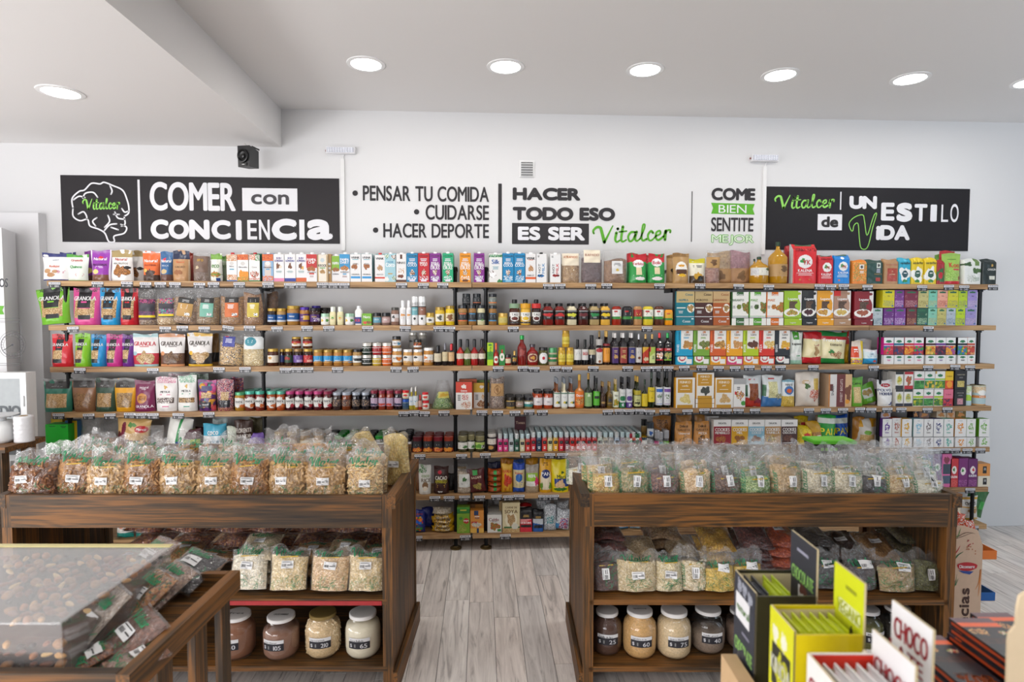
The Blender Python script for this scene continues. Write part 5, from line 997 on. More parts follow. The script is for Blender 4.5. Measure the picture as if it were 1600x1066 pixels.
for k, (a, b_, lc, bc, nm) in enumerate(JL):
    P('jar', a, b_, 612.2 if k else 614, nm, bc, label=[(.14, .7, f'{bc}|g .5 .55 .5 .46 ecebe6|t .5 .62 .18 444 mora|g .75 .22 .18 .16 {"c03040" if k > 4 else "d87030"}|l .45 .42 .06 .4 a66 1')], cap=lc, body=bc, n=3)
for a, b_, bc in ((517.6, 531.6, '3a2a2a'), (532, 546.6, '7a3a1c'), (548, 561.6, '1e1a20'), (563, 576.3, '1a1a22')):
    P('jar', a, b_, 614, 'dark preserve jar with grey lid' if bc != '7a3a1c' else 'amber preserve jar with grey lid', f'{bc}|s .1 .1 .9 .9 {bc} 5a4a3a 3a3a50 c8a888', cap='aab2be', body=bc, n=4)
for a, b_, bc, nm in ((577.5, 589, '2a1420', 'blue black'), (590, 601.3, '8a3420', 'copper'), (602, 613.8, '8a3420', 'copper'), (614.6, 627, '1c1420', 'blue black')):
    P('jar', a, b_, 611, f'{nm} fruit jar with wine lid and lilac label', f'c8b0c8|l .5 .75 .1 .6 5a3a60 2|g .4 .2 .4 .14 {"2a2a50" if nm == "blue black" else "c84030"}', cap='8a2c40', body=bc, n=2)
P('lowjar', 627.5, 639, 624.5, 'small jar with blue lid and dark label', '24486a|l .5 .5 .1 .6 9ab 1', cap='2a58b0', body='5a6a70')
P('lowjar', 627.5, 638.5, 611, 'small jar with red lid on the blue lidded jar', 'e8e4d8|g .5 .5 .25 .3 d8402c', cap='d02a30', body='d8c8a0', yb=624)
for x in (638.3, 644.8): P('longneck', x, x + 7.8, 607 if x < 640 else 606, 'slim oil bottle with white cap', 'dce4e8|l .5 .5 .06 .5 38a 2', cap='ecebe6', body='a89a30', n=2)
P('hot', 646.5, 653, 620.5, 'tiny bottle with yellow cap', 'e0d8c8', cap='e0b820', body='b07a28')
P('hot', 653, 659, 618, 'small red bottle beside the red lidded jars', 'c8a090', cap='c83028', body='9a2a1c')
P('lowjar', 659, 670, 627, 'lower jar of the red lidded stack of two', 'f0ece4|g .5 .5 .28 .34 d8402c', cap='d02830', body='e0d8d0')
P('lowjar', 658.7, 669, 614, 'upper jar of the red lidded stack of two', 'f0ece4|g .5 .5 .28 .34 d8402c', cap='d02830', body='e0d8d0', yb=626.5)
P('clearbag', 671, 711, 596, 'clear pointed bag of green chillies and leaves', 'c8c060|L .25 .4 .85 .62|g .5 .5 .4 .3 c8a030', body='5a8a3a 3a6a28 8ab058 a8b880 4a7a30', fill=.55, tw=.45, d=.11)
P('box', 717, 745, 593.3, 'amber box standing farther back', 'c8702c|r 0 .85 1 1 a84a20', b=.07)
P('box', 712, 737.5, 597.5, 'white and red porridge box', 'ece9e4|r 0 .62 1 1 d04430|g .5 .84 .16 .07 f0e8e0|t .5 .68 .07 fff Quinoa|g .6 .46 .22 .12 c83a30 ece9e4|g .65 .16 .32 .12 ddd8d0 c87050 e8d8c0|l .2 .5 .03 .2 555 4', side='c88068')
P('box', 744, 766, 595, 'green topped box standing farther back', '7aa050|r 0 0 1 .6 c8c8a0', b=.13)
P('box', 740, 764.5, 599, 'white and yellow porridge box', 'ece9e4|r 0 .62 1 1 e0b030|g .5 .84 .14 .06 f0e8e0|g .65 .45 .18 .1 d8a048 ece9e4|g .6 .15 .4 .14 a87048 8a5634 d8b890|l .2 .5 .03 .2 555 4', side='c8a050', b=.066)
P('clearbag', 763.5, 791, 589, 'bag of dried mushrooms with kraft label', 'b8905e|L .1 .4 .9 .78|e .5 .5 .28 .36 8a6238|e .5 .5 .22 .3 b8905e|g .5 .5 .12 .18 8a6238', body='8a7468 a89484 6a5448', fill=.94, tw=.9, d=.09)
P('lowjar', 790.8, 805.7, 621.6, 'mustard coloured spread jar with black lid', '3a3430|r 0 .3 .3 1 4a4440|l .6 .6 .1 .4 c8a060 2', cap='2c2620', body='b09048', n=3)
P('lowjar', 806, 818.8, 621.6, 'olive spread jar with black lid and beige label', 'a89080|t .5 .55 .3 eee olivas', cap='2c2824', body='6a6040', n=3)
P('lowjar', 819.8, 833.5, 621.6, 'spread jar with black lid and teal label', 'e4e8e4|r 0 .05 1 .5 2f8a84|g .7 .6 .12 .2 888', cap='26262a', body='8a7a50', n=3)
for x in (834, 850): P('jar', x, x + 15, 611.3, 'tomato sauce jar with black lid and white label', 'e8e0e0|e .5 .75 .2 .14 f4f0f0|t .5 .45 .16 444 Salsa|l .5 .2 .05 .5 a88 1', cap='1e1a1c', body='a8401c', n=2)
for x, c, nm in ((866, '7a4420', 'brown dressing'), (877.5, 'd4ccae', 'creamy dressing'), (888.8, '6a3a1e', 'dark dressing')):
    P('longneck', x, x + 10.8, 591.8, f'{nm} bottle with grey cap and white label', 'none', cap='7a8088', body=c, label=[(.06, .54, 'e8eae6|r 0 .88 1 .96 4a7a5a|g .5 .3 .14 .08 e0c840|g .7 .3 .12 .1 2a5a38|l .5 .7 .04 .4 888 2')], n=3)
P('longneck', 899.3, 914.3, 586, 'honey orange bottle with gold foil neck', 'none', cap='c8a24a', body='b8702a', label=[(.05, .5, 'e87820|r 0 0 1 .12 c85818|t .5 .75 .16 fff Dores|g .5 .35 .3 .2 a85018 e8b868')])
P('longneck', 914.8, 927, 583.8, 'tall dark green olive oil bottle with gold cap', 'none', cap='a8823a', body='20281a', label=[(.06, .45, '8ab070|g .5 .8 .12 .1 dce8c8|l .5 .3 .03 .3 486 1')])
P('longneck', 926, 934, 588, 'black bottle farther back behind the bright green label', 'none', cap='16161a', body='121418', b=.06)
P('longneck', 928.4, 938.6, 591, 'dark bottle with bright green label', 'none', cap='16161a', body='1a2018', label=[(.1, .56, '58b430|r .2 .5 .8 .65 222|l .5 .8 .05 .5 dfd 2')])
P('longneck', 939, 948, 597.5, 'dark brown bottle with gold cap and gold print', 'none', cap='9a7a48', body='33190f', label=[(.1, .5, '3a2014|l .5 .8 .06 .6 b08a50 3|e .5 .3 .25 .12 b08a50')], n=2)
P('longneck', 949.5, 958.7, 597.5, 'amber oil bottle with cork coloured cap', 'none', cap='a8844a', body='6a5018', label=[(.1, .45, '5a4616|g .5 .6 .2 .15 26344a|r .1 .2 .9 .25 c8a030')], n=2)
P('longneck', 959, 968.8, 593.5, 'oil bottle with pale label and fruit picture', 'none', cap='c0a878', body='8a7a24', label=[(.04, .58, 'dfe2cc|g .5 .3 .35 .2 e0a020 4a8a30|t .5 .75 .1 444 Ekis')], n=2)
P('longneck', 969.3, 979.3, 590.5, 'black oil bottle with green and white label', 'none', cap='18181c', body='141618', label=[(.02, .62, 'd8dad8|r 0 0 1 .28 1f7a48|e .5 .5 .34 .14 1f7a48|l .5 .8 .03 .5 666 2|g .5 .15 .1 .08 dde')], n=2)
P('longneck', 980, 990, 590.5, 'black oil bottle with violet and white label', 'none', cap='18181c', body='141618', label=[(.02, .62, 'd8d8dc|r 0 0 1 .28 5a3a8a|e .5 .5 .34 .14 5a3a8a|l .5 .8 .03 .5 666 2|g .5 .15 .1 .08 dde')], n=2)
P('longneck', 992.5, 1003.8, 589, 'dark oil bottle with gold cap and pale yellow label', 'none', cap='b8923c', body='232a14', label=[(.06, .4, 'cfd08a|g .5 .3 .3 .12 3a3a20|t .5 .6 .14 333 oliva'), (.42, .56, 'b8a828')], n=2)
P('longneck', 1004.5, 1014.2, 593.5, 'shorter dark oil bottle with deep yellow label', 'none', cap='2a3a2a', body='1a2416', label=[(.06, .5, 'dcc020|l .5 .8 .04 .5 444 1')])
P('longneck', 1014.5, 1025.5, 582.3, 'tall dark oil bottle with deep yellow label', 'none', cap='2a3a2c', body='18220f', label=[(.17, .58, 'e0c41a|t .5 .75 .1 222 Zeitte|g .5 .3 .1 .04 a89010')])
for x, c, nm in ((1026.5, '2a6ac0', 'blue'), (1039, '7a4a9a', 'violet')):
    P('longneck', x, x + 11.6, 582.3, f'tall dark oil bottle with white and {nm} label', 'none', cap='17171a', body='161a14', label=[(.08, .58, f'dedfe0|r .15 .75 .85 .9 {c}|g .5 .48 .25 .12 5a7a4a dedfe0|l .5 .25 .03 .5 {c} 1|r .2 .06 .8 .1 {c}')], n=2)
def fe(x0, x1, yt, food, t, nm, yb=None, h=1):
    P('box', x0, x1, yt, nm, f'eae6de|r .12 .5 .88 .94 c8922a|r 0 0 .06 1 d89a28|t .5 .85 .08 f4ecd8 FEINKO|t .5 .73 .06 f4ecd8 {t}|l .5 .6 .02 .5 f0e0c0 1|g .55 .3 .25 .15 {food}|r .1 0 .9 .1 c8942a', d=.06, side='d8981e', yb=yb)
fe(1055.5, 1087, 590.6, 'e8d890 d8c070', 'vainilla', 'white and gold cake box with pale muffin'); fe(1117.3, 1147.3, 590.8, 'dcb880 c8a060', 'pan', 'white and gold bread box with two rolls')
P('box', 1087.5, 1117, 623.5, 'gold box lying under the biscuit box', 'c8942a|r 0 0 .1 1 eee|r .9 0 1 1 eee|r 0 .47 1 .5 a8781c', d=.15)
fe(1087.8, 1116.8, 583, '3c403c 50544c', 'galletitas', 'white and gold biscuit box with dark stack', yb=623)
P('box', 1147.5, 1166, 592, 'white pasta sheet box with cake slice', 'eceae6|r 0 .8 1 1 a8a8a8|g .55 .42 .35 .14 c83a28 e8c850 eceae6 6a3a20|l .4 .68 .03 .3 555 2|e .15 .5 .08 .06 d02a2a|r 0 0 1 .04 d8c8c0|e .85 .15 .2 .08 4a9a40')
P('bag', 1164.5, 1195, 588, 'clear bag of red brown noodles with red base', 'd8dcdc|d .32 -.08 c03a30|r .28 .22 .75 .75 8a4a2c|s .3 .24 .73 .72 9a5630 7a3e24|g .75 .2 .2 .08 8a2038|r 0 .35 .2 .7 2a5a38|l .4 .86 .04 .4 c44 1', d=.07)
P('bag', 1194, 1228.5, 587.5, 'clear bag of pale noodles with blue base', 'dfe4e4|d .34 -.06 3f7ab8|r .24 .3 .7 .8 d8d4a0|s .26 .32 .68 .78 e0dca8 c8c490|g .75 .35 .18 .08 d8c8a8 5a7a50|l .4 .88 .04 .4 c44 1|r 0 .35 .15 .7 4a7a58', d=.07)
P('bag', 1224.5, 1246, 594.5, 'yellow noodle packet with blue picture', 'dde4e6|e .5 .62 .34 .16 3a70b0|e .5 .6 .2 .08 d8602c|r 0 0 1 .4 d8b850|s .05 .1 .95 .38 d8b850 c8a03c e8cc70|t .5 .83 .07 444 FIDEOS|r 0 .92 1 1 8ab8c8', d=.05)
P('bag', 1247.5, 1287.5, 582.5, 'large cream sack with red dried tomatoes', 'e4dace|g .75 .35 .24 .16 b84a30 c85a38 e4dace|r .68 .5 .9 .82 d8b850|s .7 .52 .88 .8 d8b850 c8a040|g .4 .6 .1 .08 4a6a30|l .35 .75 .02 .3 caa050 3', d=.08)
P('bag', 1284, 1296, 601, 'white packet half hidden behind the cream sack', 'dcdad4|g .5 .6 .3 .1 3a8a40|g .5 .3 .3 .1 c83a30', b=.03)
P('box', 1296, 1333, 585.3, 'large biscuit box with brown and cream stripes', 'e0dcd8|r 0 0 .06 1 c08040|r .35 0 .72 1 6e2c28|r .72 0 1 1 d8b080|v .18 .5 .1 .3 444 SNICE|v .55 .5 .1 .7 e8d0c8 SWEET BISCUITS|g .85 .45 .12 .25 7a4426|e .82 .16 .09 .07 e89a20|r .06 .5 .2 .7 6a2c28', d=.12, side='c8a888')
P('pouch', 1334, 1353.5, 590.5, 'green wafer packet with cream wafers', '6ab02c|r .15 .12 .8 .66 c8b080|s .17 .14 .5 .64 e0c890 d0b478|s .52 .14 .78 .64 dcc48a cbb070|t .5 .78 .1 222 Carrey|r 0 .9 1 1 5aa030', roll=-.02, d=.05)
P('pouch', 1349, 1377, 600, 'green wafer packet tilted over', '6cb034|r .2 .3 .8 .75 d8dcd0|g .5 .55 .28 .14 b89a50 a88440', roll=-.3, d=.05)
P('pouch', 1362, 1379, 593, 'dark and white packet behind the tilted wafers', 'c8c0c0|r .5 0 1 .6 3a2a30', b=.07)
P('pouch', 1377.5, 1401, 595, 'white baking powder bag with blue lettering', 'ecebea|e .5 .8 .3 .07 b82034|t .5 .8 .06 fff Delta|t .4 .62 .1 23346a POLVO|t .5 .48 .11 23346a HORNEAR|r .6 .05 .85 .1 2a3a7a|g .8 .12 .1 .06 2a3a7a|r 0 .94 1 1 ddd', tw=1.1)
P('box', 1388, 1401, 581.5, 'plain white carton behind the baking powder', 'e4e2de|l .5 .7 .03 .6 bbb 2', b=.08, d=.05)
H4 = [(1401, 1413, 581.5, 608.5, 'e8e6e0|e .5 .5 .35 .26 d8d8a0|g .5 .55 .25 .16 e0c020 d8b030 5a9a40|r 0 .84 1 1 222|r 0 0 1 .2 2c2c30', 'white tea box with yellow lemon, upper row'),
      (1415, 1428.6, 581.5, 608.5, 'e8e4e0|r 0 .84 1 1 b8202c|g .5 .5 .3 .28 c82838 5a8a40 d05040|r 0 0 1 .2 b8202c', 'white tea box with red cherries, upper row'),
      (1430.5, 1446, 580.5, 608, 'ecebe6|r 0 0 1 .48 3a8a40|b .02 .02 .98 .46 3a8a40 20 3a8a40 5aa850 2a6a30|r 0 .5 1 .6 e08a98|e .5 .76 .26 .08 2a7a50', 'white herb tea box with pink band, upper row'),
      (1446.8, 1462.5, 580.5, 608, 'ecebe6|b .02 .02 .98 .46 3a7a38 20 3a7a38 d8a030 e0c040 5a9a40|r 0 .5 1 .6 2aa878|e .5 .76 .26 .08 2a7a50', 'white herb tea box with green band, upper row'),
      (1463.2, 1478.6, 580.5, 608, 'ecebe6|b .02 .02 .98 .46 3a7a30 20 3a7a30 d8cc20 88a828|r 0 .5 1 .6 a0c820|e .5 .76 .26 .08 2a7a50|r 0 .84 .14 1 c8a040', 'white herb tea box with lime band, upper row'),
      (1479, 1491.5, 580.5, 608, 'e8c018|r 0 0 1 .48 d84a20|e .55 .25 .35 .2 f09a28|t .5 .72 .08 6a3a10 Sedavit', 'yellow tea box with orange slice'),
      (1494, 1513, 578, 608.5, '1e1c20|r .2 .1 .8 .42 c8b868|s .22 .12 .78 .4 d8c878 b8a050|t .5 .74 .06 b0a890 HARMONIA|l .5 .6 .02 .4 888 2', 'black tea box with cream panel, upper row')]
for a, b_, y0, y1, sp, nm in H4: P('tea', a, b_, y0, nm, sp, yb=y1, d=.08)
H5 = [(1401, 1413, 'e8e6e0|e .5 .5 .35 .26 d8d8a0|g .5 .55 .25 .16 b8c020 d8b030 5a9a40|r 0 .84 1 1 333|r 0 0 1 .18 26283a', 'white tea box with lemon, lower row'), (1414.2, 1427.5, 'e8e6e0|e .5 .5 .35 .26 d8d8a0|g .5 .55 .25 .16 d8cc20 d8b030 3a8a80|r 0 .84 1 1 333|r 0 0 1 .18 26283a', 'white tea box with lemon and teal leaf, lower row'),
      (1428.6, 1444.3, 'ecebe6|b .02 .02 .98 .46 3a7a30 20 3a7a30 d8cc20 88a828|r 0 .5 1 .6 b0c820|e .5 .76 .26 .08 2a7a50', 'white herb tea box with lime band and yellow flowers, lower row'), (1445, 1460, 'ecebe6|b .02 .02 .98 .46 3a8a40 20 3a8a40 5aa850 2a6a30|r 0 .5 1 .6 e08a98|e .5 .76 .26 .08 2a7a50', 'white herb tea box with pink band, lower row'),
      (1461.3, 1475.5, 'ecebe6|b .02 .02 .98 .46 3a7a30 20 3a7a30 d8cc20 88a828|r 0 .5 1 .6 a8c820|e .5 .76 .26 .08 2a7a50', 'white herb tea box with lime band beside the pink box, lower row'), (1476.2, 1491, 'e0708a|r 0 0 1 .45 c8283c|b .02 .02 .98 .43 c02838 20 c02838 5a2a50 d84050|t .5 .7 .08 7a1a3a Sedavit', 'pink tea box with berries'),
      (1493, 1511.5, '1e1c20|r .25 .1 .75 .44 c8909a|s .27 .12 .73 .42 d8a0a8 b87a88|t .5 .78 .06 b0a8a0 HARMONIA|l .5 .64 .02 .4 888 2', 'black tea box with pink panel, lower row')]
for a, b_, sp, nm in H5: P('tea', a, b_, 608.8, nm, sp, d=.08)
P('can', 1512, 1523, 603, 'pale lime canister beside the pipe', 'none', body='d8e4cc', cap='b8a878', label=[(.03, .97, 'b8d0d8|r 0 .25 1 .55 a8d040|s 0 .6 1 .97 c8dca0 e0e8c8|e .7 .62 .25 .14 eee')])
P('can', 1528, 1548, 602.8, 'orange and pale blue canister at the shelf end', 'none', body='e4dcc8', cap='b8a878', label=[(.03, .97, 'b4ccd0|r 0 .36 .8 .5 e08a40|s 0 .62 1 .97 e0c8a0 ecdcc0 d8b080|e .5 .64 .22 .14 f4f2ee|r 0 0 1 .06 e0a050|t .45 .43 .08 fff Kapunu|l .5 .2 .03 .5 789 1')])
# ---------------------------------------------------------------- fifth shelf
CUR[0] = 4
P('box', 78, 96, 655, 'yellow topped box behind the bright green one', 'e0c020|r 0 .7 1 1 e8cc30', b=.12, side='d8b820')
P('box', 100, 119, 658, 'blue and yellow box behind the black pipe', '3a7ab0|r .5 0 1 1 d8b820', b=.06)
P('box', 69, 105, 664, 'bright green box with line drawing of a figure', '22c834|t .5 .26 .09 143a1c QUINOA|l .5 .18 .02 .7 143a1c 3|l .3 .93 .02 .35 1a5a28 1|l .8 .93 .02 .25 1a5a28 2', side='18a428', d=.09)
q = [(.45, .75), (.55, .85), (.68, .88), (.7, .78), (.6, .7), (.68, .6), (.6, .5), (.45, .52), (.4, .62), (.5, .68)]
P('clearbag', 117, 150, 655, 'clear bag of brown grain with orange strip', 'e0a020|L .05 .12 .95 .34|l .5 .6 .1 .7 3a2a18 2|r .2 .6 .5 .9 c03028', body='a07848 b08858 8a6438', fill=.5, d=.1)
P('clearbag', 142, 176, 658, 'clear bag of orange crumbs', 'e0a020|L .1 .1 .3 .2', body='b8783c a86828 c88c50', fill=.42, d=.1, b=.03)
P('bag', 200, 232, 652, 'gold bag standing farther back', 'c8a040|e .5 .6 .3 .2 b83028', b=.1)
P('bag', 169, 224, 655, 'kraft coloured party bag with dark red lettering', 'd8b070|t .62 .3 .22 5a1c20 FIESTA|e .8 .72 .18 .1 c02430|t .8 .72 .07 fff Marca|g .25 .5 .1 .3 7a2038|g .5 .82 .12 .06 4a8a30|g .1 .35 .1 .2 5a1c20', d=.09, roll=.12)
P('clearbag', 214, 251, 667, 'empty looking crumpled clear bag with tan food', 'e0e0e0|L .1 .1 .2 .2', body='c8a888 b89878', fill=.3, d=.08)
P('bag', 262, 285, 652, 'pale bag standing behind the green striped one', 'c8ccc8', b=.09)
P('bag', 248, 288, 654, 'white bag with green stripe and yellow picture', 'e8e8e2|r .5 .3 .62 1 3a9a58|g .3 .12 .35 .12 e8c820 c83a28|g .7 .3 .2 .06 3a5aa0', d=.09, roll=.18)
P('bag', 278, 310, 672, 'lime and dark packet of sweets', '9ac030|r 0 .6 1 1 4a1c2a|g .6 .3 .3 .15 e8d830', d=.07)
P('bag', 300, 332, 668, 'dark maroon packet behind the lime one', '3a1420|l .5 .7 .05 .6 a88 2', b=.09)
P('bag', 310, 350, 664.5, 'sky blue and white packet', 'e4ecf0|r 0 .62 1 1 4ab0d0|t .5 .72 .12 fff coco|g .3 .25 .2 .1 d8a070|t .6 .45 .12 4a8aa8 rice', d=.09)
P('bag', 328, 352, 656, 'pale packet standing behind the sky blue one', 'b8c8c8|r 0 .5 1 .8 3a9ab8', b=.09)
P('bag', 350, 369, 668, 'small pale green packet', 'd0d8c8|r 0 0 1 .1 d8c020', d=.06)
P('bag', 385, 411, 654, 'olive brown bag standing farther back', '6a6444|s .2 .2 .8 .8 6a6444 5a5438', b=.08)
P('bag', 364, 396, 657.5, 'dark brown bag with pale lettering', '3c241c|t .5 .7 .13 e0d8d0 FLORENTI|t .5 .52 .13 e0d8d0 ALFAJOR', d=.06, roll=-.06)
P('bag', 380, 412, 678, 'flat purple packet beside the pipe', '7a5ab0', d=.07)
for x in (425, 445, 466, 487): P('jar', x, x + 16, 676, 'jar with gold lid in the row above the bagged cereal', 'd8c8a0|l .5 .5 .1 .6 555 2', cap='b8a070' if x < 466 else '9a948c', body='8a6a3a', n=2)
for x, c in ((504, '26302a'), (520, '1f8a2c'), (536, '1f8a2c'), (553, '2a2a2c'), (568, '2a2a2c'), (584, '1f8a2c')):
    P('jar', x, x + 14.6, 683, 'preserve jar with black and green lid' if c[0] == '1' else 'preserve jar with black lid', 'd8dcd0|g .5 .5 .3 .3 3a8a40', cap=c, body='2a2c1c', n=4)
for x in (600, 615): P('jar', x, x + 14.4, 684, 'preserve jar with black lid, darker berries', 'b8b0b0', cap='1c1c20', body='1c1418', n=4)
for x in (628,): P('jar', x, x + 14, 681, 'dark berry jar with black lid and white label', 'e8e8e8|g .4 .5 .2 .2 2a5a38|l .5 .25 .1 .6 555 2', cap='1c1c20', body='1a1216', n=4)
for x, lc, g, nm in ((643.3, '5a1820', 'c02828', 'wine'), (660, 'a03a24', 'd86a28', 'rust'), (676, '7a1c28', 'c8283c', 'crimson'), (692.5, '9a3a28', 'e07828', 'brick')):
    P('lowjar', x, x + 15.7, 684, f'black banded sauce jar with {nm} lid', 'none', cap=lc, body='5a1a14', label=[(.06, .74, f'26282c|r 0 0 1 .36 7a1c18|g .5 .18 .4 .2 {g} e8a830|l .5 .6 .1 .4 9a9aa0 1')], n=4)
for x, w_, nm in ((715, 16, 'olive jar with gold lid and white label beside the pipe'), (731, 11, 'narrow olive jar between two olive jars'), (742, 15.5, 'olive jar with gold lid and lime label')):
    P('lowjar', x, x + w_, 683 if w_ > 12 else 681, nm, 'e8e8e0|g .7 .3 .2 .2 3a7a30|l .4 .5 .1 .5 555 2' if x < 740 else 'b8d070|g .4 .4 .3 .3 5a9a30|s .6 .1 .95 .6 eee 333', cap='8a8460', body='34341c', n=3)
P('jar', 761.5, 776, 679.5, 'dark jar with white lid and cream label', 'none', cap='d8d4cc', body='241a1a', label=[(.42, .74, 'e0d8cc|l .5 .6 .15 .6 555 2'), (.12, .38, '241a1a|e .4 .5 .22 .4 c8944a')], n=3)
P('box', 804, 822, 651.5, 'wine coloured arched card standing up behind spice bottles', '4a1424|e .3 .4 .14 .07 c88a30|e .72 .4 .14 .07 c88a30|e .3 .15 .14 .07 c88a30|e .72 .15 .14 .07 c88a30|t .5 .8 .09 d8b8a0 Tsoas', b=.16, d=.006)
SPC = ['e0408a|pink', 'd8387c|pink', 'c0c8cc|pale grey', '1f5a44|dark green', 'd8d0a8|cream', 'd0302c|red', 'c82838|red', '1e3a5a|navy', 'd8342c|red', 'dcd49a|cream', 'e8a828|amber', 'd0283a|red', '8a1c34|maroon', 'd02c28|red', 'cc2a2a|red', 'd03028|red',
       'c02a34|red', 'c8282a|red', 'b8c8b0|sage', 'b0a488|beige', 'a8a09a|stone', 'b4c8dc|pale blue', '9c8c9c|mauve', '8a8474|taupe', 'c8482c|brick red', 'b82a20|deep red']
for k, sp in enumerate(SPC):
    c, nm = sp.split('|'); x = 777.3 + k * 8.72 + (0 if k < 18 else (k - 18) * .1)
    bc = '{:02x}{:02x}{:02x}'.format(*[int(int(c[i:i + 2], 16) * .55 + 60 * .45 + 30) for i in (0, 2, 4)])
    P('spice', x, x + 8.5, 676.5 if k > 5 else 679, f'{nm} labelled seasoning bottle with clear cap', 'none', cap='b8ccd0' if k % 3 else 'c8cccc', body=bc, label=[(.03, .62, f'{c}|r .32 .62 .7 .92 1c1c20|l .5 .32 .07 .5 fff 2|l .5 .76 .05 .25 999 1')], n=8 if k > 3 else 7)
P('can', 1004, 1013, 689, 'little drum with yellow lid and black band', 'none', cap='e0b820', body='1c2428', b=.02)
for x0, x1, yt, bd, cp, nm in ((1005, 1014, 677, 'c8ccc8', '1a1a1c', 'salt shaker with red and white pattern'),):
    P('spice', 982, 991, 679, nm, 'none', cap='a02838', body='e0d8d8', label=[(.05, .62, 'e8e0e0|s 0 0 1 1 e8e0e0 c82a3c e8e0e0|r 0 .8 1 1 3a8a5a')], n=3)
P('can', 991.5, 1002.5, 678, 'dark green round tin with white emblem', 'none', cap='1a2a20', body='1c5a34', label=[(.1, .9, '1c5a34|e .5 .5 .3 .3 e8ece4|e .5 .5 .2 .2 1c5a34')], n=2)
P('can', 1003.5, 1013, 683.5, 'small tin with yellow cap', 'none', cap='e8b81c', body='1c2a34', label=[(.05, .9, '1c3a48|r 0 .5 1 .8 e8e8e0|r 0 .2 1 .4 e07030')], n=2)
P('grinder', 1003.5, 1012.5, 656.5, 'tall pepper grinder with black cap farther back', 'none', cap='1c1c1e', body='8a7448', label=[(.2, .5, '8a6a30')], b=.08, yb=680)
P('grinder', 1013, 1023.5, 661, 'tall glass grinder with blue and white label', 'none', cap='3a4048', body='9aa0a0', label=[(.1, .55, 'c8ccd0|g .5 .4 .2 .3 2a5aa0')], yb=684)
P('grinder', 1013, 1023, 684.5, 'short dark grinder under the blue and white one', 'none', cap='3a3a3c', body='4a3a3a', label=[(.1, .5, '9a7a7a')])
for x, c, nm in ((1024, 'b01c6a', 'magenta'), (1031, '1c8a8a', 'teal'), (1038.5, '6ab020', 'lime green')):
    P('grinder', x, x + (8.5 if nm != 'teal' else 6.5), 673.5 if nm != 'teal' else 676, f'salt grinder with {nm} band and grey cap', 'none', cap='a8a8ac', body='5a5a5c', label=[(.05, .46, f'{c}|l .5 .7 .12 .5 fff 1')], n=2)
KD = 'd09048|t .5 .84 .09 2a1c10 Delical|t .5 .71 .08 5a3a20 GALLETA|t .5 .59 .08 f4ece0 {}|g .5 .3 .36 .22 {}|r 0 0 1 .02 7a5024'
P('pouch', 1023, 1052, 651.5, 'amber kraft bag of snacks behind the pipe', 'b87c3c|s .2 .6 .8 .9 b87c3c 2a1c10 b87c3c', b=.06, seal='9a6830')
P('bag', 1058, 1085, 650, 'amber kraft bag lying behind the cracker bags', 'c08848|s .2 .3 .8 .7 c08848 5a3a20 c08848', b=.1)
P('bag', 1088, 1112, 650, 'amber kraft bag with drawing, farther back', 'c08a48|s .2 .3 .8 .7 c08848 4a3018 c08848', b=.11)
P('pouch', 1056.5, 1086, 661, 'amber kraft bag with white word and animal drawing', KD.format('Universal', 'd8a060 c88a44 7a5024'), tw=.9, seal='a87030')
P('pouch', 1086.5, 1114, 660.5, 'amber kraft bag with white word and pizza drawing', KD.format('PIZZA', '3a2818 d09048 5a3a20'), tw=.9, seal='a87030')
P('box', 1105, 1124, 651, 'pale grey box behind the cracker bags', 'd8d4d0|t .5 .8 .12 333 DELICEL', b=.09)
for x0, x1, c, t, f, nm in ((1116, 1143.5, '9a2430', 'MEMBRILLO', 'c88040 8a3a20', 'wine red cookie box with white top'), (1144, 1170, 'e0a818', 'MIEL', 'a86a28 8a5420', 'yellow cookie box with white top'), (1170.4, 1195.8, '8ab8cc', 'COCO', 'a88a78 8a6a5a', 'light blue cookie box with white top'),
                            (1196.2, 1221.5, 'b88c54', 'VAINILLA', '5a3a28 e8c030', 'tan cookie box with white top'), (1222, 1247.5, '482820', 'CHOCOLATE', '7a4a34 5a3428', 'chocolate brown cookie box with white top')):
    P('box', x0, x1, 656.5, nm, f'{c}|r 0 .78 1 1 eceae6|t .5 .88 .06 2a2a2a DELICEL|t .5 .67 .11 f4f0ea COOKIES|t .5 .56 .08 f4f0ea {t}|g .45 .36 .3 .1 {f}|l .4 .2 .015 .7 f4f0ea 1|r 0 0 1 .12 eceae6', side='e0deda', d=.1, n=2)
P('bag', 1246, 1270, 652, 'yellow twisted bread bag, upper of two', 'e0c018|s .1 .1 .9 .9 e0c018 e8d040 c8a010|e .5 .6 .25 .14 c82828', d=.09, b=.03, yb=684)
P('bag', 1247, 1276, 668, 'yellow twisted bread bag, lower of two', 'e4c81c|s .1 .1 .9 .9 e4c81c f0dc50 ccae14|e .5 .6 .2 .1 c82828', d=.09, roll=.1)
P('bag', 1268, 1295, 660, 'yellow and brown bread bag', 'c89a28|s 0 .2 1 .6 a87838 c89048 8a5c28|r 0 0 1 .25 e8cc20|l .5 .45 .03 .5 fff 1', d=.1, roll=-.1)
P('bag', 1278, 1294, 651, 'crumpled clear packet of brown bread rolls', '9a7040|s 0 .2 1 .9 a87838 c0905a 8a5c28', b=.1)
def pan(x0, x1, c, yt, nm, r): P('bag', x0, x1, yt, nm, f'{c}|r 0 .74 1 .9 dfe4d8|t .5 .5 .2 f0e020 PAN|l .5 .36 .03 .6 e8e8d0 2|g .4 .14 .3 .1 e0c060 c8984a|r 0 .9 1 1 {c}', d=.08, roll=r)
pan(1280, 1311, '2a9a3c', 650, 'green corn bread bag with yellow lettering', .06); pan(1308, 1333, '1e5ab8', 650, 'blue corn bread bag with yellow lettering', -.05)
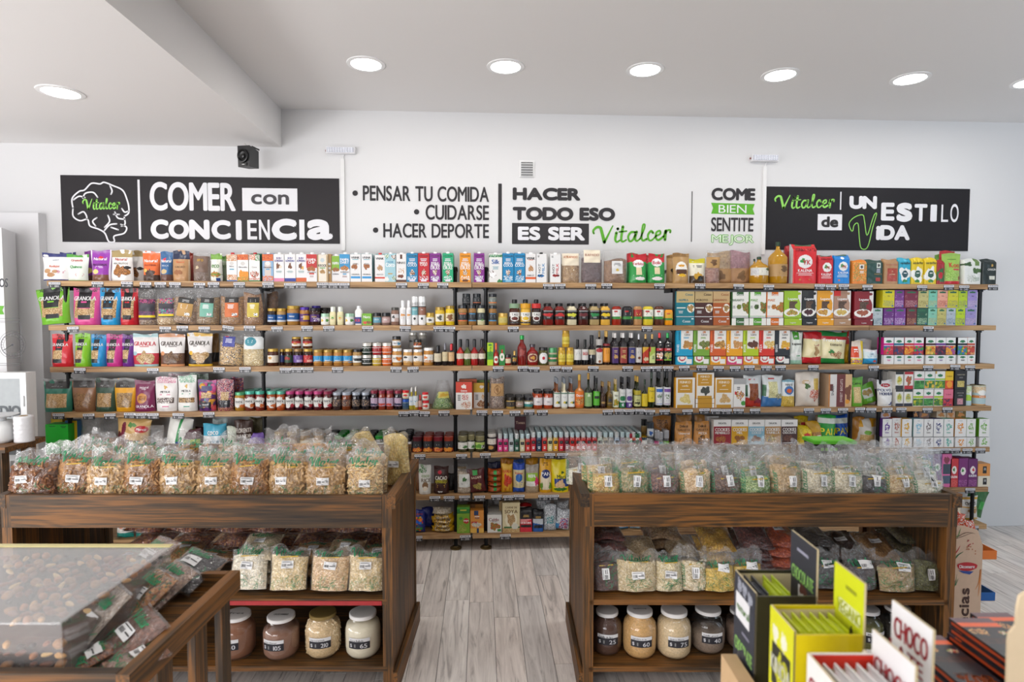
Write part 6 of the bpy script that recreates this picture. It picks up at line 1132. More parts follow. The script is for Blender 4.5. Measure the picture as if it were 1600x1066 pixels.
P('bag', 1334, 1357, 653, 'amber packet behind the yellow chips bag', 'b87a28', b=.07)
P('bag', 1338, 1379, 656.5, 'yellow and white chips bag with clear front', 'e6ded0|r 0 .72 1 1 e8a81c|r .34 .6 .66 1 e8e0d4|e .5 .5 .16 .08 7ab030|s .2 .06 .8 .42 d8b070 c89a58 e8cc90|d .2 .0 dcc8a8', d=.1, tw=.97)
TB = [(1380.5, 1395.3, '6a3a9a', 'purple sunburst', 0), (1395.6, 1410, 'b85a40', 'rust leaf', 1), (1411, 1426.5, 'e8b020', 'yellow sun', 0), (1429, 1445, '88c0d8', 'seated blue figure', 0), (1445.4, 1460, '6a5a5a', 'brown leaf', 0), (1460.6, 1476, '2a3a7a', 'blue moon', 0),
      (1476.6, 1492, '5ab0a0', 'coloured dots', 0), (1494, 1512, 'e8962a', 'orange slice', 0), (1512.4, 1526.4, '7ab04a', 'green leaf', 0), (1531.8, 1548, '6ab02a', 'green leaf outside the pipe', 0)]
for a, b_, c, nm, bk in TB:
    P('tea', a, b_, 655.3 if not bk else 654, f'tall white wellness tea box with {nm}', f'efedea|g .5 .56 .28 .2 {c} {c} efedea|e .5 .56 .08 .06 efedea|l .5 .88 .02 .3 888 1|t .5 .24 .1 {c} bien', yb=683, side=c, d=.06, b=.012 if bk else 0)
    P('tea', a, b_, 684, f'white tea box lying under the {nm} box', f'eae8e6|g .5 .5 .25 .36 {c} {c} efedea|e .5 .5 .06 .1 eee', d=.14, side='e0dedc')
for x0, x1, c, nm in ((1378, 1393, 'd8c8d0', 'pale pink'), (1428, 1437, '2a2228', 'black'), (1438, 1453, '8a6a60', 'brown'), (1465, 1480, 'e0ccb0', 'cream'), (1481, 1494, 'd8b898', 'peach'), (1495, 1511, '7a6428', 'dark gold')):
    P('tea', x0, x1, 642, f'{nm} tea box stacked on the wellness tea boxes', f'{c}|g .5 .5 .3 .25 d8904a|l .5 .8 .04 .5 fff 1', yb=655, b=.05, d=.06)

# ---------------------------------------------------------------- sixth shelf
CUR[0] = 5
P('pouch', 640, 652, 733, 'kraft pouch edge beside the white palm pouch', 'a8865c|r 0 .3 .6 .6 4a8a80', b=.02)
P('pouch', 648, 658, 730, 'slim brown pouch behind the white palm pouch', '8a5a34', b=.05)
P('pouch', 653, 673, 728.7, 'white pouch with palm leaves and coconut', 'e8e8e2|r 0 .88 1 1 d8dcd4|g .3 .85 .3 .14 3a7a40 e8e8e2 5a9a50|t .55 .62 .08 7aa050 coco|t .6 .48 .12 6a5a40 RICE|e .55 .3 .24 .12 8a6a4a|e .55 .2 .2 .08 e8dcc8')
P('pouch', 697, 711, 742, 'black pouches leaning beside the pipe', '1a1a1c', b=.04)
P('pouch', 677, 700.5, 731, 'dark brown pouch reading CACAO AMARGO', '3a1c18|e .4 .78 .14 .07 c8283c|t .5 .58 .13 ece8e0 CACAO|t .5 .46 .12 b8b020 AMARGO|l .5 .36 .03 .7 d8b040 3|s .3 .05 .6 .12 fff 333', tw=1.04)
P('clearbag', 706, 731, 727, 'kraft topped bag farther back near the pipe', 'a08a68|L .1 .6 .9 .9', body='8a7a5a', fill=.6, b=.1)
P('clearbag', 713.5, 737, 735, 'clear bag of white rice grains with leaf label', 'e4e6e0|L .12 .28 .9 .8|g .5 .6 .2 .14 3a6a30|l .5 .3 .04 .6 888 2', body='c8b49a d8c8b0 b8a488', fill=.85)
P('bag', 733, 761, 734.5, 'dark red candy packet with green square', '5a1c20|r .3 .76 .6 .95 2a9a40|t .5 .66 .09 e0c8b0 BAGANI|g .55 .28 .25 .14 c8a85a 8a8a3a', d=.06, roll=-.12)
for k, (yt, yb) in enumerate(((762, 771.5), (755.5, 762), (745, 755.5), (735.5, 746))):
    P('bag', 761.5, 786, yt, f'orange brown caramel packet, {["lowest", "second", "third", "topmost"][k]} of the stack of four', 'a8481a|r .38 .3 .6 .85 2a9a48|s 0 0 1 1 a8481a c0602a 8a3414|r .38 .3 .6 .85 2a9a48', d=.09, yb=yb)
P('bag', 762, 783, 724, 'navy packet behind the caramel stack', '1e2448', b=.09)
P('bag', 782, 803, 718.5, 'orange bag standing farther back', 'd88a1c|r 0 .6 1 .8 e8b040', b=.08)
P('bag', 783.5, 802, 727.5, 'yellow bag with red picture of chillies', 'e0a828|r 0 .85 1 1 e8b840|g .5 .45 .36 .2 c02c20 d84a28|t .5 .76 .09 c82820 RAPIDA|l .5 .15 .03 .6 c82820 2', d=.07)
P('bag', 802, 820, 720.5, 'blue and cream bag standing farther back', '2a5ab0|r 0 .5 1 .75 d8d0b0', b=.08)
P('bag', 801.5, 821, 726, 'cream bag with blue top and red oval', 'dcd0a0|r 0 .78 1 1 1c4ab8|r 0 0 1 .18 2a5ac0|e .5 .52 .3 .14 2a6ab8|t .5 .68 .07 c83828 Rizano|l .5 .34 .04 .6 2a5ac0 2', d=.07)
P('bag', 822, 842, 718, 'yellow orange bag farther back', 'd89a20|r 0 .4 1 .6 e8c040', b=.08)
P('pouch', 821.5, 843, 728.5, 'clear topped pouch with pink and green label', 'b0a490|s 0 0 1 .3 b8a488 a89478|s 0 .75 1 1 b8b0a4 a8a098|r .06 .25 .94 .7 9ac83a|r .06 .25 .94 .42 e8e4e0|g .85 .4 .15 .15 e0287a|t .5 .6 .1 fff REFIL|e .35 .3 .25 .05 d8d8d0')
P('pouch', 843.5, 863.5, 719.5, 'yellow corn flour pouch with dark blue disc', 'e8ac1c|r .1 .1 .9 .5 e8dcc0|e .5 .56 .34 .13 1c2c70|t .5 .56 .1 fff PAN|l .5 .86 .03 .5 8a5a10 2|g .15 .2 .12 .1 6a9a30|g .85 .2 .12 .1 6a9a30', seal='d89a18')
P('pouch', 862.5, 891, 720, 'bright yellow flour pouch with corn cob', 'ecd818|r .14 .18 1 .42 1e3c8a|g .5 .26 .26 .12 d8b080 e0bc90|t .6 .48 .11 2a4a20 Maria|g .6 .6 .08 .04 2a5a28|g .6 .1 .4 .05 3a7a28', seal='d8c410')
for k, (x0, x1, yt, c, nm) in enumerate(((1474, 1489, 710, 'd86aa0|r .1 .1 .9 .35 4a5a70|r .1 .4 .9 .7 3a4a5a|g .5 .8 .3 .1 8a3a50', 'pink tea box with small pictures'), (1487, 1499.5, 717.5, 'c8303a|e .5 .6 .3 .14 f0e8e4|g .45 .62 .12 .06 3a8a40|t .5 .36 .08 fff KALENA|s .05 .02 .95 .25 c8303a e06a60', 'red tea box with white disc'),
                                        (1500, 1514.5, 717, '7a2a72|e .5 .55 .28 .14 f0e8e4|g .45 .58 .12 .06 3a8a40|s .05 .02 .95 .25 7a2a72 a05a98', 'purple tea box with white disc'), (1515, 1529.5, 718, '6a2468|e .5 .6 .28 .14 f0e8e4|g .55 .62 .12 .06 c83040|t .5 .4 .08 fff KALENA|s .05 .02 .95 .25 6a2468 a05a98', 'purple tea box beside the pipe'))):
    P('tea', x0, x1, yt, nm, c, d=.08, yb=None)
P('tea', 1529.8, 1549, 744.7, 'white square tea box with black seal', 'e8e0cc|r .42 .2 .72 .8 1c1c1c|l .57 .6 .06 .2 ccc 2', d=.08)
P('tea', 1529.8, 1549, 725.5, 'orange square tea box with black seal', 'e0964c|r .42 .2 .72 .8 1c1c1c|l .57 .6 .06 .2 ccc 2', d=.08, yb=744.5, side='e0a060')
P('tea', 1460, 1474, 710, 'purple tea box with green leaf disc, above gondola bags', '6a3a7a|e .5 .6 .3 .12 e8e8e0|g .5 .6 .12 .06 3a8a40', d=.08)
P('tea', 1444, 1459, 712, 'blue tea box above the gondola bags', '2a4a9a|s 0 0 1 .5 2a4a9a 4a7ac0', d=.08)
P('tea', 1430, 1443, 712, 'orange lidded packet above the gondola bags', 'd89a3a', d=.08)

# ---------------------------------------------------------------- lowest shelf
CUR[0] = 6
MM = 'e8c020 d82a28 28a040 2a6ad0 e87a20'
P('bag', 657, 680, 796, 'plain dark blue candy bag standing sideways', '1c2c80|r .1 .3 .3 .6 2a3ca0', d=.08, b=.01)
P('bag', 641, 663.5, 799.5, 'dark blue candy bag with coloured sweets', f'1e2f8a|b .1 .42 .9 .72 1e2f8a 40 {MM}|b .15 .1 .85 .28 1e2f8a 22 {MM}|t .5 .84 .09 a83a30 Rocklets|l .5 .33 .03 .6 8a3 2', d=.07)
for k in range(4):
    P('bag', 672 + (k % 2) * 3, 712 - (k % 2) * 3, 826 - k * 6.8, f'flat yellow snack packet, {["lowest", "second", "third", "topmost"][k]} of four piled up', 'd8a81c|s .1 .2 .8 .9 d8a81c d8ccb0 5a3420', yb=(835 - k * 6.6) if k else None, d=.12)
P('bag', 674, 706, 797, 'clear crumpled packet on the yellow pile', 'c8bca8|s 0 0 1 1 c8bca8 d8d0c0 a8987a', yb=807, d=.1)
P('box', 713.8, 734, 803.5, 'lime green box with red oval', '7aa82c|e .72 .62 .22 .14 c82a2c|t .72 .62 .1 fff sopa|g .4 .25 .3 .2 a8b850 8a9a30|e .3 .75 .14 .08 3a8a3a', d=.06, side='5a8a20')
P('box', 713.8, 734, 793.5, 'dark green box lying on the lime green one', '2a7a30|r 0 .7 1 1 4a9a38|l .5 .4 .2 .6 d8d040 1', yb=803, d=.06, side='7aa030')
P('box', 730, 755, 789, 'brown carton standing farther back', '8a6238|r .5 0 1 1 c88a3c', b=.08)
P('box', 734.6, 756, 799, 'orange cake mix box with knife picture', 'e0943c|r 0 0 1 .2 e8b850|r .5 0 .62 .2 1e3a6a|r .3 .78 .6 1 1e3a6a|t .5 .66 .1 1e3a6a Ayni|r .1 .45 .5 .52 c8303a|g .5 .36 .36 .1 b0b8b8 e8d8b8|l .5 .72 .03 .5 fff 1', d=.06)
P('box', 761.5, 784, 806, 'white soup box with vegetables', 'e8e8e2|t .45 .75 .18 8a2c34 Caldo|g .5 .35 .36 .2 3a7a30 d86a28 c83030 5a9a40|l .5 .6 .03 .5 888 1|r .7 .05 .95 .2 3a8a40', d=.06, n=3)
P('box', 780, 811, 784, 'tan box farther back behind the soya box', 'c0a470', b=.09, d=.06)
P('box', 785, 812.5, 786.5, 'large beige box reading SOYA', 'dccfa4|t .5 .7 .12 6a4a28 SOYA|e .5 .42 .34 .26 ece4c8|g .5 .42 .22 .2 a07a4a c8a878|r 0 0 1 .16 c8a870|s 0 .02 1 .14 b0884e d8bc88|r .1 .14 1 .2 2a6a38|e .72 .2 .2 .1 d8d8c8|t .5 .84 .06 6a4a28 CARNE DE', d=.07)
P('brick', 812, 832, 790, 'red topped bag farther back', 'c02428|r 0 .7 1 .9 e8e4e0', b=.08)
P('brick', 812, 832.5, 796, 'black bag with coral and red base', '1c1a1e|r 0 .2 1 .55 e89090|d .35 .2 d8283c|r .1 .2 .9 .32 241c1c|t .5 .4 .08 fff LA NATURAL|l .5 .7 .03 .5 c8a050 2', d=.07)
P('brick', 832.5, 850, 799, 'black bag with blue base', '1c1c22|r 0 .35 1 .6 c8d0d8|d .42 -.1 1f5aa8|r .1 .18 .9 .32 1c1c28|l .5 .7 .03 .5 c8a050 2', d=.07, seal='333')
for x0, x1, yt, b_, nm in ((838, 862, 783, .1, 'crumpled silver packet, farthest back'), (866, 890, 786, .09, 'crumpled silver packet behind the striped one'), (850, 871, 791, 0, 'shiny silver and teal packet'), (866, 890, 798, 0, 'silver packet with blue and red print, tilted')):
    P('bag', x0, x1, yt, nm, 'a8aeb4|s .05 .05 .95 .95 a8aeb4 d8dce0 7a8088 e8ecf0' + ('|s .2 .3 .8 .6 58a8a8 3a7a8a e0e0e0' if 'teal' in nm else '|s .3 .1 .9 .6 e0e4e8 2a5ab0 c83038|r 0 0 .3 .3 3a8ac0' if 'blue' in nm else ''), b=b_, d=.06, roll=.15 if 'tilted' in nm else 0)
# lowest shelf, seen through the bins
for k, (x, c, nm) in enumerate(((175, '1f8a80|r 0 .3 1 1 ece8e0|e .4 .6 .2 .1 d88a70', 'teal and white packet'), (205, '1f8a80|r 0 .3 1 1 ece8e0|e .6 .6 .2 .1 d88a70', 'second teal and white packet'), (240, '7a3a7a|s 0 .2 1 1 d8c8c0 7a3a7a', 'purple patterned packet'), (268, '8a8480|s 0 .2 1 1 a8a098 d8d4d0', 'grey clear packet'), (293, 'c8a888|s 0 .2 1 1 c8a888 d8bc9a b0906a', 'tan packet'))):
    P('bag', x, x + 27, 812, nm + ' seen under the bin panel', c, d=.08)
for x, w_, c, nm in ((925, 30, 'd8d4d0|s 0 0 1 1 d8d4d0 c83a3a e8e8e8', 'white and red packet'), (957, 28, 'e8ecf0|r 0 0 1 .2 3a9ad8', 'white packet with blue edge'), (987, 22, '9ac0d8', 'pale blue packet'), (1010, 24, 'd8dce0', 'silver white packet'), (1045, 38, 'c8d0dc|s 0 0 1 1 c8d0dc e8ecf0 8a9ab0', 'crumpled pale packet'),
                     (1100, 30, 'd8602c', 'orange packet'), (1185, 34, '1e4ac0|s 0 0 1 1 1e4ac0 3a6ae0', 'royal blue packet'), (1222, 30, '2a50b8|s 0 0 1 1 2a50b8 e8e8f0', 'blue and white packet'), (1262, 30, '5a2aa0|s 0 0 1 1 5a2aa0 7a4ac0', 'violet packet'), (1296, 30, 'c8d0a0|s 0 0 1 1 c8d0a0 a8b888', 'pale green packet'), (1330, 34, '8a9a88|s 0 0 1 1 8a9a88 c8a0a8', 'grey green packet')):
    P('bag', x, x + w_, 808, nm + ' seen under the bin panel', c, d=.08)
P('bag', 1504, 1536, 778, 'white snack bag with yellow stripes, behind the pipe', 'ece8e2|r 0 .88 1 .96 e0a820|r 0 0 1 .08 e0b020|t .5 .72 .12 3a2a20 CHIPAS|g .6 .42 .3 .12 c89a60 a87840|r 0 .55 1 .58 e0a820', d=.07)
P('bag', 1508, 1542, 764, 'dark green bag farther back', '2a6a30|r .6 .3 1 .6 3aa848', b=.1, roll=.3)
P('bag', 1495, 1507, 790, 'small tan packet beside the snack bag', 'c8a878|s 0 0 1 1 c8a878 e8e0d0', d=.05)

# ---------------------------------------------------------------- labels for the shelf goods
def words_of(t): return t.split()
seen = {}
ORD = 'first second third fourth fifth sixth seventh eighth ninth tenth'.split(); CARD = 'zero one two three four five six seven eight nine ten'.split()
for it in ITEMS: seen.setdefault((it['desc'], it['s']), []).append(it)
for L_ in seen.values():
    if len(L_) > 1:
        for k, it in enumerate(sorted(L_, key=lambda i: i['x'])): it['nth'] = f", {ORD[k]} of {CARD[len(L_)]}"
for it in ITEMS:
    lab = f"{it['desc']}{it.get('nth', '')}, on {SHN[it['s']]}"
    it['o']['label'] = lab
    for b_ in it['back']:
        b_['label'] = ' '.join(f"{it['desc']}{it.get('nth', '')}, {'in rows behind' if len((it['desc'] + it.get('nth', '')).split()) < 13 else 'behind'}".split()[:16])
for it in ITEMS:
    for o_ in [it['o']] + it['back']:
        w_ = o_['label'].split()
        if len(w_) > 16: o_['label'] = ' '.join(w_[:-3]).rstrip(',')
# price tags clipped to the shelf edges
TAGS = [[86, 153, 199, 228, 251, 274, 312, 334, 374, 419, 453, 470, 504, 520.7, 537.5, 627.5, 661.5, 692, 857, 875, 923, 948, 1030.5, 1094, 1154, 1201, 1280.6, 1298, 1318, 1355, 1440.5, 1482, 1506, 1551],
        [112, 257, 283.7, 318, 356, 389, 432, 479, 513, 574, 633, 685.7, 702.5, 802, 1011.6, 1452.6], [121, 235.6, 339.7, 380.6, 444, 462, 479, 526, 618, 644.5, 778.5, 817.5, 835, 868, 886.5, 928, 982, 1011, 1027.5, 1045.6, 1070.7, 1098.5, 1124.7, 1150.7, 1173, 1200, 1222, 1273.7, 1368.5, 1454, 1496.7, 1520],
        [85, 132.5, 166, 197.5, 215, 234, 274, 322, 630, 646, 662, 693, 753, 777.6, 805, 827, 848, 951.6, 970, 986, 1001.5, 1017.5, 1041, 1077, 1103.5, 1121.5, 1138.5, 1157.4, 1183.5, 1268.4, 1295, 1322, 1349, 1366.5, 1392, 1414, 1455.5, 1486.7],
        [654.7, 720.5, 758, 822, 860, 880, 1420, 1437.5, 1453.5, 1469.5, 1485.5, 1501.5, 1520.5, 1541], [678, 700.5, 725, 749, 776, 795, 812, 850.6, 866.5, 1527.5], [649, 726, 790, 1535]]
PRICES = {0: '480 390 290 270 275 330 365 365 420 390 398 385 280 295 255 385 460 270 350 400 242 265 210 380 245 265 780 450 550 480 255 295 240 400'.split(), 1: '335 490 490 335 380 336 470 400 360 495 400 450 550 205 380 295'.split()}
rg = random.Random(3)
tagm = {}
for s, row in enumerate(TAGS):
    for i, px in enumerate(row):
        pr = PRICES.get(s, []); pr = pr[i] if i < len(pr) else rg.choice(('390', '475', '180', '220', '350', '265', '530', '145', '400', '330'))
        X, _ = atf(px, 450, 0); dz = rg.uniform(-.004, .003)
        near = min((it for it in ITEMS if it['s'] == s and it['row'] == 0), key=lambda it: abs(it['x'] - px))
        t = thing('price_tag', ' '.join(f"price tag below the {near['desc']}{near.get('nth', '')}".replace(',', '').split()[:14] + [SHN[s].split()[0], 'shelf']), 'price tag', (X, SF - .001, SZ_[s] - .006 + dz), 0, f'price tags along the {SHN[s]}')
        near.setdefault('tags', []).append(t)
        M().box(-.037, .037, -.002, 0, -.038, 0, '2c2c30').build('holder', PLAS, t)
        M().box(-.036, .036, -.0026, -.002, -.0165, -.0008, 'e8e8ec').build('name_strip', PAPER, t)
        m = M(); f = lambda x, z: (x, -.0032, z)
        k = rg.choice((7, 9, 11)); x = -.031
        while x < .028:
            w_ = rg.uniform(.004, .011); m.add([f(x, -.011), f(x + w_, -.011), f(x + w_, -.005), f(x, -.005)], [(0, 1, 2, 3)], '55555c'); x += w_ + .003
        m.text('$', -.024, -.0275, .013, .01, 'd8d8dc', f, .01).text(pr, .012, -.0275, .013, .028, 'd8d8dc', f, .01)
        m.add([f(-.012, -.032), f(-.010, -.032), f(-.010, -.023), f(-.012, -.023)], [(0, 1, 2, 3)], 'aaa')
        m.build('lettering', PAPER, t); t.rotation_euler.y = rg.uniform(-.03, .03) + (.18 if (s == 1 and px == 356) else 0)
for it in ITEMS:
    tg = it.get('tags', [])
    if len(tg) > 1:
        for k, t in enumerate(sorted(tg, key=lambda t: t.location.x)):
            t['label'] = ' '.join(f"price tag {['first', 'second', 'third', 'fourth'][k]} of {len(tg)} below the {it['desc']}".replace(',', '').split()[:15] + [SHN[it['s']].split()[0]])
# ================================================================ the two display bins (frame: u along the bin, d away from the camera)
def unproj(u, d): return wl(u, d, 0)
def bin_(label, u0, u1, d0, d1, zt, zback, red):
    t = thing('display_bin', label, 'display stand', wl((u0 + u1) / 2, d0, 0), -YAW, 'stained pine display bins in mid aisle')
    w = (u1 - u0) / 2; D = d1 - d0; pw = .042
    def bd(nm, m, x0, x1, y0, y1, z0, z1, c='fff'):
        o = M().box(x0 - (x0 + x1) / 2, x1 - (x0 + x1) / 2, y0, y1, z0, z1, c).build(nm, m, t, ((x0 + x1) / 2, 0, 0)); return o
    zf = zt - .137
    bd('front_rail', BX, -w + pw, w - pw, -.004, .018, zf, zt)
    for s in (-1, 1):
        a, b_ = sorted((s * w, s * (w - pw)))
        bd('post', BZ, a, b_, 0, .022, 0, zf - .001); bd('post', BZ, a, b_, -.002, .022, zf, zt)
        bd('post', BZ, a, b_, D - .03, D, 0, zt)
        for k in range(4):   # side boards
            y0 = .024 + k * (D - .056) / 4; a, b_ = sorted((s * (w - .004), s * (w - .022)))
            bd('side_board', BZ, a, b_, y0, y0 + (D - .056) / 4 - .0015, .0, zt - .06)
        a, b_ = sorted((s * (w + .016), s * (w - .022)))
        bd('side_rail', BY, a, b_, -.004, D + .002, zt - .055, zt + .002)
        a, b_ = sorted((s * (w + .018), s * w)); bd('plinth', BY, a, b_, 0, D, 0, .1)
    n = 3
    for k in range(n):
        y0 = .02 + k * (D - .03) / n; y1 = y0 + (D - .03) / n - .0015
        bd('tray_board', BX, -w + .024, w - .024, y0, y1, zf + .05, zf + .068)
        bd('shelf_board', BX, -w + .024, w - .024, y0 - (.02 if k == 0 else 0), y1, .394, .416)
        bd('base_board', BX, -w + .024, w - .024, y0 - (.02 if k == 0 else 0), y1, .104, .126)
    if red: bd('shelf_edge_strip', RED, -w + .03, w - .045, -.004, -.0005, .392, .41, 'a02428')
    bd('back_rail', BX, -w + .14, w - .02, D - .028, D - .01, zf, zback)
    bd('back_board', BX, -w + .024, w - .024, D - .026, D - .012, .126, .394)
    return t
RED = colmat('red_paint', .5, vary=.25, scale=25)
BIN_D0, BIN_D1 = 2.45, 3.07
lu0 = at_d(2, 800, BIN_D0)[0]; lu1, LZ = at_d(612, 774.5, BIN_D0)
ru0, RZ = at_d(913, 772, BIN_D0); ru1 = at_d(1497, 770, BIN_D0)[0]
zb = at_d(500, 693, BIN_D1)[1]
bin_('stained pine display bin topped with bags of cereal, left of the aisle gap'.replace('left of', 'beside'), lu0, lu1, BIN_D0, BIN_D1, LZ, zb, True)
bin_('stained pine display bin topped with bags of seeds and pulses', ru0, ru1, BIN_D0, BIN_D1, RZ, zb, False)
TRAYZ = LZ - .137 + .068

GRN = '2a8a5a'
def bagmesh(kind, w, h, d, cols, fill, seedv, vertical=False, piece=None, sticker=(.5, .42), name=True):
    """a filled clear bag: parts are contents, film, printed name and price sticker; returned as a prototype root"""
    rg = random.Random(seedv); q = [rg.random() * 6 for _ in range(6)]
    def S(u, v, k=1, lift=0, top=1.0, g=1.0):
        s = 2 * u - 1; t = v * top
        ww = w * (1 + .05 * math.sin(3 * t + q[0]) + (.08 * (t - .5) if t > .5 else 0))
        if t < fill: p = .62 + .38 * math.sin(min(1, t / fill * 1.15) * math.pi * .62 + .4)
        else: p = max(.05, .72 * (1 - (t - fill) / (1 - fill)) ** 1.3)
        y = d / 2 * p * max(0, 1 - abs(s) ** 2.8) ** .65 * g
        y += (.004 + .006 * (t > fill)) * (1 - s * s) * (math.sin(11 * u + 7 * t + q[1]) + .7 * math.sin(17 * t - 9 * u + q[2]))
        zz = t * h + (.012 * math.sin(5 * u + q[3]) + .01 * math.sin(13 * u + q[4])) * max(0, t - fill) / (1 - fill)
        if t > fill: y += -.03 * math.sin(q[5]) * (t - fill)
        return (s * ww / 2 * g, -(y + lift) * k, zz)
    root = thing('bag_of_' + kind, '', 'bag')
    m = M(); nu, nv = 14, 12; topc = lambda u: fill + .035 * math.sin(4 * u + q[3]) - .03 * abs(2 * u - 1)
    c = cols.split(); fn = lambda u, v: S(u, v * topc(u), 1, 0, 1, .95); pgrid(m, fn, nu * 2, nv * 2, paint(c[0], ['s 0 0 1 1 ' + cols], nu * 2, nv * 2))
    B = np.empty((6, 8, 3)); B[:] = lin(c[0]); pgrid(m, lambda u, v: S(1 - u, v * topc(1 - u), -1, 0, 1, .95), 8, 6, B)
    m.add([S(u / 8, topc(u / 8), 1, 0, 1, .95) for u in range(9)] + [S(u / 8, topc(u / 8), -1, 0, 1, .95) for u in range(8, -1, -1)], [tuple(range(18))], c[0])
    o = m.build('contents', GRAIN, root, smooth=True)
    if piece:
        m = M()
        for _ in range(piece[1]):
            u, v = rg.uniform(.04, .96), rg.uniform(.02, 1) ** .9 * topc(.5)
            if piece[0] == 'pillow': pillow(m, Vector(S(u, v, 1, -.003, 1, .95)), piece[2], rg, rg.choice(c))
            elif piece[0] == 'ring': ring(m, Vector(S(u, v, 1, -.002, 1, .95)), piece[2], rg, rg.choice(c))
            else: bean(m, Vector(S(u, v, 1, -.001, 1, .95)), piece[2], rg, rg.choice(c))
        o = m.build('food_pieces', DRY, root, smooth=piece[0] != 'pillow'); o['kind'] = 'stuff'
    m = M(); W = np.ones((16, 14, 3)); pgrid(m, lambda u, v: S(u, v, 1, .003), 14, 16, W); pgrid(m, lambda u, v: S(1 - u, v, -1, .003), 14, 16, W)
    m.build('bag_film', CLEAR, root, smooth=True)
    m = M(); f = lambda x, z: S(min(.99, max(.01, .5 + x / w)), min(.99, max(.01, z / h)), 1, .0045)
    if name:
        if vertical:
            g = lambda x, z: f(-z + 0, x)   # name running up one side
            script(m, .02 * h, .62 * h, .38 * w, .5 * w, GRN, lambda x, z: f(-z, x), 0, 1.0)
        else: script(m, -.4 * w, .34 * w, (fill - .02) * h, (fill + .15) * h, GRN, f, .02)
        for _ in range(26):
            x, z = (rg.uniform(.0, .42) * w * (1 if vertical else rg.choice((-1, 1))), rg.uniform(.04, .34 if not vertical else .75) * h)
            pts = [(x, z)]; a = rg.random() * 6
            for _ in range(3): a += rg.uniform(-1, 1); x += .007 * math.cos(a); z += .007 * math.sin(a); pts.append((x, z))
            m.stroke(pts, .0014, GRN, f, smooth=False)
        m.stroke([(-.2 * w, (fill - .05) * h), (.25 * w, (fill - .03) * h)], .004, 'd8b020', f, smooth=False)
    if m.n: m.build('printed_lettering', PAPER, root)
    sw, sh = (.030, .046) if vertical else (.050, .031)
    sx, sz = (sticker[0] - .5) * w, sticker[1] * h; ti = rg.uniform(-.12, .12)
    def G(a, b_, l=0):
        x, z = (a - .5) * sw, (b_ - .5) * sh; x, z = x * math.cos(ti) - z * math.sin(ti), x * math.sin(ti) + z * math.cos(ti)
        p = S(min(.98, max(.02, .5 + (sx + x) / w)), min(.99, max(.02, (sz + z) / h)), 1, .008 + l); return p
    m = M(); pgrid(m, G, 4, 4, paint('f2f2f2', [], 4, 4)); st = m.build('price_sticker', PAPER, root, smooth=True); m = M()
    def bar(a, b_, c_, d_, col): m.add([G(a, c_, .001), G(b_, c_, .001), G(b_, d_, .001), G(a, d_, .001)], [(0, 1, 2, 3)], col)
    if vertical:
        for k in range(7): bar(.3, .75, .08 + k * .05, .08 + k * .05 + rg.choice((.02, .03)), '333')
        bar(.1, .16, .1, .9, '555'); bar(.45, .55, .5, .85, '222'); bar(.7, .78, .5, .9, '444')
    else:
        for k in range(8): bar(.08 + k * .045, .08 + k * .045 + rg.choice((.015, .028)), .25, .6, '333')
        bar(.08, .85, .8, .87, '666'); bar(.5, .95, .4, .5, '222'); bar(.72, .92, .58, .66, '444'); bar(.4, .6, .1, .15, '777')
    m.build('barcode', PAPER, st)
    return root
DRY = colmat('dry_cereal', .65, bump=.4, scale=120, vary=.18)
def rot(rg):
    return Matrix.Rotation(rg.random() * 6.3, 3, Vector((rg.gauss(0, 1), rg.gauss(0, 1), rg.gauss(0, 1))).normalized())
def pillow(m, p, s, rg, c):
    R = Matrix.Rotation(rg.gauss(0, .5), 3, 'Z') @ Matrix.Rotation(R90 + rg.gauss(0, .45), 3, 'X') @ Matrix.Rotation(rg.random() * 6.3, 3, 'Z'); P8 = [(-1, -1, 0), (1, -1, 0), (1, 1, 0), (-1, 1, 0), (0, 0, .42), (0, 0, -.42), (-.5, -.5, .34), (.5, -.5, .34), (.5, .5, .34), (-.5, .5, .34), (-.5, -.5, -.34), (.5, -.5, -.34), (.5, .5, -.34), (-.5, .5, -.34)]
    v = [tuple(p + R @ Vector(q) * s) for q in P8]
    m.add(v, [(0, 1, 7, 6), (1, 2, 8, 7), (2, 3, 9, 8), (3, 0, 6, 9), (6, 7, 8, 9), (1, 0, 10, 11), (2, 1, 11, 12), (3, 2, 12, 13), (0, 3, 13, 10), (13, 12, 11, 10)], c)
def ring(m, p, s, rg, c):
    R = rot(rg); v = []
    for i in range(7):
        a = i * math.tau / 7
        for j in range(4):
            b_ = j * math.tau / 4; r = s * (1 + .42 * math.cos(b_)); v.append(tuple(p + R @ Vector((r * math.cos(a), r * math.sin(a), s * .42 * math.sin(b_)))))
    m.add(v, [(i * 4 + j, ((i + 1) % 7) * 4 + j, ((i + 1) % 7) * 4 + (j + 1) % 4, i * 4 + (j + 1) % 4) for i in range(7) for j in range(4)], c)
def bean(m, p, s, rg, c, k=(1, .7, .6)):
    R = rot(rg); v = [(0, 0, -1)] + [(math.cos(a * 1.047) * r, math.sin(a * 1.047) * r, z) for z, r in ((-.55, .8), (.2, 1), (.75, .6)) for a in range(6)] + [(0, 0, 1)]
    v = [tuple(p + R @ Vector((x * k[1], y * k[2], z * k[0])) * s) for x, y, z in v]
    f = [(0, 1 + (i + 1) % 6, 1 + i) for i in range(6)] + [(1 + j * 6 + i, 1 + j * 6 + (i + 1) % 6, 7 + j * 6 + (i + 1) % 6, 7 + j * 6 + i) for j in (0, 1) for i in range(6)] + [(13 + i, 13 + (i + 1) % 6, 19) for i in range(6)]
    m.add(v, f, c)
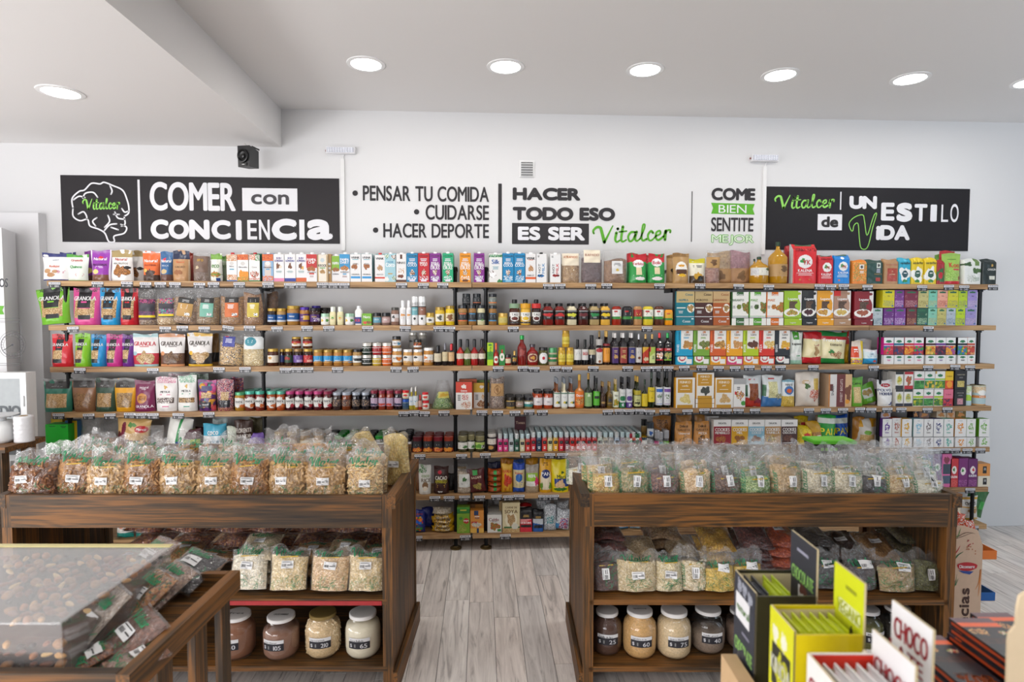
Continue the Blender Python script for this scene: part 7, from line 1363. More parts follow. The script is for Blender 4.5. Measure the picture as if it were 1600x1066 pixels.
def put(proto, used, u, d, z, rz=0, rx=0, ry=0, sc=1.0, label='', group='', dip=.05):
    r = proto if not used else dup(proto)
    r.location = wl(u, d, z + abs(math.sin(rx)) * dip * sc); r.rotation_euler = (rx, ry, -YAW + rz); r.scale = (sc, sc, sc)
    r['label'] = label; r['group'] = group
    return r
class Proto:
    def __init__(s, *a, **k): s.r = bagmesh(*a, **k); s.used = False; s.h = a[2]
    def put(s, *a, **k):
        r = put(s.r, s.used, *a, dip=getattr(s, 'dip', .04), **k); s.used = True; return r
PB = 'c9a578 b8935f dab98c a98350'
tan1 = Proto('cereal', .165, .235, .10, PB, .70, 1, piece=('pillow', 260, .012)); tan2 = Proto('cereal', .16, .225, .10, PB, .74, 2, piece=('pillow', 260, .012), sticker=(.42, .45))
drk = Proto('cereal', .19, .235, .11, '8a5c3c 7a4e32 a0704a 6a4028', .72, 3, piece=('pillow', 300, .013), sticker=(.4, .45))
dtn = Proto('cereal', .165, .24, .10, 'a87c4e 96693c b88c5c 8a5e36', .72, 4, piece=('pillow', 260, .012))
rng_ = Proto('cereal', .165, .225, .10, 'dcbc8a cfa870 e6cc9e', .72, 5, piece=('ring', 260, .0078), sticker=(.55, .4))
ylw = Proto('cereal', .19, .2, .08, 'e0a030 e8b040 d8921c', .62, 6, piece=('bean', 200, .007), name=False)
cus = Proto('grain', .13, .26, .08, 'd8bc6a e0c87c cca858', .9, 7, name=False)
frt = Proto('cereal', .16, .2, .08, 'd8a0a0 a8c088 e0d0c0 c87080', .6, 8, piece=('ring', 160, .008))
wht = Proto('cereal', .18, .2, .08, 'e0d8c8 d0c8b8', .35, 9)
LB = 'clear bags of cereal heaped in the display bin'
def bx(px, py, d): return at_d(px, py, d)
row = [(drk, 53, 2.53, 0, 'bag of dark brown cereal pillows at the corner post'), (dtn, 122, 2.56, .1, 'bag of toasted cereal pillows, second along the rail'), (tan1, 168, 2.53, 0, 'bag of tan cereal pillows, third along the rail'), (dtn, 224, 2.53, -.05, 'bag of toasted cereal pillows standing fourth along the rail'),
       (tan2, 281, 2.53, .05, 'bag of tan cereal pillows, fifth along the rail'), (tan1, 338, 2.54, 0, 'bag of tan cereal pillows, sixth along the rail'), (dtn, 393, 2.53, .04, 'bag of toasted cereal pillows, seventh along the rail'), (tan2, 449, 2.53, -.05, 'bag of tan cereal pillows, eighth along the rail'),
       (tan1, 508, 2.53, .06, 'bag of tan cereal pillows, ninth along the rail'), (rng_, 571, 2.53, 0, 'bag of pale cereal rings at the aisle end of the rail')]
for p, px, d, rz, lb in row:
    u, _ = bx(px, 750, d); p.put(u, d, TRAYZ + .008, rz, -.12 if p is not cus else 0, random.uniform(-.03, .03), 1.0, lb, LB)
row2 = [(drk, 100, 2.66, .2, 2.0, 'second row bag of dark cereal behind the corner bag'), (dtn, 150, 2.67, -.1, 2, 'second row bag of toasted cereal, third from the corner post'), (tan2, 205, 2.68, .1, 2, 'second row bag of tan cereal standing high behind the fourth bag'), (tan1, 262, 2.67, -.1, 2, 'second row bag of tan cereal behind the fifth bag'),
        (tan2, 345, 2.66, .05, 2, 'second row bag of tan cereal behind the sixth bag'), (tan1, 400, 2.68, 0, 2, 'second row bag of tan cereal behind the seventh bag'), (tan1, 455, 2.68, .15, 2, 'second row bag of tan cereal behind the eighth bag'), (tan2, 512, 2.67, -.08, 2, 'second row bag of tan cereal behind the ninth bag'), (rng_, 578, 2.67, .05, 2, 'second row bag of cereal rings behind the ring bag')]
for p, px, d, rz, _, lb in row2:
    u, _ = bx(px, 730, d); p.put(u, d, TRAYZ + .012, rz, -.15, random.uniform(-.05, .05), 1.0, lb, LB)
row3 = [(wht, 125, 2.84, .1, 'nearly empty topped clear bag behind the corner bags'), (dtn, 160, 2.84, 0, 'back row bag of toasted cereal lying low'), (tan1, 225, 2.85, .3, 'back row bag of tan cereal near the kraft party bag'), (dtn, 300, 2.84, 0, 'back row bag of toasted cereal in the middle'),
        (tan2, 365, 2.85, -.1, 'back row bag of tan cereal with loose top'), (wht, 420, 2.9, .2, 'back row white bag behind tan cereal'), (frt, 437, 2.93, 0, 'bag of pink and green fruit rings at the back'), (ylw, 487, 2.92, .1, 'bag of golden yellow cereal with pointed corners'),
        (wht, 545, 2.92, 0, 'back row white bag beside the golden cereal'), (tan2, 540, 2.83, .1, 'back row bag of tan cereal by the golden cereal'), (cus, 622, 2.83, -.2, 'tall bag of yellow couscous at the aisle end')]
for p, px, d, rz, lb in row3:
    u, _ = bx(px, 700, d); p.put(u, d, TRAYZ + (.055 if p in (frt, ylw) else .008), rz, -.12 if p is not cus else .05, random.uniform(-.06, .06), 1.0, lb, LB)
u, _ = bx(590, 690, 2.95); cus.put(u, 2.97, TRAYZ + .05, .1, 0, -.5, .85, 'bag of yellow couscous lying on its side behind the rings', LB)

TRAYR = RZ - .069
# right bin: bags with the name printed up one side
def PR(cols, fill, sd, piece=None, h=.22, w=.145, st=(.55, .42)): return Proto('pulses', w, h, .085, cols, fill, sd, vertical=True, piece=piece, sticker=st)
R_ = {'yel': PR('d8b060 e8cc80 c09048 b8a860', .56, 21, ('bean', 220, .0055)), 'lent': PR('9a8a58 7a7a48 b8a070 8a9060', .62, 22), 'red': PR('5a2c24 6e3a2c 44201c 8a5a48', .52, 23), 'chick': PR('d8b88c c8a474 e6cfa8', .6, 24, ('bean', 240, .0055)),
      'brn': PR('6a4834 583a28 7e5a42 4a3022', .5, 25), 'pea': PR('8aa860 a8c07a 6a8a48 c0c890', .5, 26, ('bean', 220, .005)), 'tan': PR('b89868 a88a58 c8ac80', .72, 27), 'cream': PR('d8ccb0 e4dcc4 c8bc9c', .6, 28),
      'blk': PR('2a2226 3a3034 1c181a', .5, 29), 'mix': PR('c8ac7c b89460 d8c498', .52, 30, ('bean', 200, .005)), 'wht': PR('e0dcc8 d0ccb4 ece8d8', .42, 31)}
LR = 'clear bags of seeds and pulses heaped in the display bin'
rr = [('yel', 945, 2.53, 'bag of yellow cracked corn at the aisle corner'), ('lent', 990, 2.53, 'bag of greenish lentils, second along the rail'), ('red', 1037, 2.53, 'bag of dark red seeds, third along the rail'), ('chick', 1087, 2.53, 'bag of pale chickpeas, fourth along the rail'), ('brn', 1135, 2.54, 'bag of brown seeds, fifth along the rail'),
      ('pea', 1180, 2.53, 'bag of green split peas, sixth along the rail'), ('tan', 1230, 2.53, 'bag of tan grain filled high, seventh along the rail'), ('cream', 1277, 2.54, 'bag of cream grain, eighth along the rail'), ('cream', 1322, 2.54, 'bag of cream grain, ninth along the rail'), ('blk', 1362, 2.54, 'bag of black seeds among the pale ones'),
      ('mix', 1405, 2.53, 'bag of mixed tan grain beside the black seeds'), ('wht', 1448, 2.53, 'bag of white grain at the end of the rail')]
for k, px, d, lb in rr:
    u, _ = bx(px, 750, d); R_[k].put(u, d, TRAYR + .004, random.uniform(-.1, .1), -.16, random.uniform(-.05, .05), 1, lb, LR)
for i, (k, px, d, lb) in enumerate([('yel', 935, 2.66, 'yellow corn'), ('lent', 985, 2.67, 'greenish lentils'), ('red', 1030, 2.67, 'dark red seeds'), ('chick', 1085, 2.66, 'pale chickpeas'), ('brn', 1128, 2.67, 'brown seeds'), ('pea', 1172, 2.66, 'green split peas'), ('pea', 1195, 2.78, 'green peas farther back'),
                                  ('tan', 1225, 2.67, 'tan grain'), ('cream', 1270, 2.67, 'cream grain'), ('mix', 1318, 2.67, 'mixed tan grain'), ('wht', 1365, 2.66, 'white grain'), ('mix', 1400, 2.66, 'mixed grain by the end'), ('wht', 1440, 2.66, 'white grain by the end')]):
    u, _ = bx(px, 735, d); R_[k].put(u, d, TRAYR + .008, random.uniform(-.15, .15), -.2, random.uniform(-.08, .08), 1, f'second row bag of {lb}, behind the rail bags', LR)
for k, px, d, lb in [('wht', 905, 2.8, 'pale bag against the aisle side board'), ('cream', 955, 2.84, 'cream grain bag farther back near aisle corner'), ('red', 1005, 2.84, 'dark seed bag near the back rail'), ('tan', 1055, 2.86, 'tan bag lying flat near the back rail'), ('brn', 1108, 2.84, 'brown seed bag near the back rail'), ('mix', 1160, 2.86, 'mixed grain bag near the back rail'),
                     ('tan', 1215, 2.84, 'tan bag beside the black tub'), ('wht', 1350, 2.84, 'white bag on the far side of the tub'), ('cream', 1395, 2.84, 'cream bag near the far end of back rail'), ('mix', 1440, 2.84, 'mixed bag at the far end of back rail')]:
    u, _ = bx(px, 720, d); R_[k].put(u, d, TRAYR + .006, random.uniform(-.2, .2), -.1, random.uniform(-.1, .1), .86, lb, LR)
# black seaweed tub with green lid
u, z = bx(1291, 724, 2.95); z = TRAYR + .06
t = thing('plastic_tub', 'black plastic tub with bright green lid among the seed bags', 'tub', wl(u, 2.95, z), -YAW)
hh = bx(1291, 689, 2.95)[1] - z
m = M(); w = .1; m.add([(-w * .88, -.055, 0), (w * .88, -.055, 0), (w * .88, .02, 0), (-w * .88, .02, 0), (-w, -.07, hh), (w, -.07, hh), (w, .03, hh), (-w, .03, hh)], [(0, 3, 2, 1), (0, 1, 5, 4), (1, 2, 6, 5), (2, 3, 7, 6), (3, 0, 4, 7)], '1c1e1c'); m.build('tub_body', PLAS, t)
M().box(-w * 1.06, w * 1.06, -.078, .035, hh, hh + .014, '5ab82c').box(-w, w, -.072, .03, hh + .014, hh + .018, '6ac83c').build('lid', PLAS, t)
m = M(); f = lambda x, zz: (x, -.055 - .015 * zz / hh - .0015, zz)
m.add([f(-.075, .02), f(.078, .02), f(.082, hh - .008), f(-.082, hh - .008)], [(0, 1, 2, 3)], '26281e')
for k in range(4): m.add([tuple(Vector(f(-.065 + k * .022, hh - .035)) + Vector((0, -.001, 0))), tuple(Vector(f(-.05 + k * .022, hh - .035)) + Vector((0, -.001, 0))), tuple(Vector(f(-.05 + k * .022, hh - .02)) + Vector((0, -.001, 0))), tuple(Vector(f(-.065 + k * .022, hh - .02)) + Vector((0, -.001, 0)))], [(0, 1, 2, 3)], '6ab030')
m.text('Algas NORY', 0, hh * .5, .03, .13, 'e8e8e0', lambda x, zz: (x, f(x, zz)[1] - .001, zz), .03)
m.build('label', PAPER, t)

# ---------------------------------------------------------------- middle shelves of the bins: lying and leaning bags
def flatbag(kind, w, l, th, cols, sd, sticker=True, name=True, glossy=.9):
    """a bag lying down: x = width, y = length away from the viewer, z = up"""
    rg = random.Random(sd); q = [rg.random() * 6 for _ in range(5)]
    def S(u, v, k=1, lift=0, g=1):
        s, r = 2 * u - 1, 2 * v - 1
        e = max(0, 1 - abs(s) ** 3) ** .6 * max(0, 1 - abs(r) ** 3.2) ** .6
        zz = th / 2 * e * g + .003 * e * (math.sin(9 * u + 5 * v + q[0]) + math.sin(13 * v - 7 * u + q[1])) + (.006 * math.sin(7 * u + q[2]) * max(0, abs(r) - .85) * 6)
        return (s * w / 2 * (1 - .05 * math.cos(r * 1.5)) * g, r * l / 2 * g, th / 2 + k * (zz + lift))
    root = thing('bag_of_' + kind, '', 'bag'); c = cols.split()
    m = M(); pgrid(m, lambda u, v: S(u, v, 1, -.002, .93), 26, 26, paint(c[0], ['s 0 0 1 1 ' + cols], 26, 26)); B = np.empty((6, 8, 3)); B[:] = lin(c[0]); pgrid(m, lambda u, v: S(1 - u, v, -1, -.002, .93), 8, 6, B)
    m.build('contents', GRAIN, root, smooth=True)
    m = M(); W = np.ones((12, 12, 3)); pgrid(m, lambda u, v: S(u, v, 1, .001), 12, 12, W); pgrid(m, lambda u, v: S(1 - u, v, -1, .001), 12, 12, W); m.build('bag_film', CLEAR, root, smooth=True)
    f = lambda x, y: S(.5 + x / w, .5 + y / l, 1, .003)
    if name:
        m = M(); script(m, -.36 * w, .3 * w, .22 * l, .38 * l, GRN if name is True else name, f)
        for _ in range(30):
            x, y = rg.uniform(-.38, .38) * w, rg.uniform(-.4, .0) * l; pts = [(x, y)]; a = rg.random() * 6
            for _ in range(3): a += rg.uniform(-1, 1); x += .007 * math.cos(a); y += .007 * math.sin(a); pts.append((x, y))
            m.stroke(pts, .0015, GRN if name is True else name, f, smooth=False)
        m.build('printed_lettering', PAPER, root)
    if sticker:
        G = lambda a, b_, k=0: S(.5 + (a - .5) * .05 / w, .56 + (b_ - .5) * .03 / l, 1, .004 + k)
        m = M(); pgrid(m, G, 3, 3, paint('eee', [], 3, 3)); st = m.build('price_sticker', PAPER, root); m = M()
        for k in range(8): a = .08 + k * .045; m.add([G(a, .25, .001), G(a + .022, .25, .001), G(a + .022, .6, .001), G(a, .6, .001)], [(0, 1, 2, 3)], '333')
        for a, b_, c_, d_ in ((.08, .85, .8, .87), (.5, .95, .4, .5)): m.add([G(a, c_, .001), G(b_, c_, .001), G(b_, d_, .001), G(a, d_, .001)], [(0, 1, 2, 3)], '444')
        m.build('barcode', PAPER, st)
    return root
class Flat(Proto):
    def __init__(s, *a, **k): s.r = flatbag(*a, **k); s.used = False; s.th = a[3]; s.dip = a[2] / 2 * .8
SH = .416
LM = 'bags on the middle shelf of the cereal bin'; RM = 'bags on the middle shelf of the pulses bin'
fl_sug = Proto('flour', .165, .175, .06, 'ece2cc e4d8be f2ead8', .82, 41, sticker=(.5, .56)); fl_oat = Proto('oats', .165, .175, .06, 'e0c898 d4b880 ecd8b0', .82, 42, sticker=(.5, .6)); fl_bran = Proto('oats', .16, .175, .06, 'd8b484 c8a070 e4c69c', .82, 43, sticker=(.55, .6))
def fr(p, px, d, lean, lb, g, z=SH, rz=0):
    u, _ = at_d(px, 920, d); p.put(u, d, z + .002, rz, lean, 0, 1, lb, g)
fr(fl_sug, 386, 2.51, -.35, 'leaning bag of white flour nearest the tray, front of shelf', LM); fr(fl_oat, 450, 2.51, -.3, 'leaning bag of rolled oats beside the flour', LM, rz=.05); fr(fl_bran, 514, 2.51, -.25, 'leaning bag of bran flakes beside the oats', LM, rz=-.05); fr(fl_oat, 572, 2.51, -.25, 'leaning bag of oats next to the aisle post', LM)
fdk = Flat('lentils', .2, .17, .055, '8e4420 a65c28 6e2c14 b8702c', 51, name='3a2010', sticker=False); ftan = Flat('meal', .17, .17, .05, 'c8985c b88448 d4aa72', 52); fwh = Flat('flour', .175, .17, .05, 'e8d8b8 dccaa6', 53); foat = Flat('flakes', .17, .16, .045, 'd8b88a c8a472 e0c8a0', 54); fbr = Flat('grain', .17, .17, .045, 'b07834 9a6428 c08a48', 55)
for i, px in enumerate((235, 300, 365, 425, 487, 545, 590)):
    for k in range(3 + (i % 2 == 0)):
        u, _ = at_d(px + (k % 2) * 9, 850, 2.86); fdk.put(u, 2.86 + .01 * k, SH + .004 + k * .066, random.uniform(-.12, .12), .12, random.uniform(-.06, .06), 1, f'bag of dark red lentils lying in the back stacks of the cereal bin', LM)
def flat(p, px, d, z, tilt, lb, g, rz=0):
    u, _ = at_d(px, 880, d); p.put(u, d, z, rz, tilt, 0, 1, lb, g)
for k in range(2): flat(fwh, 404, 2.63, SH + .002 + k * .05, .25, f'bag of white flour lying flat, {"lower" if k == 0 else "middle"} of three', LM, .03 * k)
flat(fwh, 408, 2.62, SH + .115, .35, 'bag of white flour lying on top of the three', LM, -.05)
for k in range(2): flat(ftan, 490, 2.66, SH + .02 + k * .052, .2, f'bag of tan meal lying behind the oats, {"lower" if k == 0 else "upper"}', LM, .1)
for k in range(2): flat(foat, 540, 2.64, SH + .05 + k * .048, .22, f'bag of flakes lying behind the bran, {"lower" if k == 0 else "upper"}', LM, -.06)
flat(foat, 590, 2.66, SH + .06, .3, 'bag of flakes lying beside the aisle post', LM, .1)
for px, d, z, lb in ((330, 2.62, .06, 'bag of brown grain lying beside the white flour'), (290, 2.72, .06, 'bag of brown grain lying deeper in the bin'), (250, 2.66, .02, 'bag of brown grain lying far inside'), (200, 2.72, .02, 'bag of brown grain lying near the dark side board')):
    flat(fbr, px, d, SH + z, .15, lb, LM, random.uniform(-.3, .3))
# pulses bin
f2 = dict(red=('6a2418', '7e3424 541c14', 61), chick=('dcc094', 'ccac7c e8d2a8', 62), brn=('a07848', '8c6638 b08a58', 63), yel=('d8a428', 'c8941c e4b840', 64), dred=('5a2018', '6e2c20 48160f', 65), org=('c85018', 'b84414 d86020', 66), blk=('3a3432', '4a4442 2c2826', 67), dbr=('3a1c12', '4a2618 2c140c', 68), tan2=('a8783c', '98682e b8884c', 69), grn=('5a5224', '4a441c 6c642e', 70))
F2 = {k: Flat('pulses', .155, .2, .04, a + ' ' + b_, s, name=False, sticker=k in ('org', 'dbr', 'tan2', 'grn')) for k, (a, b_, s) in f2.items()}
NM = dict(red='red kidney coloured beans', chick='pale beans', brn='brown sugar', yel='yellow powder', dred='dark red flakes', org='orange powder', blk='black seeds', dbr='dark brown powder', tan2='golden seeds', grn='green herbs')
for k, px, d, n, tl in (('red', 945, 2.66, 5, .05), ('chick', 1000, 2.64, 3, .25), ('brn', 1030, 2.8, 4, .2), ('chick', 1060, 2.72, 3, .1), ('yel', 1112, 2.66, 4, .25), ('dred', 1168, 2.7, 4, .4), ('org', 1212, 2.72, 4, .2), ('blk', 1262, 2.72, 4, .15), ('dbr', 1312, 2.7, 3, .3), ('tan2', 1366, 2.68, 3, .3), ('grn', 1405, 2.76, 4, .25)):
    for j in range(n):
        nm = {1: 'only one', n - 1 and n: ''}.get(0, ''); pos = 'topmost' if j == n - 1 else ['lowest', 'second', 'third', 'fourth', 'fifth'][j]
        flat(F2[k], px + 3 * (j % 2), d, SH + .005 + j * .047, tl if j else 0.0, f'lying bag of {NM[k]}, {pos} of a pile of {["", "one", "two", "three", "four", "five", "six"][n]}', RM, random.uniform(-.08, .08)) if not (k == 'chick' and px == 1060) else flat(F2[k], px, d, SH + .005 + j * .047, .1, f'lying bag of pale beans behind the upright ones, {pos} of three', RM)
up2 = dict(dr=Proto('pulses', .13, .17, .07, '4a2018 3a1812 5e2c20', .66, 71, vertical=True), ck=Proto('pulses', .17, .165, .07, 'd8c498 ccb484 e4d4b0', .78, 72, piece=('bean', 150, .005)), wb=Proto('pulses', .115, .17, .06, 'dccca0 d0bc8c e8dab8', .74, 73), wb2=Proto('pulses', .115, .18, .07, 'd8c49c ece0c4', .66, 74, vertical=True, piece=('bean', 120, .0075)),
           ye=Proto('powder', .135, .165, .06, 'd8b440 ccA830 e4c458', .62, 75, sticker=(.6, .6)), bk=Proto('seeds', .14, .17, .07, '2c3034 3a4044 222428', .62, 76, sticker=(.5, .62)), bd=Proto('seeds', .14, .17, .07, '3c2c30 4a383a 2c2024', .6, 77, sticker=(.6, .62)), tn=Proto('seeds', .165, .155, .07, 'c8a878 b89464 a8a068', .7, 78, sticker=(.6, .66)), gr=Proto('herbs', .12, .165, .06, '5a5c20 4a4c18 6c6e30', .75, 79, vertical=True, name=False))
for k, px, d, lb in (('dr', 945, 2.53, 'upright bag of dark red seeds beside the aisle post'), ('ck', 995, 2.52, 'wide upright bag of pale beans with sticker'), ('wb', 1046, 2.52, 'narrow upright bag of small white beans'), ('wb2', 1084, 2.53, 'upright bag of large white beans'), ('ye', 1124, 2.52, 'upright bag of yellow powder behind the dark box'),
                     ('bk', 1290, 2.55, 'upright bag of black seeds behind the yellow box header'), ('bd', 1345, 2.54, 'upright bag of dark purple brown seeds'), ('tn', 1402, 2.52, 'upright bag of golden mixed seeds'), ('gr', 1449, 2.53, 'upright bag of green herbs at the bin end'), ('ye', 1168, 2.54, 'upright bag of yellow powder hidden by the dark box')):
    fr(up2[k], px, d, -.18, lb, RM)

# ---------------------------------------------------------------- big jars on the lower shelves
def bigjar(px0, px1, pyt, pyb, d, body, fillf, cap, price, name, label, capl=None, grain=False, chunk=False):
    u0, zt = at_d(px0, pyt, d); u1, _ = at_d(px1, pyb, d); z0 = .1265; w = u1 - u0; h = zt - z0; u = (u0 + u1) / 2
    t = thing('storage_jar', label, 'jar', wl(u, d, z0), -YAW, 'large screw top glass jars low in the bins'); r = w / 2
    pf = [(r * .82, 0), (r * .97, .02), (r, .05), (r, h * .6), (r * .93, h * .72), (r * .72, h * .81), (r * .66, h * .84), (r * .66, h * .9)]
    M().lathe(pf, 36, 'fff').build('glass', GLASS, t, smooth=True)
    fz = h * fillf; g = [(a - .004, max(.004, b_)) for a, b_ in pf if b_ < fz]; 
    k = next((i for i, (a, b_) in enumerate(pf) if b_ >= fz), len(pf) - 1); ra = pf[k - 1][0] + (pf[k][0] - pf[k - 1][0]) * (fz - pf[k - 1][1]) / max(1e-4, pf[k][1] - pf[k - 1][1]) - .004
    g += [(ra, fz), (ra * .5, fz + .006), (0, fz + .004)]
    M().lathe(g, 36, body).build('contents', GRAIN if grain else POWDER, t, smooth=True)
    if chunk:
        m = M(); rg = random.Random(5)
        for _ in range(420): a = rg.random() * math.tau; zz = rg.uniform(.02, fz - .005); rr_ = np.interp(zz, [b_ for _, b_ in pf], [a_ for a_, _ in pf]) - .009; pillow(m, Vector((rr_ * math.cos(a), rr_ * math.sin(a), zz)), .007, rg, rg.choice(('e4cca4', 'd8bc90', 'ecdab8')))
        o = m.build('food_pieces', DRY, t); o['kind'] = 'stuff'
    M().lathe([(r * .7, h * .88), (r * .74, h * .885), (r * .74, h * .955), (r * .7, h * .965), (0, h * .967)], 36, cap).build('lid', PLAS if cap[0] != '8' else LID, t, smooth=False)
    m = M(); a0 = random.uniform(-.15, .15)
    def S(x, z, l=.001): a = a0 + x / r; return ((r + l) * math.sin(a), -(r + l) * math.cos(a), z)
    zl = h * .42
    pgrid(m, lambda u_, v: S((u_ - .5) * .094, zl + (v - .5) * .046), 10, 6, paint('23232c', ['r 0 .62 1 1 e8e8ea'], 10, 6)); lo = m.build('label', PAPER, t, smooth=True)
    m = M(); f = lambda x, z: S(x, zl + z, .002)
    m.text(name, -.01, .013, .009, .06, '333338', f, .02).text('$', -.035, -.009, .016, .01, 'e0e0e4', f, .02).text(price, .02, -.009, .018, .03, 'e0e0e4', f, .02)
    m.add([f(-.02, -.016), f(-.014, -.016), f(-.014, -.002), f(-.02, -.002)], [(0, 1, 2, 3)], '888'); m.build('lettering', PAPER, lo)
    if capl:
        m = M(); m.text(capl, 0, 0, .014, r * .8, '555', lambda x, y: (x, y, h * .9675), .03); m.build('cap_lettering', PAPER, t)
bigjar(342, 400, 956, 1054, 2.55, '8a5c42', .84, 'e4e2e0', '60', 'cacao', 'large jar of reddish brown powder behind the tray corner', 'fres'); bigjar(411, 469, 958, 1055, 2.55, '8a6450', .66, 'e4e2e0', '105', 'Cacao Amargo', 'large jar of brown powder filled two thirds, marked 105', 'CACAO AMARGO')
bigjar(477, 533, 953, 1046, 2.56, 'd8bc90', .84, '8a7444', '210', 'soja texturizada', 'large jar of pale chunks with gold lid', grain=True, chunk=True); bigjar(539, 596, 953, 1047, 2.56, 'e4dcc4', .76, 'e4e2e0', '65', 'Coco Rallado', 'large jar of white flakes beside the aisle post')
bigjar(925, 971, 950, 1041, 2.58, '4e3022', .84, 'e4e2e0', '25', 'Semilla de lino', 'large jar of dark brown seeds beside the aisle post', grain=True); bigjar(973, 1025, 949, 1041, 2.56, 'cfa468', .86, 'e4e2e0', '60', 'quinoa', 'large jar of golden grain filled to the top', 'quinoa', grain=True)
bigjar(1026, 1079, 949, 1042, 2.56, 'd4bc94', .8, 'e4e2e0', '75', 'Quinoa Blanca', 'large jar of pale cream grain', grain=True); bigjar(1080, 1131, 947, 1035, 2.6, '8a7868', .46, 'e4e2e0', '40', 'Semilla girasol', 'large jar half full of grey seeds', grain=True)
bigjar(1135, 1183, 950, 1032, 2.62, '7a6252', .6, 'e4e2e0', '50', 'chia', 'large jar half hidden by the dark chocolate box', grain=True); bigjar(1330, 1376, 947, 1030, 2.6, '6a6a38', .62, 'e4e2e0', '45', 'Mezcla PH', 'large jar of green herbs beside the yellow box', grain=True)
bigjar(1378, 1424, 945, 1030, 2.62, '3a3430', .6, 'e4e2e0', '55', 'te', 'large jar of dark tea behind the white packets', grain=True); bigjar(1200, 1248, 948, 1032, 2.6, 'a8844c', .6, 'e4e2e0', '45', 'avena', 'large jar of oats hidden between the display boxes', grain=True)
bigjar(1265, 1312, 948, 1032, 2.6, '8a5a30', .6, 'e4e2e0', '35', 'sesamo', 'large jar of brown seeds behind the yellow box', grain=True)
# ================================================================ nearest tray with nuts
TD0, TD1 = 1.19, 1.68
tu1, TZ = at_d(204, 1053, TD0); tu0 = tu1 - 1.05
t = thing('display_tray', 'brown wooden display tray holding nuts and small bags, closest to the camera', 'display stand', wl((tu0 + tu1) / 2, TD0, 0), -YAW)
w = (tu1 - tu0) / 2; D = TD1 - TD0
def bd(nm, m, x0, x1, y0, y1, z0, z1):
    M().box((x0 - x1) / 2, (x1 - x0) / 2, y0, y1, z0, z1).build(nm, m, t, ((x0 + x1) / 2, 0, 0))
bd('front_rail', BX, -w + .03, w - .03, 0, .022, TZ - .07, TZ); bd('back_rail', BX, -w + .03, w - .03, D - .022, D, TZ - .05, TZ)
for s in (-1, 1):
    a, b_ = sorted((s * w, s * (w - .028))); bd('side_rail', BY, a, b_, -.004, D + .004, TZ - .055, TZ)
    for y0, y1 in ((.0, .05), (.14, .2), (.30, .36), (D - .05, D)): a, b_ = sorted((s * (w - .03), s * (w - .05))); bd('post', BZ, a, b_, y0, y1, 0, TZ - .056)
for k in range(3): y0 = .024 + k * (D - .048) / 3; bd('tray_board', BX, -w + .03, w - .03, y0, y0 + (D - .048) / 3 - .001, TZ - .07, TZ - .052)
for k in range(4): y0 = .02 + k * (D - .04) / 4; bd('shelf_board', BX, -w + .05, w - .05, y0, y0 + (D - .04) / 4 - .001, .3, .32)
FZ = TZ - .05
# acrylic bin: floor, four walls and the lid
AU1, AU0, AD0, AD1, AZ = -.95, -1.62, 1.225, 1.63, .967
t = thing('acrylic_bin', 'clear acrylic bin with flat lid, full of mixed nuts', 'bin', wl((AU0 + AU1) / 2, AD0, FZ), -YAW)
w = (AU1 - AU0) / 2; D = AD1 - AD0; h = AZ - FZ
M().box(-w, w, 0, D, 0, .003).build('bin_floor', ACRYL, t)
for a in ((-w, w, 0, .003), (-w, w, D - .003, D), (-w, -w + .003, .003, D - .003), (w - .003, w, .003, D - .003)): M().box(a[0], a[1], a[2], a[3], .003, h).build('bin_wall', ACRYL, t)
M().box(-w - .004, w + .004, -.008, D + .006, h, h + .004).build('lid', clearmat('acrylic_lid_painted_glare', .12, .24, 0, .2), t)  # glare of ceiling and wall put into the lid's colour as white haze
M().box(-w - .004, w + .004, D - .012, D + .006, h + .0042, h + .007, 'd8cc90').build('lid_edge_strip', PLAS, t)
M().box(.1, w - .24, .003, .03, h + .0042, h + .006).build('lid_hinge', ACRYL, t)
m = M(); m.box(-w + .006, w - .006, .034, D - .006, .003, h - .05, '4a2a18'); o = m.build('nut_bed', MATTE); o.location = wl((AU0 + AU1) / 2, AD0, FZ); o.rotation_euler.z = -YAW; o['kind'] = 'stuff'; o['label'] = 'deeper layers of mixed nuts in the acrylic bin'; o['category'] = 'nuts'
rg = random.Random(11)
NK = [('almond', '8a4a24', (1.25, .72, .5), .0105), ('almond', '7a4020', (1.2, .72, .5), .0105), ('walnut', 'a87440', (1, .95, .7), .0125), ('cashew', 'e0b878', (1.35, .6, .5), .010), ('raisin', '2a1814', (1, .75, .7), .0085), ('hazelnut', 'b8743c', (1, 1, .95), .009), ('peanut', 'dca868', (1.3, .7, .7), .009)]
protos = []
for nm, c, k, s in NK:
    m = M(); r2 = random.Random(3); R0 = rot; 
    v = [(0, 0, -1)] + [(math.cos(a * .785) * r * (1 + .12 * r2.uniform(-1, 1)), math.sin(a * .785) * r * (1 + .12 * r2.uniform(-1, 1)), z + (.25 * r * r if nm == 'cashew' else 0)) for z, r in ((-.75, .5), (-.35, .85), (.1, 1), (.5, .85), (.85, .45)) for a in range(8)] + [(0, 0, 1.02)]
    v = [(x * k[1] * s, y * k[2] * s, z * k[0] * s) for x, y, z in v]
    f = [(0, 1 + (i + 1) % 8, 1 + i) for i in range(8)] + [(1 + j * 8 + i, 1 + j * 8 + (i + 1) % 8, 9 + j * 8 + (i + 1) % 8, 9 + j * 8 + i) for j in range(4) for i in range(8)] + [(33 + i, 33 + (i + 1) % 8, 41) for i in range(8)]
    protos.append((nm, m.add(v, f, c).mesh(nm, NUTM if 'NUTM' in globals() else colmat('nut_skin', .42, bump=.6, scale=180, vary=.35), True)))
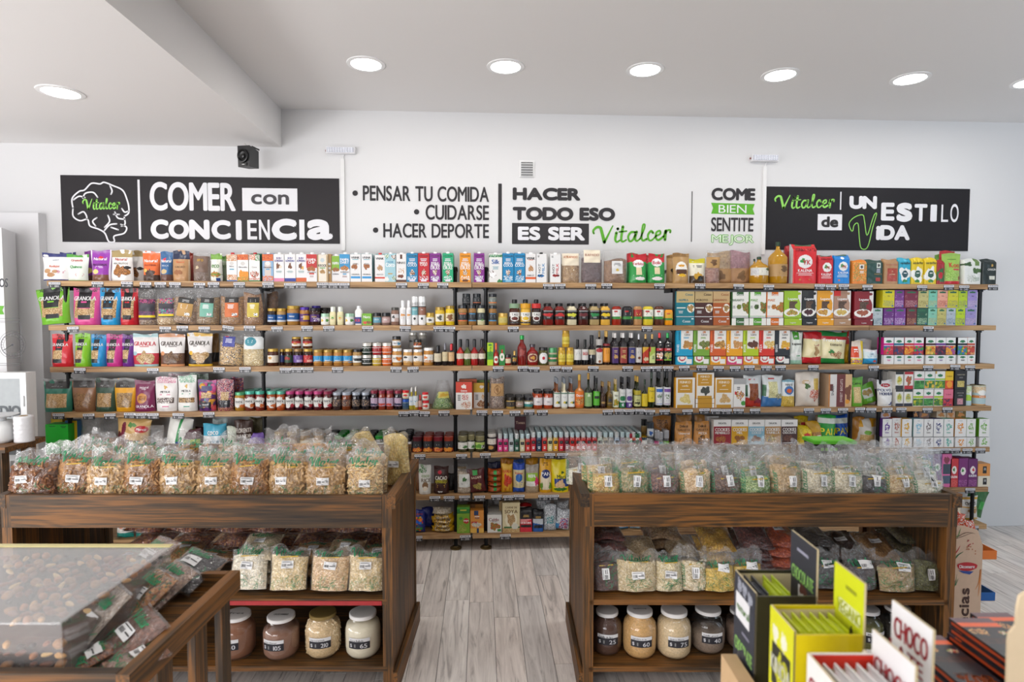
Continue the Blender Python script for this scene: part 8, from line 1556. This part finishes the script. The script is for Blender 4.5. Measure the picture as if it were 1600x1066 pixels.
def nut(u, d, z):
    nm, me = protos[rg.choice((0, 0, 1, 1, 2, 2, 3, 4, 4, 5, 6))]
    o = bpy.data.objects.new(nm, me); COL.objects.link(o); o.location = wl(u, d, z)
    o.rotation_euler = (R90 + rg.uniform(-.5, .5), rg.uniform(-.4, .4), rg.random() * 6.3); k = rg.uniform(.95, 1.1); o.scale = (k, k, k)
    o['label'] = f'{nm} among the mixed nuts in the acrylic bin'; o['category'] = 'nut'; o['group'] = 'mixed nuts in the acrylic bin'
for i in range(13):
    for j in range(19):
        d = AD0 + .045 + i * .0285 + rg.uniform(-.001, .001); u = AU1 - .02 - j * .0285 + rg.uniform(-.001, .001)
        if 800 + 930 * u / d > -12: nut(u, d, FZ + h - .022 + rg.uniform(-.005, .005))
for zz in (.014, .036, .058, .08):
    for j in range(13): nut(AU1 - .018 - j * .0285 + rg.uniform(-.001, .001), AD0 + .019, FZ + zz + rg.uniform(-.004, .004))

# small bags lying on the tray
LF = 'small bags lying on the nearest tray'
def tb(px, py, z, p, rz, rx, ry, lb, sc=1):
    x, y = at_z(px, py, z); p.r.location = (x, y, z); p.r.rotation_euler = (rx, ry, rz); p.r.scale = (sc,) * 3
    p.r['label'] = lb; p.r['group'] = LF
def SB(cols, sd, w=.13, l=.17, th=.04, nm='powder'): return Flat(nm, w, l, th, cols, sd)
tb(205, 1010, FZ + .012, SB('7a4a34 6a3e2a 8a5640', 81, .13, .16), -.75, .5, .1, 'clear bag of brown powder with large tilted sticker, front of tray')
tb(150, 985, FZ + .05, SB('9a8878 8a7666 b0a090', 82, .1, .2, .03), -.75, .75, .0, 'clear bag with green lettering leaning on the acrylic lid')
tb(228, 945, FZ + .03, SB('a86a2c 8a5220 4a5a28 c08440', 83, .11, .17, .045, 'cinnamon_sticks'), -.6, .6, .1, 'clear bag of orange brown sticks with long sticker')
tb(262, 925, FZ + .03, SB('9a7c68 b09078 7a5c4c', 84, .1, .15, .045, 'spice'), -.5, .5, .2, 'clear bag of pale brown pieces between sticks and raisins')
tb(300, 903, FZ + .02, SB('1e1a20 2a2228 3a3034 141216', 85, .14, .15, .055, 'raisins'), -.35, .3, .15, 'clear bag of black raisins near the far tray corner')
tb(215, 1040, FZ + .006, SB('a8806c 9a7060 b89484', 86, .09, .12, .025, 'spice'), -.8, .1, .0, 'small clear bag of pinkish pieces under the brown powder')
tb(150, 1035, FZ + .006, SB('8a4a24 a06030 5a3018', 87, .07, .08, .03, 'nuts'), -.9, .3, 0, 'small bag of nuts at the acrylic bin corner')
tb(235, 880, FZ + .04, SB('8a6a58 7a5a4a 9a7a68', 88, .12, .16, .03, 'nuts'), -.6, .5, 0, 'clear bag leaning on the far edge of the lid')

# ================================================================ counter with chocolate, on the other side
t = thing('sales_counter', 'dark wooden counter under the chocolate boxes, mostly below the photo edge', 'counter', wl(.95, .5, 0), -YAW)
M().box(-.55, .65, -.2, .66, .85, .88).build('counter_top', BX, t); M().box(-.53, .63, -.18, .64, 0, .849).build('counter_body', BZ, t)
CZ = .8805
def fbox(nm, u0, u1, d0, d1, zt, front, side, label, header=None, hz=0, inner='d8c8a0', hspec=None, cat='display box'):
    """open-topped shop display carton whose printed front looks along -u, header card standing on the far +u side"""
    t = thing(nm, label, cat, wl((u0 + u1) / 2, d0, CZ), -YAW); w = (u1 - u0) / 2; D = d1 - d0; h = zt - CZ; k = .003
    nu, nv = round(D / .0022), round(h / .0022); m = M(); base, ops = split(front); x = -w
    F = lambda u, v, l=0: (x - l, D * (1 - u), v * h); pgrid(m, F, nu, nv, paint(base, ops, nu, nv))
    m.add([(x + k, 0, 0), (x + k, D, 0), (x + k, D, h), (x + k, 0, h)], [(0, 1, 2, 3)], inner).add([(x, 0, h), (x + k, 0, h), (x + k, D, h), (x, D, h)], [(0, 1, 2, 3)], inner)
    m.build('front_panel', PAPER, t)
    for y0, y1 in ((0, k), (D - k, D)):
        m = M().box(-w + k, w, y0, y1, 0, h - (.006 if y0 == 0 else 0), side); m.build('side_panel', SHINY, t)
        q = y1 + .0004 if y0 == 0 else y0 - .0004
        M().add([(-w + k, q, 0), (w, q, 0), (w, q, h - .006), (-w + k, q, h - .006)], [(0, 1, 2, 3)], inner).build('lining', PAPER, t)
    M().box(-w + k, w - k, k, D - k, 0, .004, inner).build('carton_base', PAPER, t)
    if hspec:
        hh = hz - CZ; base2, ops2 = split(hspec); m = M(); Fh = lambda u, v, l=0: (w - k - l - .0005, D * (1.0 - u) - .0, h * .55 + v * (hh - h * .55))
        nu, nv = round(D / .0022), round((hh - h * .55) / .0022); pgrid(m, Fh, nu, nv, paint(base2, ops2, nu, nv)); m.box(w - k, w, 0, D, 0, hh, inner); m.build('header_card', PAPER, t)
        tx = texts(ops2, lambda u, v: Fh(u, v, .0008), D, hh - h * .55)
        if tx.n: tx.build('header_lettering', PAPER, t)
    else: M().box(w - k, w, k, D - k, 0, h, inner).build('back_panel', PAPER, t)
    tx = texts(ops, lambda u, v: F(u, v, .0008), D, h)
    if tx.n: tx.build('lettering', PAPER, t)
    return t
SHINY = colmat('coated_card', .3, vary=.12, scale=30)
T_ = ['t .5 .47 .07 a8e07a CHOCOLATE']
fbox('chocolate_box', .43, .54, 1.028, 1.125, 1.127, '333640|d .14 -.1 6acc3a|r .1 .66 .75 .86 e8e8ea|g .25 .92 .1 .05 888c98 a8acb8|g .5 .92 .1 .05 888c98 a8acb8|g .75 .9 .1 .05 888c98 a8acb8|t .5 .46 .1 a8e07a CHOCOLATE|g .5 .25 .16 .1 d8d8e0 e8e8ec 5a3a3a|t .45 .76 .06 6a9a4a natural|l .6 .58 .02 .4 889 1',
     '2c2a1c', 'dark display box lettered CHOCOLATE in green with tall header', hz=1.205, hspec='34363e|d .35 -.25 64b840|t .5 .62 .13 a8e07a CHOCOLATE|r .35 .28 .65 .52 e4e4e8|g .5 .5 .14 .05 6a3a34|e .2 .22 .08 .06 c8ccd0|l .5 .85 .03 .5 99a 1')
fbox('snack_box', .42, .526, .864, .945, 1.148, 'd8d81c|r .12 .0 .7 .02 fff|r .1 .55 .9 .8 2a2a20|g .5 .66 .3 .1 d8d81c a0a020|g .25 .86 .12 .05 e8e8d0|g .6 .86 .12 .05 e8e8d0|d .12 -.1 ecec60|l .5 .3 .03 .6 f4f4b0 3|t .5 .68 .1 e8e8d8 KINOA',
     'c8b408', 'bright yellow display box full of yellow bars with header', hz=1.22, hspec='d4dc1c|d .2 -.3 26261e|r .2 .62 .9 .74 ecf0c0|t .55 .68 .1 c8d020 VEGANO|g .6 .4 .14 .14 2c2a24|e .35 .3 .1 .07 e8e8c8|e .85 .18 .1 .07 e8e8c8|l .6 .85 .03 .5 9aa020 1')
fbox('snack_box', .412, .505, .72, .808, 1.148, 'ece8e4|g .5 .5 .3 .2 a8202c ece8e4|t .5 .85 .1 b02030 CHOCO', 'e4e0dc', 'white display box with red inner band, closest to the camera', hz=1.182, hspec='ebe9ea|t .5 .72 .16 b8202c CHOCO|r 0 0 1 .1 d8d0c8')
fbox('snack_box', .512, .556, .762, .846, 1.13, 'ece8e4', 'e4e2e0', 'white display box lettered CHOCO LATE in red, behind another white box', hz=1.205, hspec='ecebee|t .5 .82 .16 b8283a CHOCO|t .4 .64 .12 b8283a LATE|e .75 .52 .07 .02 8a3040')
wl0 = wl(.46, .738, 0)
M().box(-.045, .045, 0, .001, 1.128, 1.147, 'd8301c').build('red_band', PAPER, None)
o = bpy.data.objects['red_band']; o.parent = bpy.data.objects['snack_box.001']; o.location = (0, .0828, -CZ)
def bars(n, u0, u1, d0, d1, z, c, nm, label, tilt=.25, h=.17):
    for k in range(n):
        u = u0 + (u1 - u0) * (k + .5) / n; t = thing('snack_bar', f'{label}, {["first", "second", "third", "fourth", "fifth", "sixth", "seventh"][k]} from the printed front', 'bar', wl(u, (d0 + d1) / 2, z), -YAW, label + 's')
        D = (d1 - d0) / 2 - .006; q = (u1 - u0) / n * .42; m = M(); N_ = 8; v = []
        for i in range(N_ + 1):
            for j in range(13):
                a = j / 12 * math.tau; zz = h * i / N_; e = q * (math.sin(math.pi * min(.97, max(.03, i / N_))) ** .4)
                v.append((e * math.sin(a) + (zz - h) * tilt * .3, D * math.cos(a), zz))
        m.add(v, [(i * 13 + j, i * 13 + j + 1, (i + 1) * 13 + j + 1, (i + 1) * 13 + j) for i in range(N_) for j in range(12)] + [tuple(N_ * 13 + j for j in range(12))], c); m.build('wrapper', FILM, t, smooth=True)
        M().box(-.0012 - 0, .0012, -D, D, h - .002, h + .006, c).build('crimped_end', FILM, t)
bars(2, .437, .464, 1.034, 1.12, CZ + .02, '33363f', 'x', 'dark wrapped bar in the dark box', h=.215); bars(2, .472, .504, 1.034, 1.12, CZ + .02, 'b8cc14', 'x', 'lime wrapped bar in the dark box', h=.215)
bars(6, .428, .515, .87, .94, CZ + .02, 'c8d414', 'x', 'yellow wrapped bar in the yellow box', h=.235)
bars(5, .42, .496, .726, .80, CZ + .02, 'e8e6e6', 'x', 'white wrapped bar in the white box', h=.235)
# stacks of dark chocolate slabs
def slab(label, u, d, z, w=.072, l=.17, th=.0105, rz=0):
    t = thing('chocolate_slab', label, 'chocolate', wl(u, d, z), -YAW + rz, 'boxed dark chocolate slabs piled on the counter')
    m = M(); nu, nv = 26, 60; A = paint('24242a', ['r 0 .9 1 1 6a5058', 'r 0 .82 1 .9 e8622c', 's .05 .62 .95 .78 24242a 2e2a2e', 'g .3 .72 .2 .06 d8a868 b88048 3a2820', 'g .8 .7 .14 .03 d8c8b0 a8342c 7aa040', 's 0 .5 1 .6 3a2420 4a2c24 2a2022', 'g .5 .2 .22 .06 7a4030 24242a', 'r 0 0 1 .07 e8622c'], nu, nv)
    pgrid(m, lambda a, b_: ((a - .5) * w, (b_ - .5) * l, th), nu, nv, A); m.box(-w / 2, w / 2, -l / 2, l / 2, 0, th, '1c1a1e', 't')
    m.box(-w / 2 - .0003, -w / 2, -l * .46, l * .46, th * .3, th * .7, 'a8401c', ''); m.build('slab_box', SHINY, t)
    m = M(); f = lambda x, y: (-x, -y, th + .0006); m.text('80%', 0, .05, .026, .054, 'ee7028', f, .03).text('CACAO', .012, .034, .007, .03, 'a85028', f, .02); m.build('lettering', PAPER, t)
for nm, u0, dc, n, z1 in (('stack beside the white boxes', .752, .985, 11, 1.03), ('middle stack', .832, .98, 14, 1.066), ('stack by the cream card', .915, 1.03, 13, 1.05)):
    for k in range(n):
        pos = 'topmost' if k == n - 1 else ['lowest', 'second', 'third', 'fourth', 'fifth', 'sixth', 'seventh', 'eighth', 'ninth', 'tenth', 'eleventh', 'twelfth', 'thirteenth', 'fourteenth', 'fifteenth'][k]
        slab(f'dark chocolate slab with orange stripe, {pos} in the {nm}', u0 + rg.uniform(-.003, .003), dc + rg.uniform(-.005, .005), CZ + k * (z1 - CZ) / n, th=(z1 - CZ) / n - .0006, rz=rg.uniform(-.02, .02))
# cream card with rounded outline at the edge
t = thing('display_card', 'cream card with rounded shoulder at the edge beside the chocolate slabs', 'card', wl(.72, .8, CZ), -YAW)
z0_ = lambda px, py: (at_d(px, py, .8)[0] - .72, at_d(px, py, .8)[1] - CZ)
pts = [z0_(1576, 1075), z0_(1576, 1003), z0_(1578, 990), z0_(1588, 978), z0_(1590, 950), z0_(1594, 932), z0_(1606, 924), z0_(1640, 922), z0_(1640, 1075)]
pts[0] = (pts[0][0], 0); pts[-1] = (pts[-1][0], 0); n = len(pts)
M().add([(x, 0, z) for x, z in pts] + [(x, .004, z) for x, z in pts], [tuple(range(n)), tuple(range(2 * n - 1, n - 1, -1))] + [(i, i + n, (i + 1) % n + n, (i + 1) % n) for i in range(n)], 'dcc8a8').build('card_body', KRAFT, t)
M().box(.0, .08, .004, .07, 0, .003, 'dcc8a8').build('card_foot', KRAFT, t)
# kraft box beside the dark chocolate box
t = thing('kraft_box', 'small kraft box with price label beside the dark chocolate box', 'box', wl(.408, 1.0, CZ), -YAW)
h = .1
M().box(-.014, .014, 0, .09, 0, h, 'c0a078').build('carton_body', KRAFT, t); M().box(-.012, .01, -.0015, 0, h - .05, h - .03, '23232c').box(-.012, .01, -.002, -.0015, h - .04, h - .032, 'e8e8ea').build('price_label', PAPER, t)

# ================================================================ spice stand at the far end of the pulses bin
SD = 2.62; su0, sz1 = at_d(1489, 822, SD); su1, _ = at_d(1537, 822, SD); w = su1 - su0
t = thing('spice_stand', 'tall cardboard spice stand with chillies, logo and vertical lettering', 'display stand', wl(su0, SD, 0), -YAW)
m = M(); H = sz1; pts = [(0, 0), (w, 0), (w, H - .09), (w * .82, H - .02), (w * .35, H), (0, H)]
m.add([(x, 0, z) for x, z in pts] + [(x, .006, z) for x, z in pts], [tuple(range(6)), tuple(range(11, 5, -1))] + [(i, i + 6, (i + 1) % 6 + 6, (i + 1) % 6) for i in range(6)], 'cdb098'); m.build('side_panel', KRAFT, t)
M().add([(x, .34, z) for x, z in pts] + [(x, .346, z) for x, z in pts], [tuple(range(6)), tuple(range(11, 5, -1))] + [(i, i + 6, (i + 1) % 6 + 6, (i + 1) % 6) for i in range(6)], 'c4a68c').build('side_panel', KRAFT, t)
M().box(0, .006, .007, .339, 0, H, 'c4a68c').build('back_panel', KRAFT, t)
f = lambda x, z: (x, -.0012, z); m = M()
m.text('Especias', w * .5, H * .36, w * .42, H * .46, '4a2c22', f, .03, rot=R90); m.build('lettering', PAPER, t)
m = M(); zc = H - .185; g = lambda x, z: (x, -.0016, z)
m.add([f(w * .5 + w * .33 * math.cos(a * .314) * (1 + .1 * math.sin(a)), zc + .020 * math.sin(a * .314)) for a in range(20)], [tuple(range(20))], 'c0202c')
m.add([g(w * .22, zc - .018), g(w * .72, zc - .022), g(w * .6, zc - .036), g(w * .38, zc - .03)], [(0, 1, 2, 3)], '2a4a9a'); m.text('Dicomere', w * .5, zc, .015, w * .5, 'f0f0f0', g, .04); m.build('logo', PAPER, t)
m = M()
for p, c, a in (([(.02, H - .05), (.06, H - .03), (.1, H - .035)], '5a3a28', .004), ([(.01, H - .06), (.05, H - .045), (.09, H - .03)], '5a3a28', .003), ([(.01, H - .13), (.025, H - .11), (.035, H - .09)], 'b83a40', .008), ([(.012, H - .15), (.03, H - .13), (.05, H - .118)], '2a6a40', .008),
                ([(.0, H - .02), (.02, H - .05), (.035, H - .01)], '7a9a60', .012), ([(.008, H - .3), (.02, H - .26), (.025, H - .22)], '4a7a50', .004), ([(.0, H - .28), (.02, H - .25)], '4a7a50', .004), ([(.02, H - .27), (.032, H - .24)], '4a7a50', .004), ([(w * .95, H - .2), (w * .9, H - .26), (w * .8, H - .29)], 'd8843c', .006), ([(w * .95, H - .2), (w * .93, H - .28), (w * .9, H - .32)], 'd8843c', .006)):
    m.stroke(p, a, c, f, w2=.001)
for _ in range(16): x, z = rg.uniform(.45, .8) * w, H - rg.uniform(.06, .13); m.add([g(x + .003 * math.cos(a), z + .003 * math.sin(a)) for a in range(6)], [tuple(range(6))], 'c04a50' if z > H - .09 else 'b86a40')
m.build('drawn_pattern', PAPER, t)
for z, c, nm in ((at_d(1545, 875, SD)[1], 'd8742c', 'orange'), (at_d(1545, 940, SD)[1], '1c5aa0', 'blue'), (.12, 'c8b020', 'yellow')):
    x1 = at_d(1558, 870, SD)[0] - su0
    o = M().box(w + .001, x1, .002, .33, z, z + .003, 'c8a888').box(x1 - .004, x1, .002, .33, z + .003, z + .04, c).box(w + .001, x1 - .004, .0, .004, z + .003, z + .04, c).build('tier', KRAFT, t); o['label'] = f'{nm} lipped tier'
for k in range(9):
    x, y, z = (w * .25 + (k % 3) * .035 + .01, .03 + (k // 3) * .1, H - .07 + .0)
    tt = thing('spice_sachet', 'orange and white sachet standing in the top of the spice stand', 'sachet', tuple(wl(su0 + x, SD + y, z)), -YAW, 'sachets in the top of the spice stand')
    s_ = M(); s_.box(-.022, .022, -.004, .004, 0, .085, 'd85a3c'); s_ = M(); pgrid(s_, lambda u, v: ((u - .5) * .046, -.006 * math.sin(v * 3) * math.sin(u * 3.1), v * .085 + .004 * math.sin(u * 7)), 12, 22, paint('d8582c', ['s 0 0 1 1 d8582c e8e0d8 c8401c d8582c'], 12, 22)); pgrid(s_, lambda u, v: ((.5 - u) * .046, .006 * math.sin(v * 3) * math.sin(u * 3.1), v * .085), 4, 6, paint('c8502c', [], 4, 6))
    s_.build('wrapper', FILM, tt, smooth=True); tt.rotation_euler.y = rg.uniform(-.3, .3)
M().box(.007, w - .001, .007, .339, H - .09, H - .072, 'c4a68c').build('top_tier', KRAFT, bpy.data.objects['spice_stand'])

# ================================================================ the corner beyond the shelves: white panels, hose cabinet, table
WPL = plain('white_laminate', 'e2e2e4', .35, .02)
def slabp(nm, label, P0, P1, P2, zt, cat):
    """thin upright slab: front edge from P0 to P1, side going back to P2 (plan points)"""
    P3 = (P1[0] + P2[0] - P0[0], P1[1] + P2[1] - P0[1]); t = thing(nm, label, cat, (P0[0], P0[1], 0))
    q = [(p[0] - P0[0], p[1] - P0[1]) for p in (P0, P1, P3, P2)]
    M().add([(x, y, 0) for x, y in q] + [(x, y, zt) for x, y in q], [(0, 1, 2, 3), (7, 6, 5, 4), (0, 4, 5, 1), (1, 5, 6, 2), (2, 6, 7, 3), (3, 7, 4, 0)], 'e2e2e4').build('board', WPL, t)
    return t
slabp('laminate_board', 'tall white panel flat on the wall, behind the scale poster board', (-2.98, 4.205), (-4.6, 4.205), (-2.98, WALLY - .001), at_y(92, 333, 4.205)[1], 'panel')
PA = Vector((-3.01, 3.93)); dirA = Vector((-.975, -.22)).normalized(); PB_ = PA + dirA * 1.3; PC = Vector((-3.12, 4.19))
pa = slabp('poster_board', 'white board with line drawing of a dial scale and dark lettering', PA, PB_, PC, at_y(43, 356, 3.93)[1], 'panel')
nA = Vector((dirA.y, -dirA.x)); nA = nA if nA.y < 0 else -nA
def onA(px, py, l=.002):
    r = ray(px, py); den = r.x * nA.x + r.y * nA.y; tt = (PA.dot(nA) + l) / den
    return (r.x * tt - PA.x, r.y * tt - PA.y, EYE + r.z * tt)
m = M()
m.text('OS', 5.5, -442, 14, 14, '4a4c50', lambda x, y: onA(x, -y), .02); m.text('GRANOS', -25, -442, 14, 42, '4a4c50', lambda x, y: onA(x, -y), .02) if 0 else None
m.add([onA(-20, 478), onA(6.5, 478), onA(3.5, 485), onA(6.5, 491.5), onA(-20, 491.5)], [(0, 1, 2, 4), (4, 2, 3)], '6db33f')
C = lambda cx, cy, r, a0, a1, n=28: [(cx + r * math.cos(a0 + (a1 - a0) * k / n), cy + r * math.sin(a0 + (a1 - a0) * k / n)) for k in range(n + 1)]
F_ = lambda x, y: onA(x, -y)
for r, wd in ((17.5, .9), (21, .5), (13.5, .4)): m.stroke([(x, -y) for x, y in C(19, 539, r, 0, math.tau)], wd, '5a5a5e', F_, smooth=False)
for k in range(24): a = k * math.tau / 24; m.stroke([(19 + 15 * math.cos(a), -(539 + 15 * math.sin(a))), (19 + 17 * math.cos(a), -(539 + 17 * math.sin(a)))], .5, '5a5a5e', F_, smooth=False)
m.stroke([(19, -539), (6, -547)], 1.0, '444448', F_, smooth=False); m.stroke([(19, -539), (20, -539)], 3.5, '6a6a6e', F_, smooth=False)
for y, x0 in ((498, 31), (502, 31), (504, 30), (568, 32), (571, 32)): m.stroke([(-5, -y), (x0, -y)], .6, '6a6a6e', F_, smooth=False)
m.stroke([(32, -504), (33, -530), (33, -568)], .5, '8a8a8e', F_, smooth=False)
m.build('drawn_lettering', MATTE, pa)
# hose cabinet
hx0, hz1 = at_y(-70, 583, 3.66); hx1, hz0 = at_y(45, 720, 3.66)
t = thing('fire_hose_cabinet', 'white framed fire hose cabinet with frosted glass lettered INCENDIO', 'cabinet', (hx0, 3.66, hz0)); w, h = hx1 - hx0, hz1 - hz0
M().box(0, w, .02, .08, 0, h, 'e0e2e2').build('housing', PLAS, t)
for a in ((0, w, h - .035, h), (0, w, 0, .035), (0, .035, .035, h - .035), (w - .035, w, .035, h - .035)): M().box(a[0], a[1], 0, .02, a[2], a[3], 'e6e8e8').build('door_frame', PLAS, t)
M().box(.035, w - .035, .008, .012, .035, h - .035, '8e9496').build('frosted_pane', SHINY, t)
m = M(); m.text('INCENDIO', w * .5, h * .56, .07, w * .8, '50565c', lambda x, z: (x, .006, z), .04); m.build('lettering', PAPER, t)
M().box(w - .025, w - .012, -.008, 0, h * .62, h * .74, 'b8b8b8').build('hinge', LID, t)
# wooden table with scale and roll
TY = 3.6; tz = at_y(60, 683, TY)[1]
x1 = at_y(67, 683, TY)[0]
t = thing('side_table', 'small dark brown wooden table under the roll of bags', 'table', (x1, TY, 0))
M().box(-1.1, 0, -.28, .02, tz - .03, tz).build('table_top', BX, t); M().box(-1.06, -.05, -.25, -.23, tz - .1, tz - .031).build('apron', BX, t)
for x, y in ((-.09, -.25), (-.09, -.05), (-1.06, -.25), (-1.06, -.05)): M().box(-.025, .025, 0, .05, 0, tz - .031).build('leg', BZ, t, (x + .025, y, 0))
rx, _ = at_y(38, 680, TY - .12)
t = thing('plastic_roll', 'upright roll of white plastic bags on the dark wooden table', 'roll', (rx, TY - .12, tz + .0005)); rh = at_y(38, 650, TY - .12)[1] - tz
pr = [(.047 + .0015 * math.sin(k * 2.1) * (1 if 5 < k < 14 else .3), rh * k / 18) for k in range(19)]
M().lathe(pr[:-1] + [(.045, rh), (.02, rh), (.02, rh - .03)], 30, 'e4e4e6').build('wound_film', FILM, t, smooth=True); M().lathe([(.019, rh - .04), (.019, rh + .002), (.015, rh + .002), (.015, rh - .04)], 20, 'b8a080').build('cardboard_core', KRAFT, t)
sx, _ = at_y(-6, 680, TY - .15)
t = thing('kitchen_scale', 'white counter scale cut off by the photo edge', 'scale', (sx, TY - .12, tz + .0005))
M().lathe([(.065, 0), (.078, .02), (.07, .09), (.055, .12)], 24, 'e2e4e4', 4).build('scale_body', PLAS, t, smooth=True); M().lathe([(.03, .12), (.03, .135), (.085, .15), (.088, .155), (0, .155)], 24, 'd8dadc').build('weighing_pan', PLAS, t)
# glazed counter below the table
t = thing('glass_counter', 'low white counter with dark glass top beyond the cereal bin', 'counter', (x1 - .2, 2.98, 0))
cz = at_y(10, 762, 2.98)[1]
M().box(-1.2, -.12, -.2, .2, 0, cz - .012, 'dcdcdc').build('counter_body', PLAS, t); M().box(-1.22, -.1, -.22, .22, cz - .011, cz, '3a4444').build('glass_top', SHINY, t)
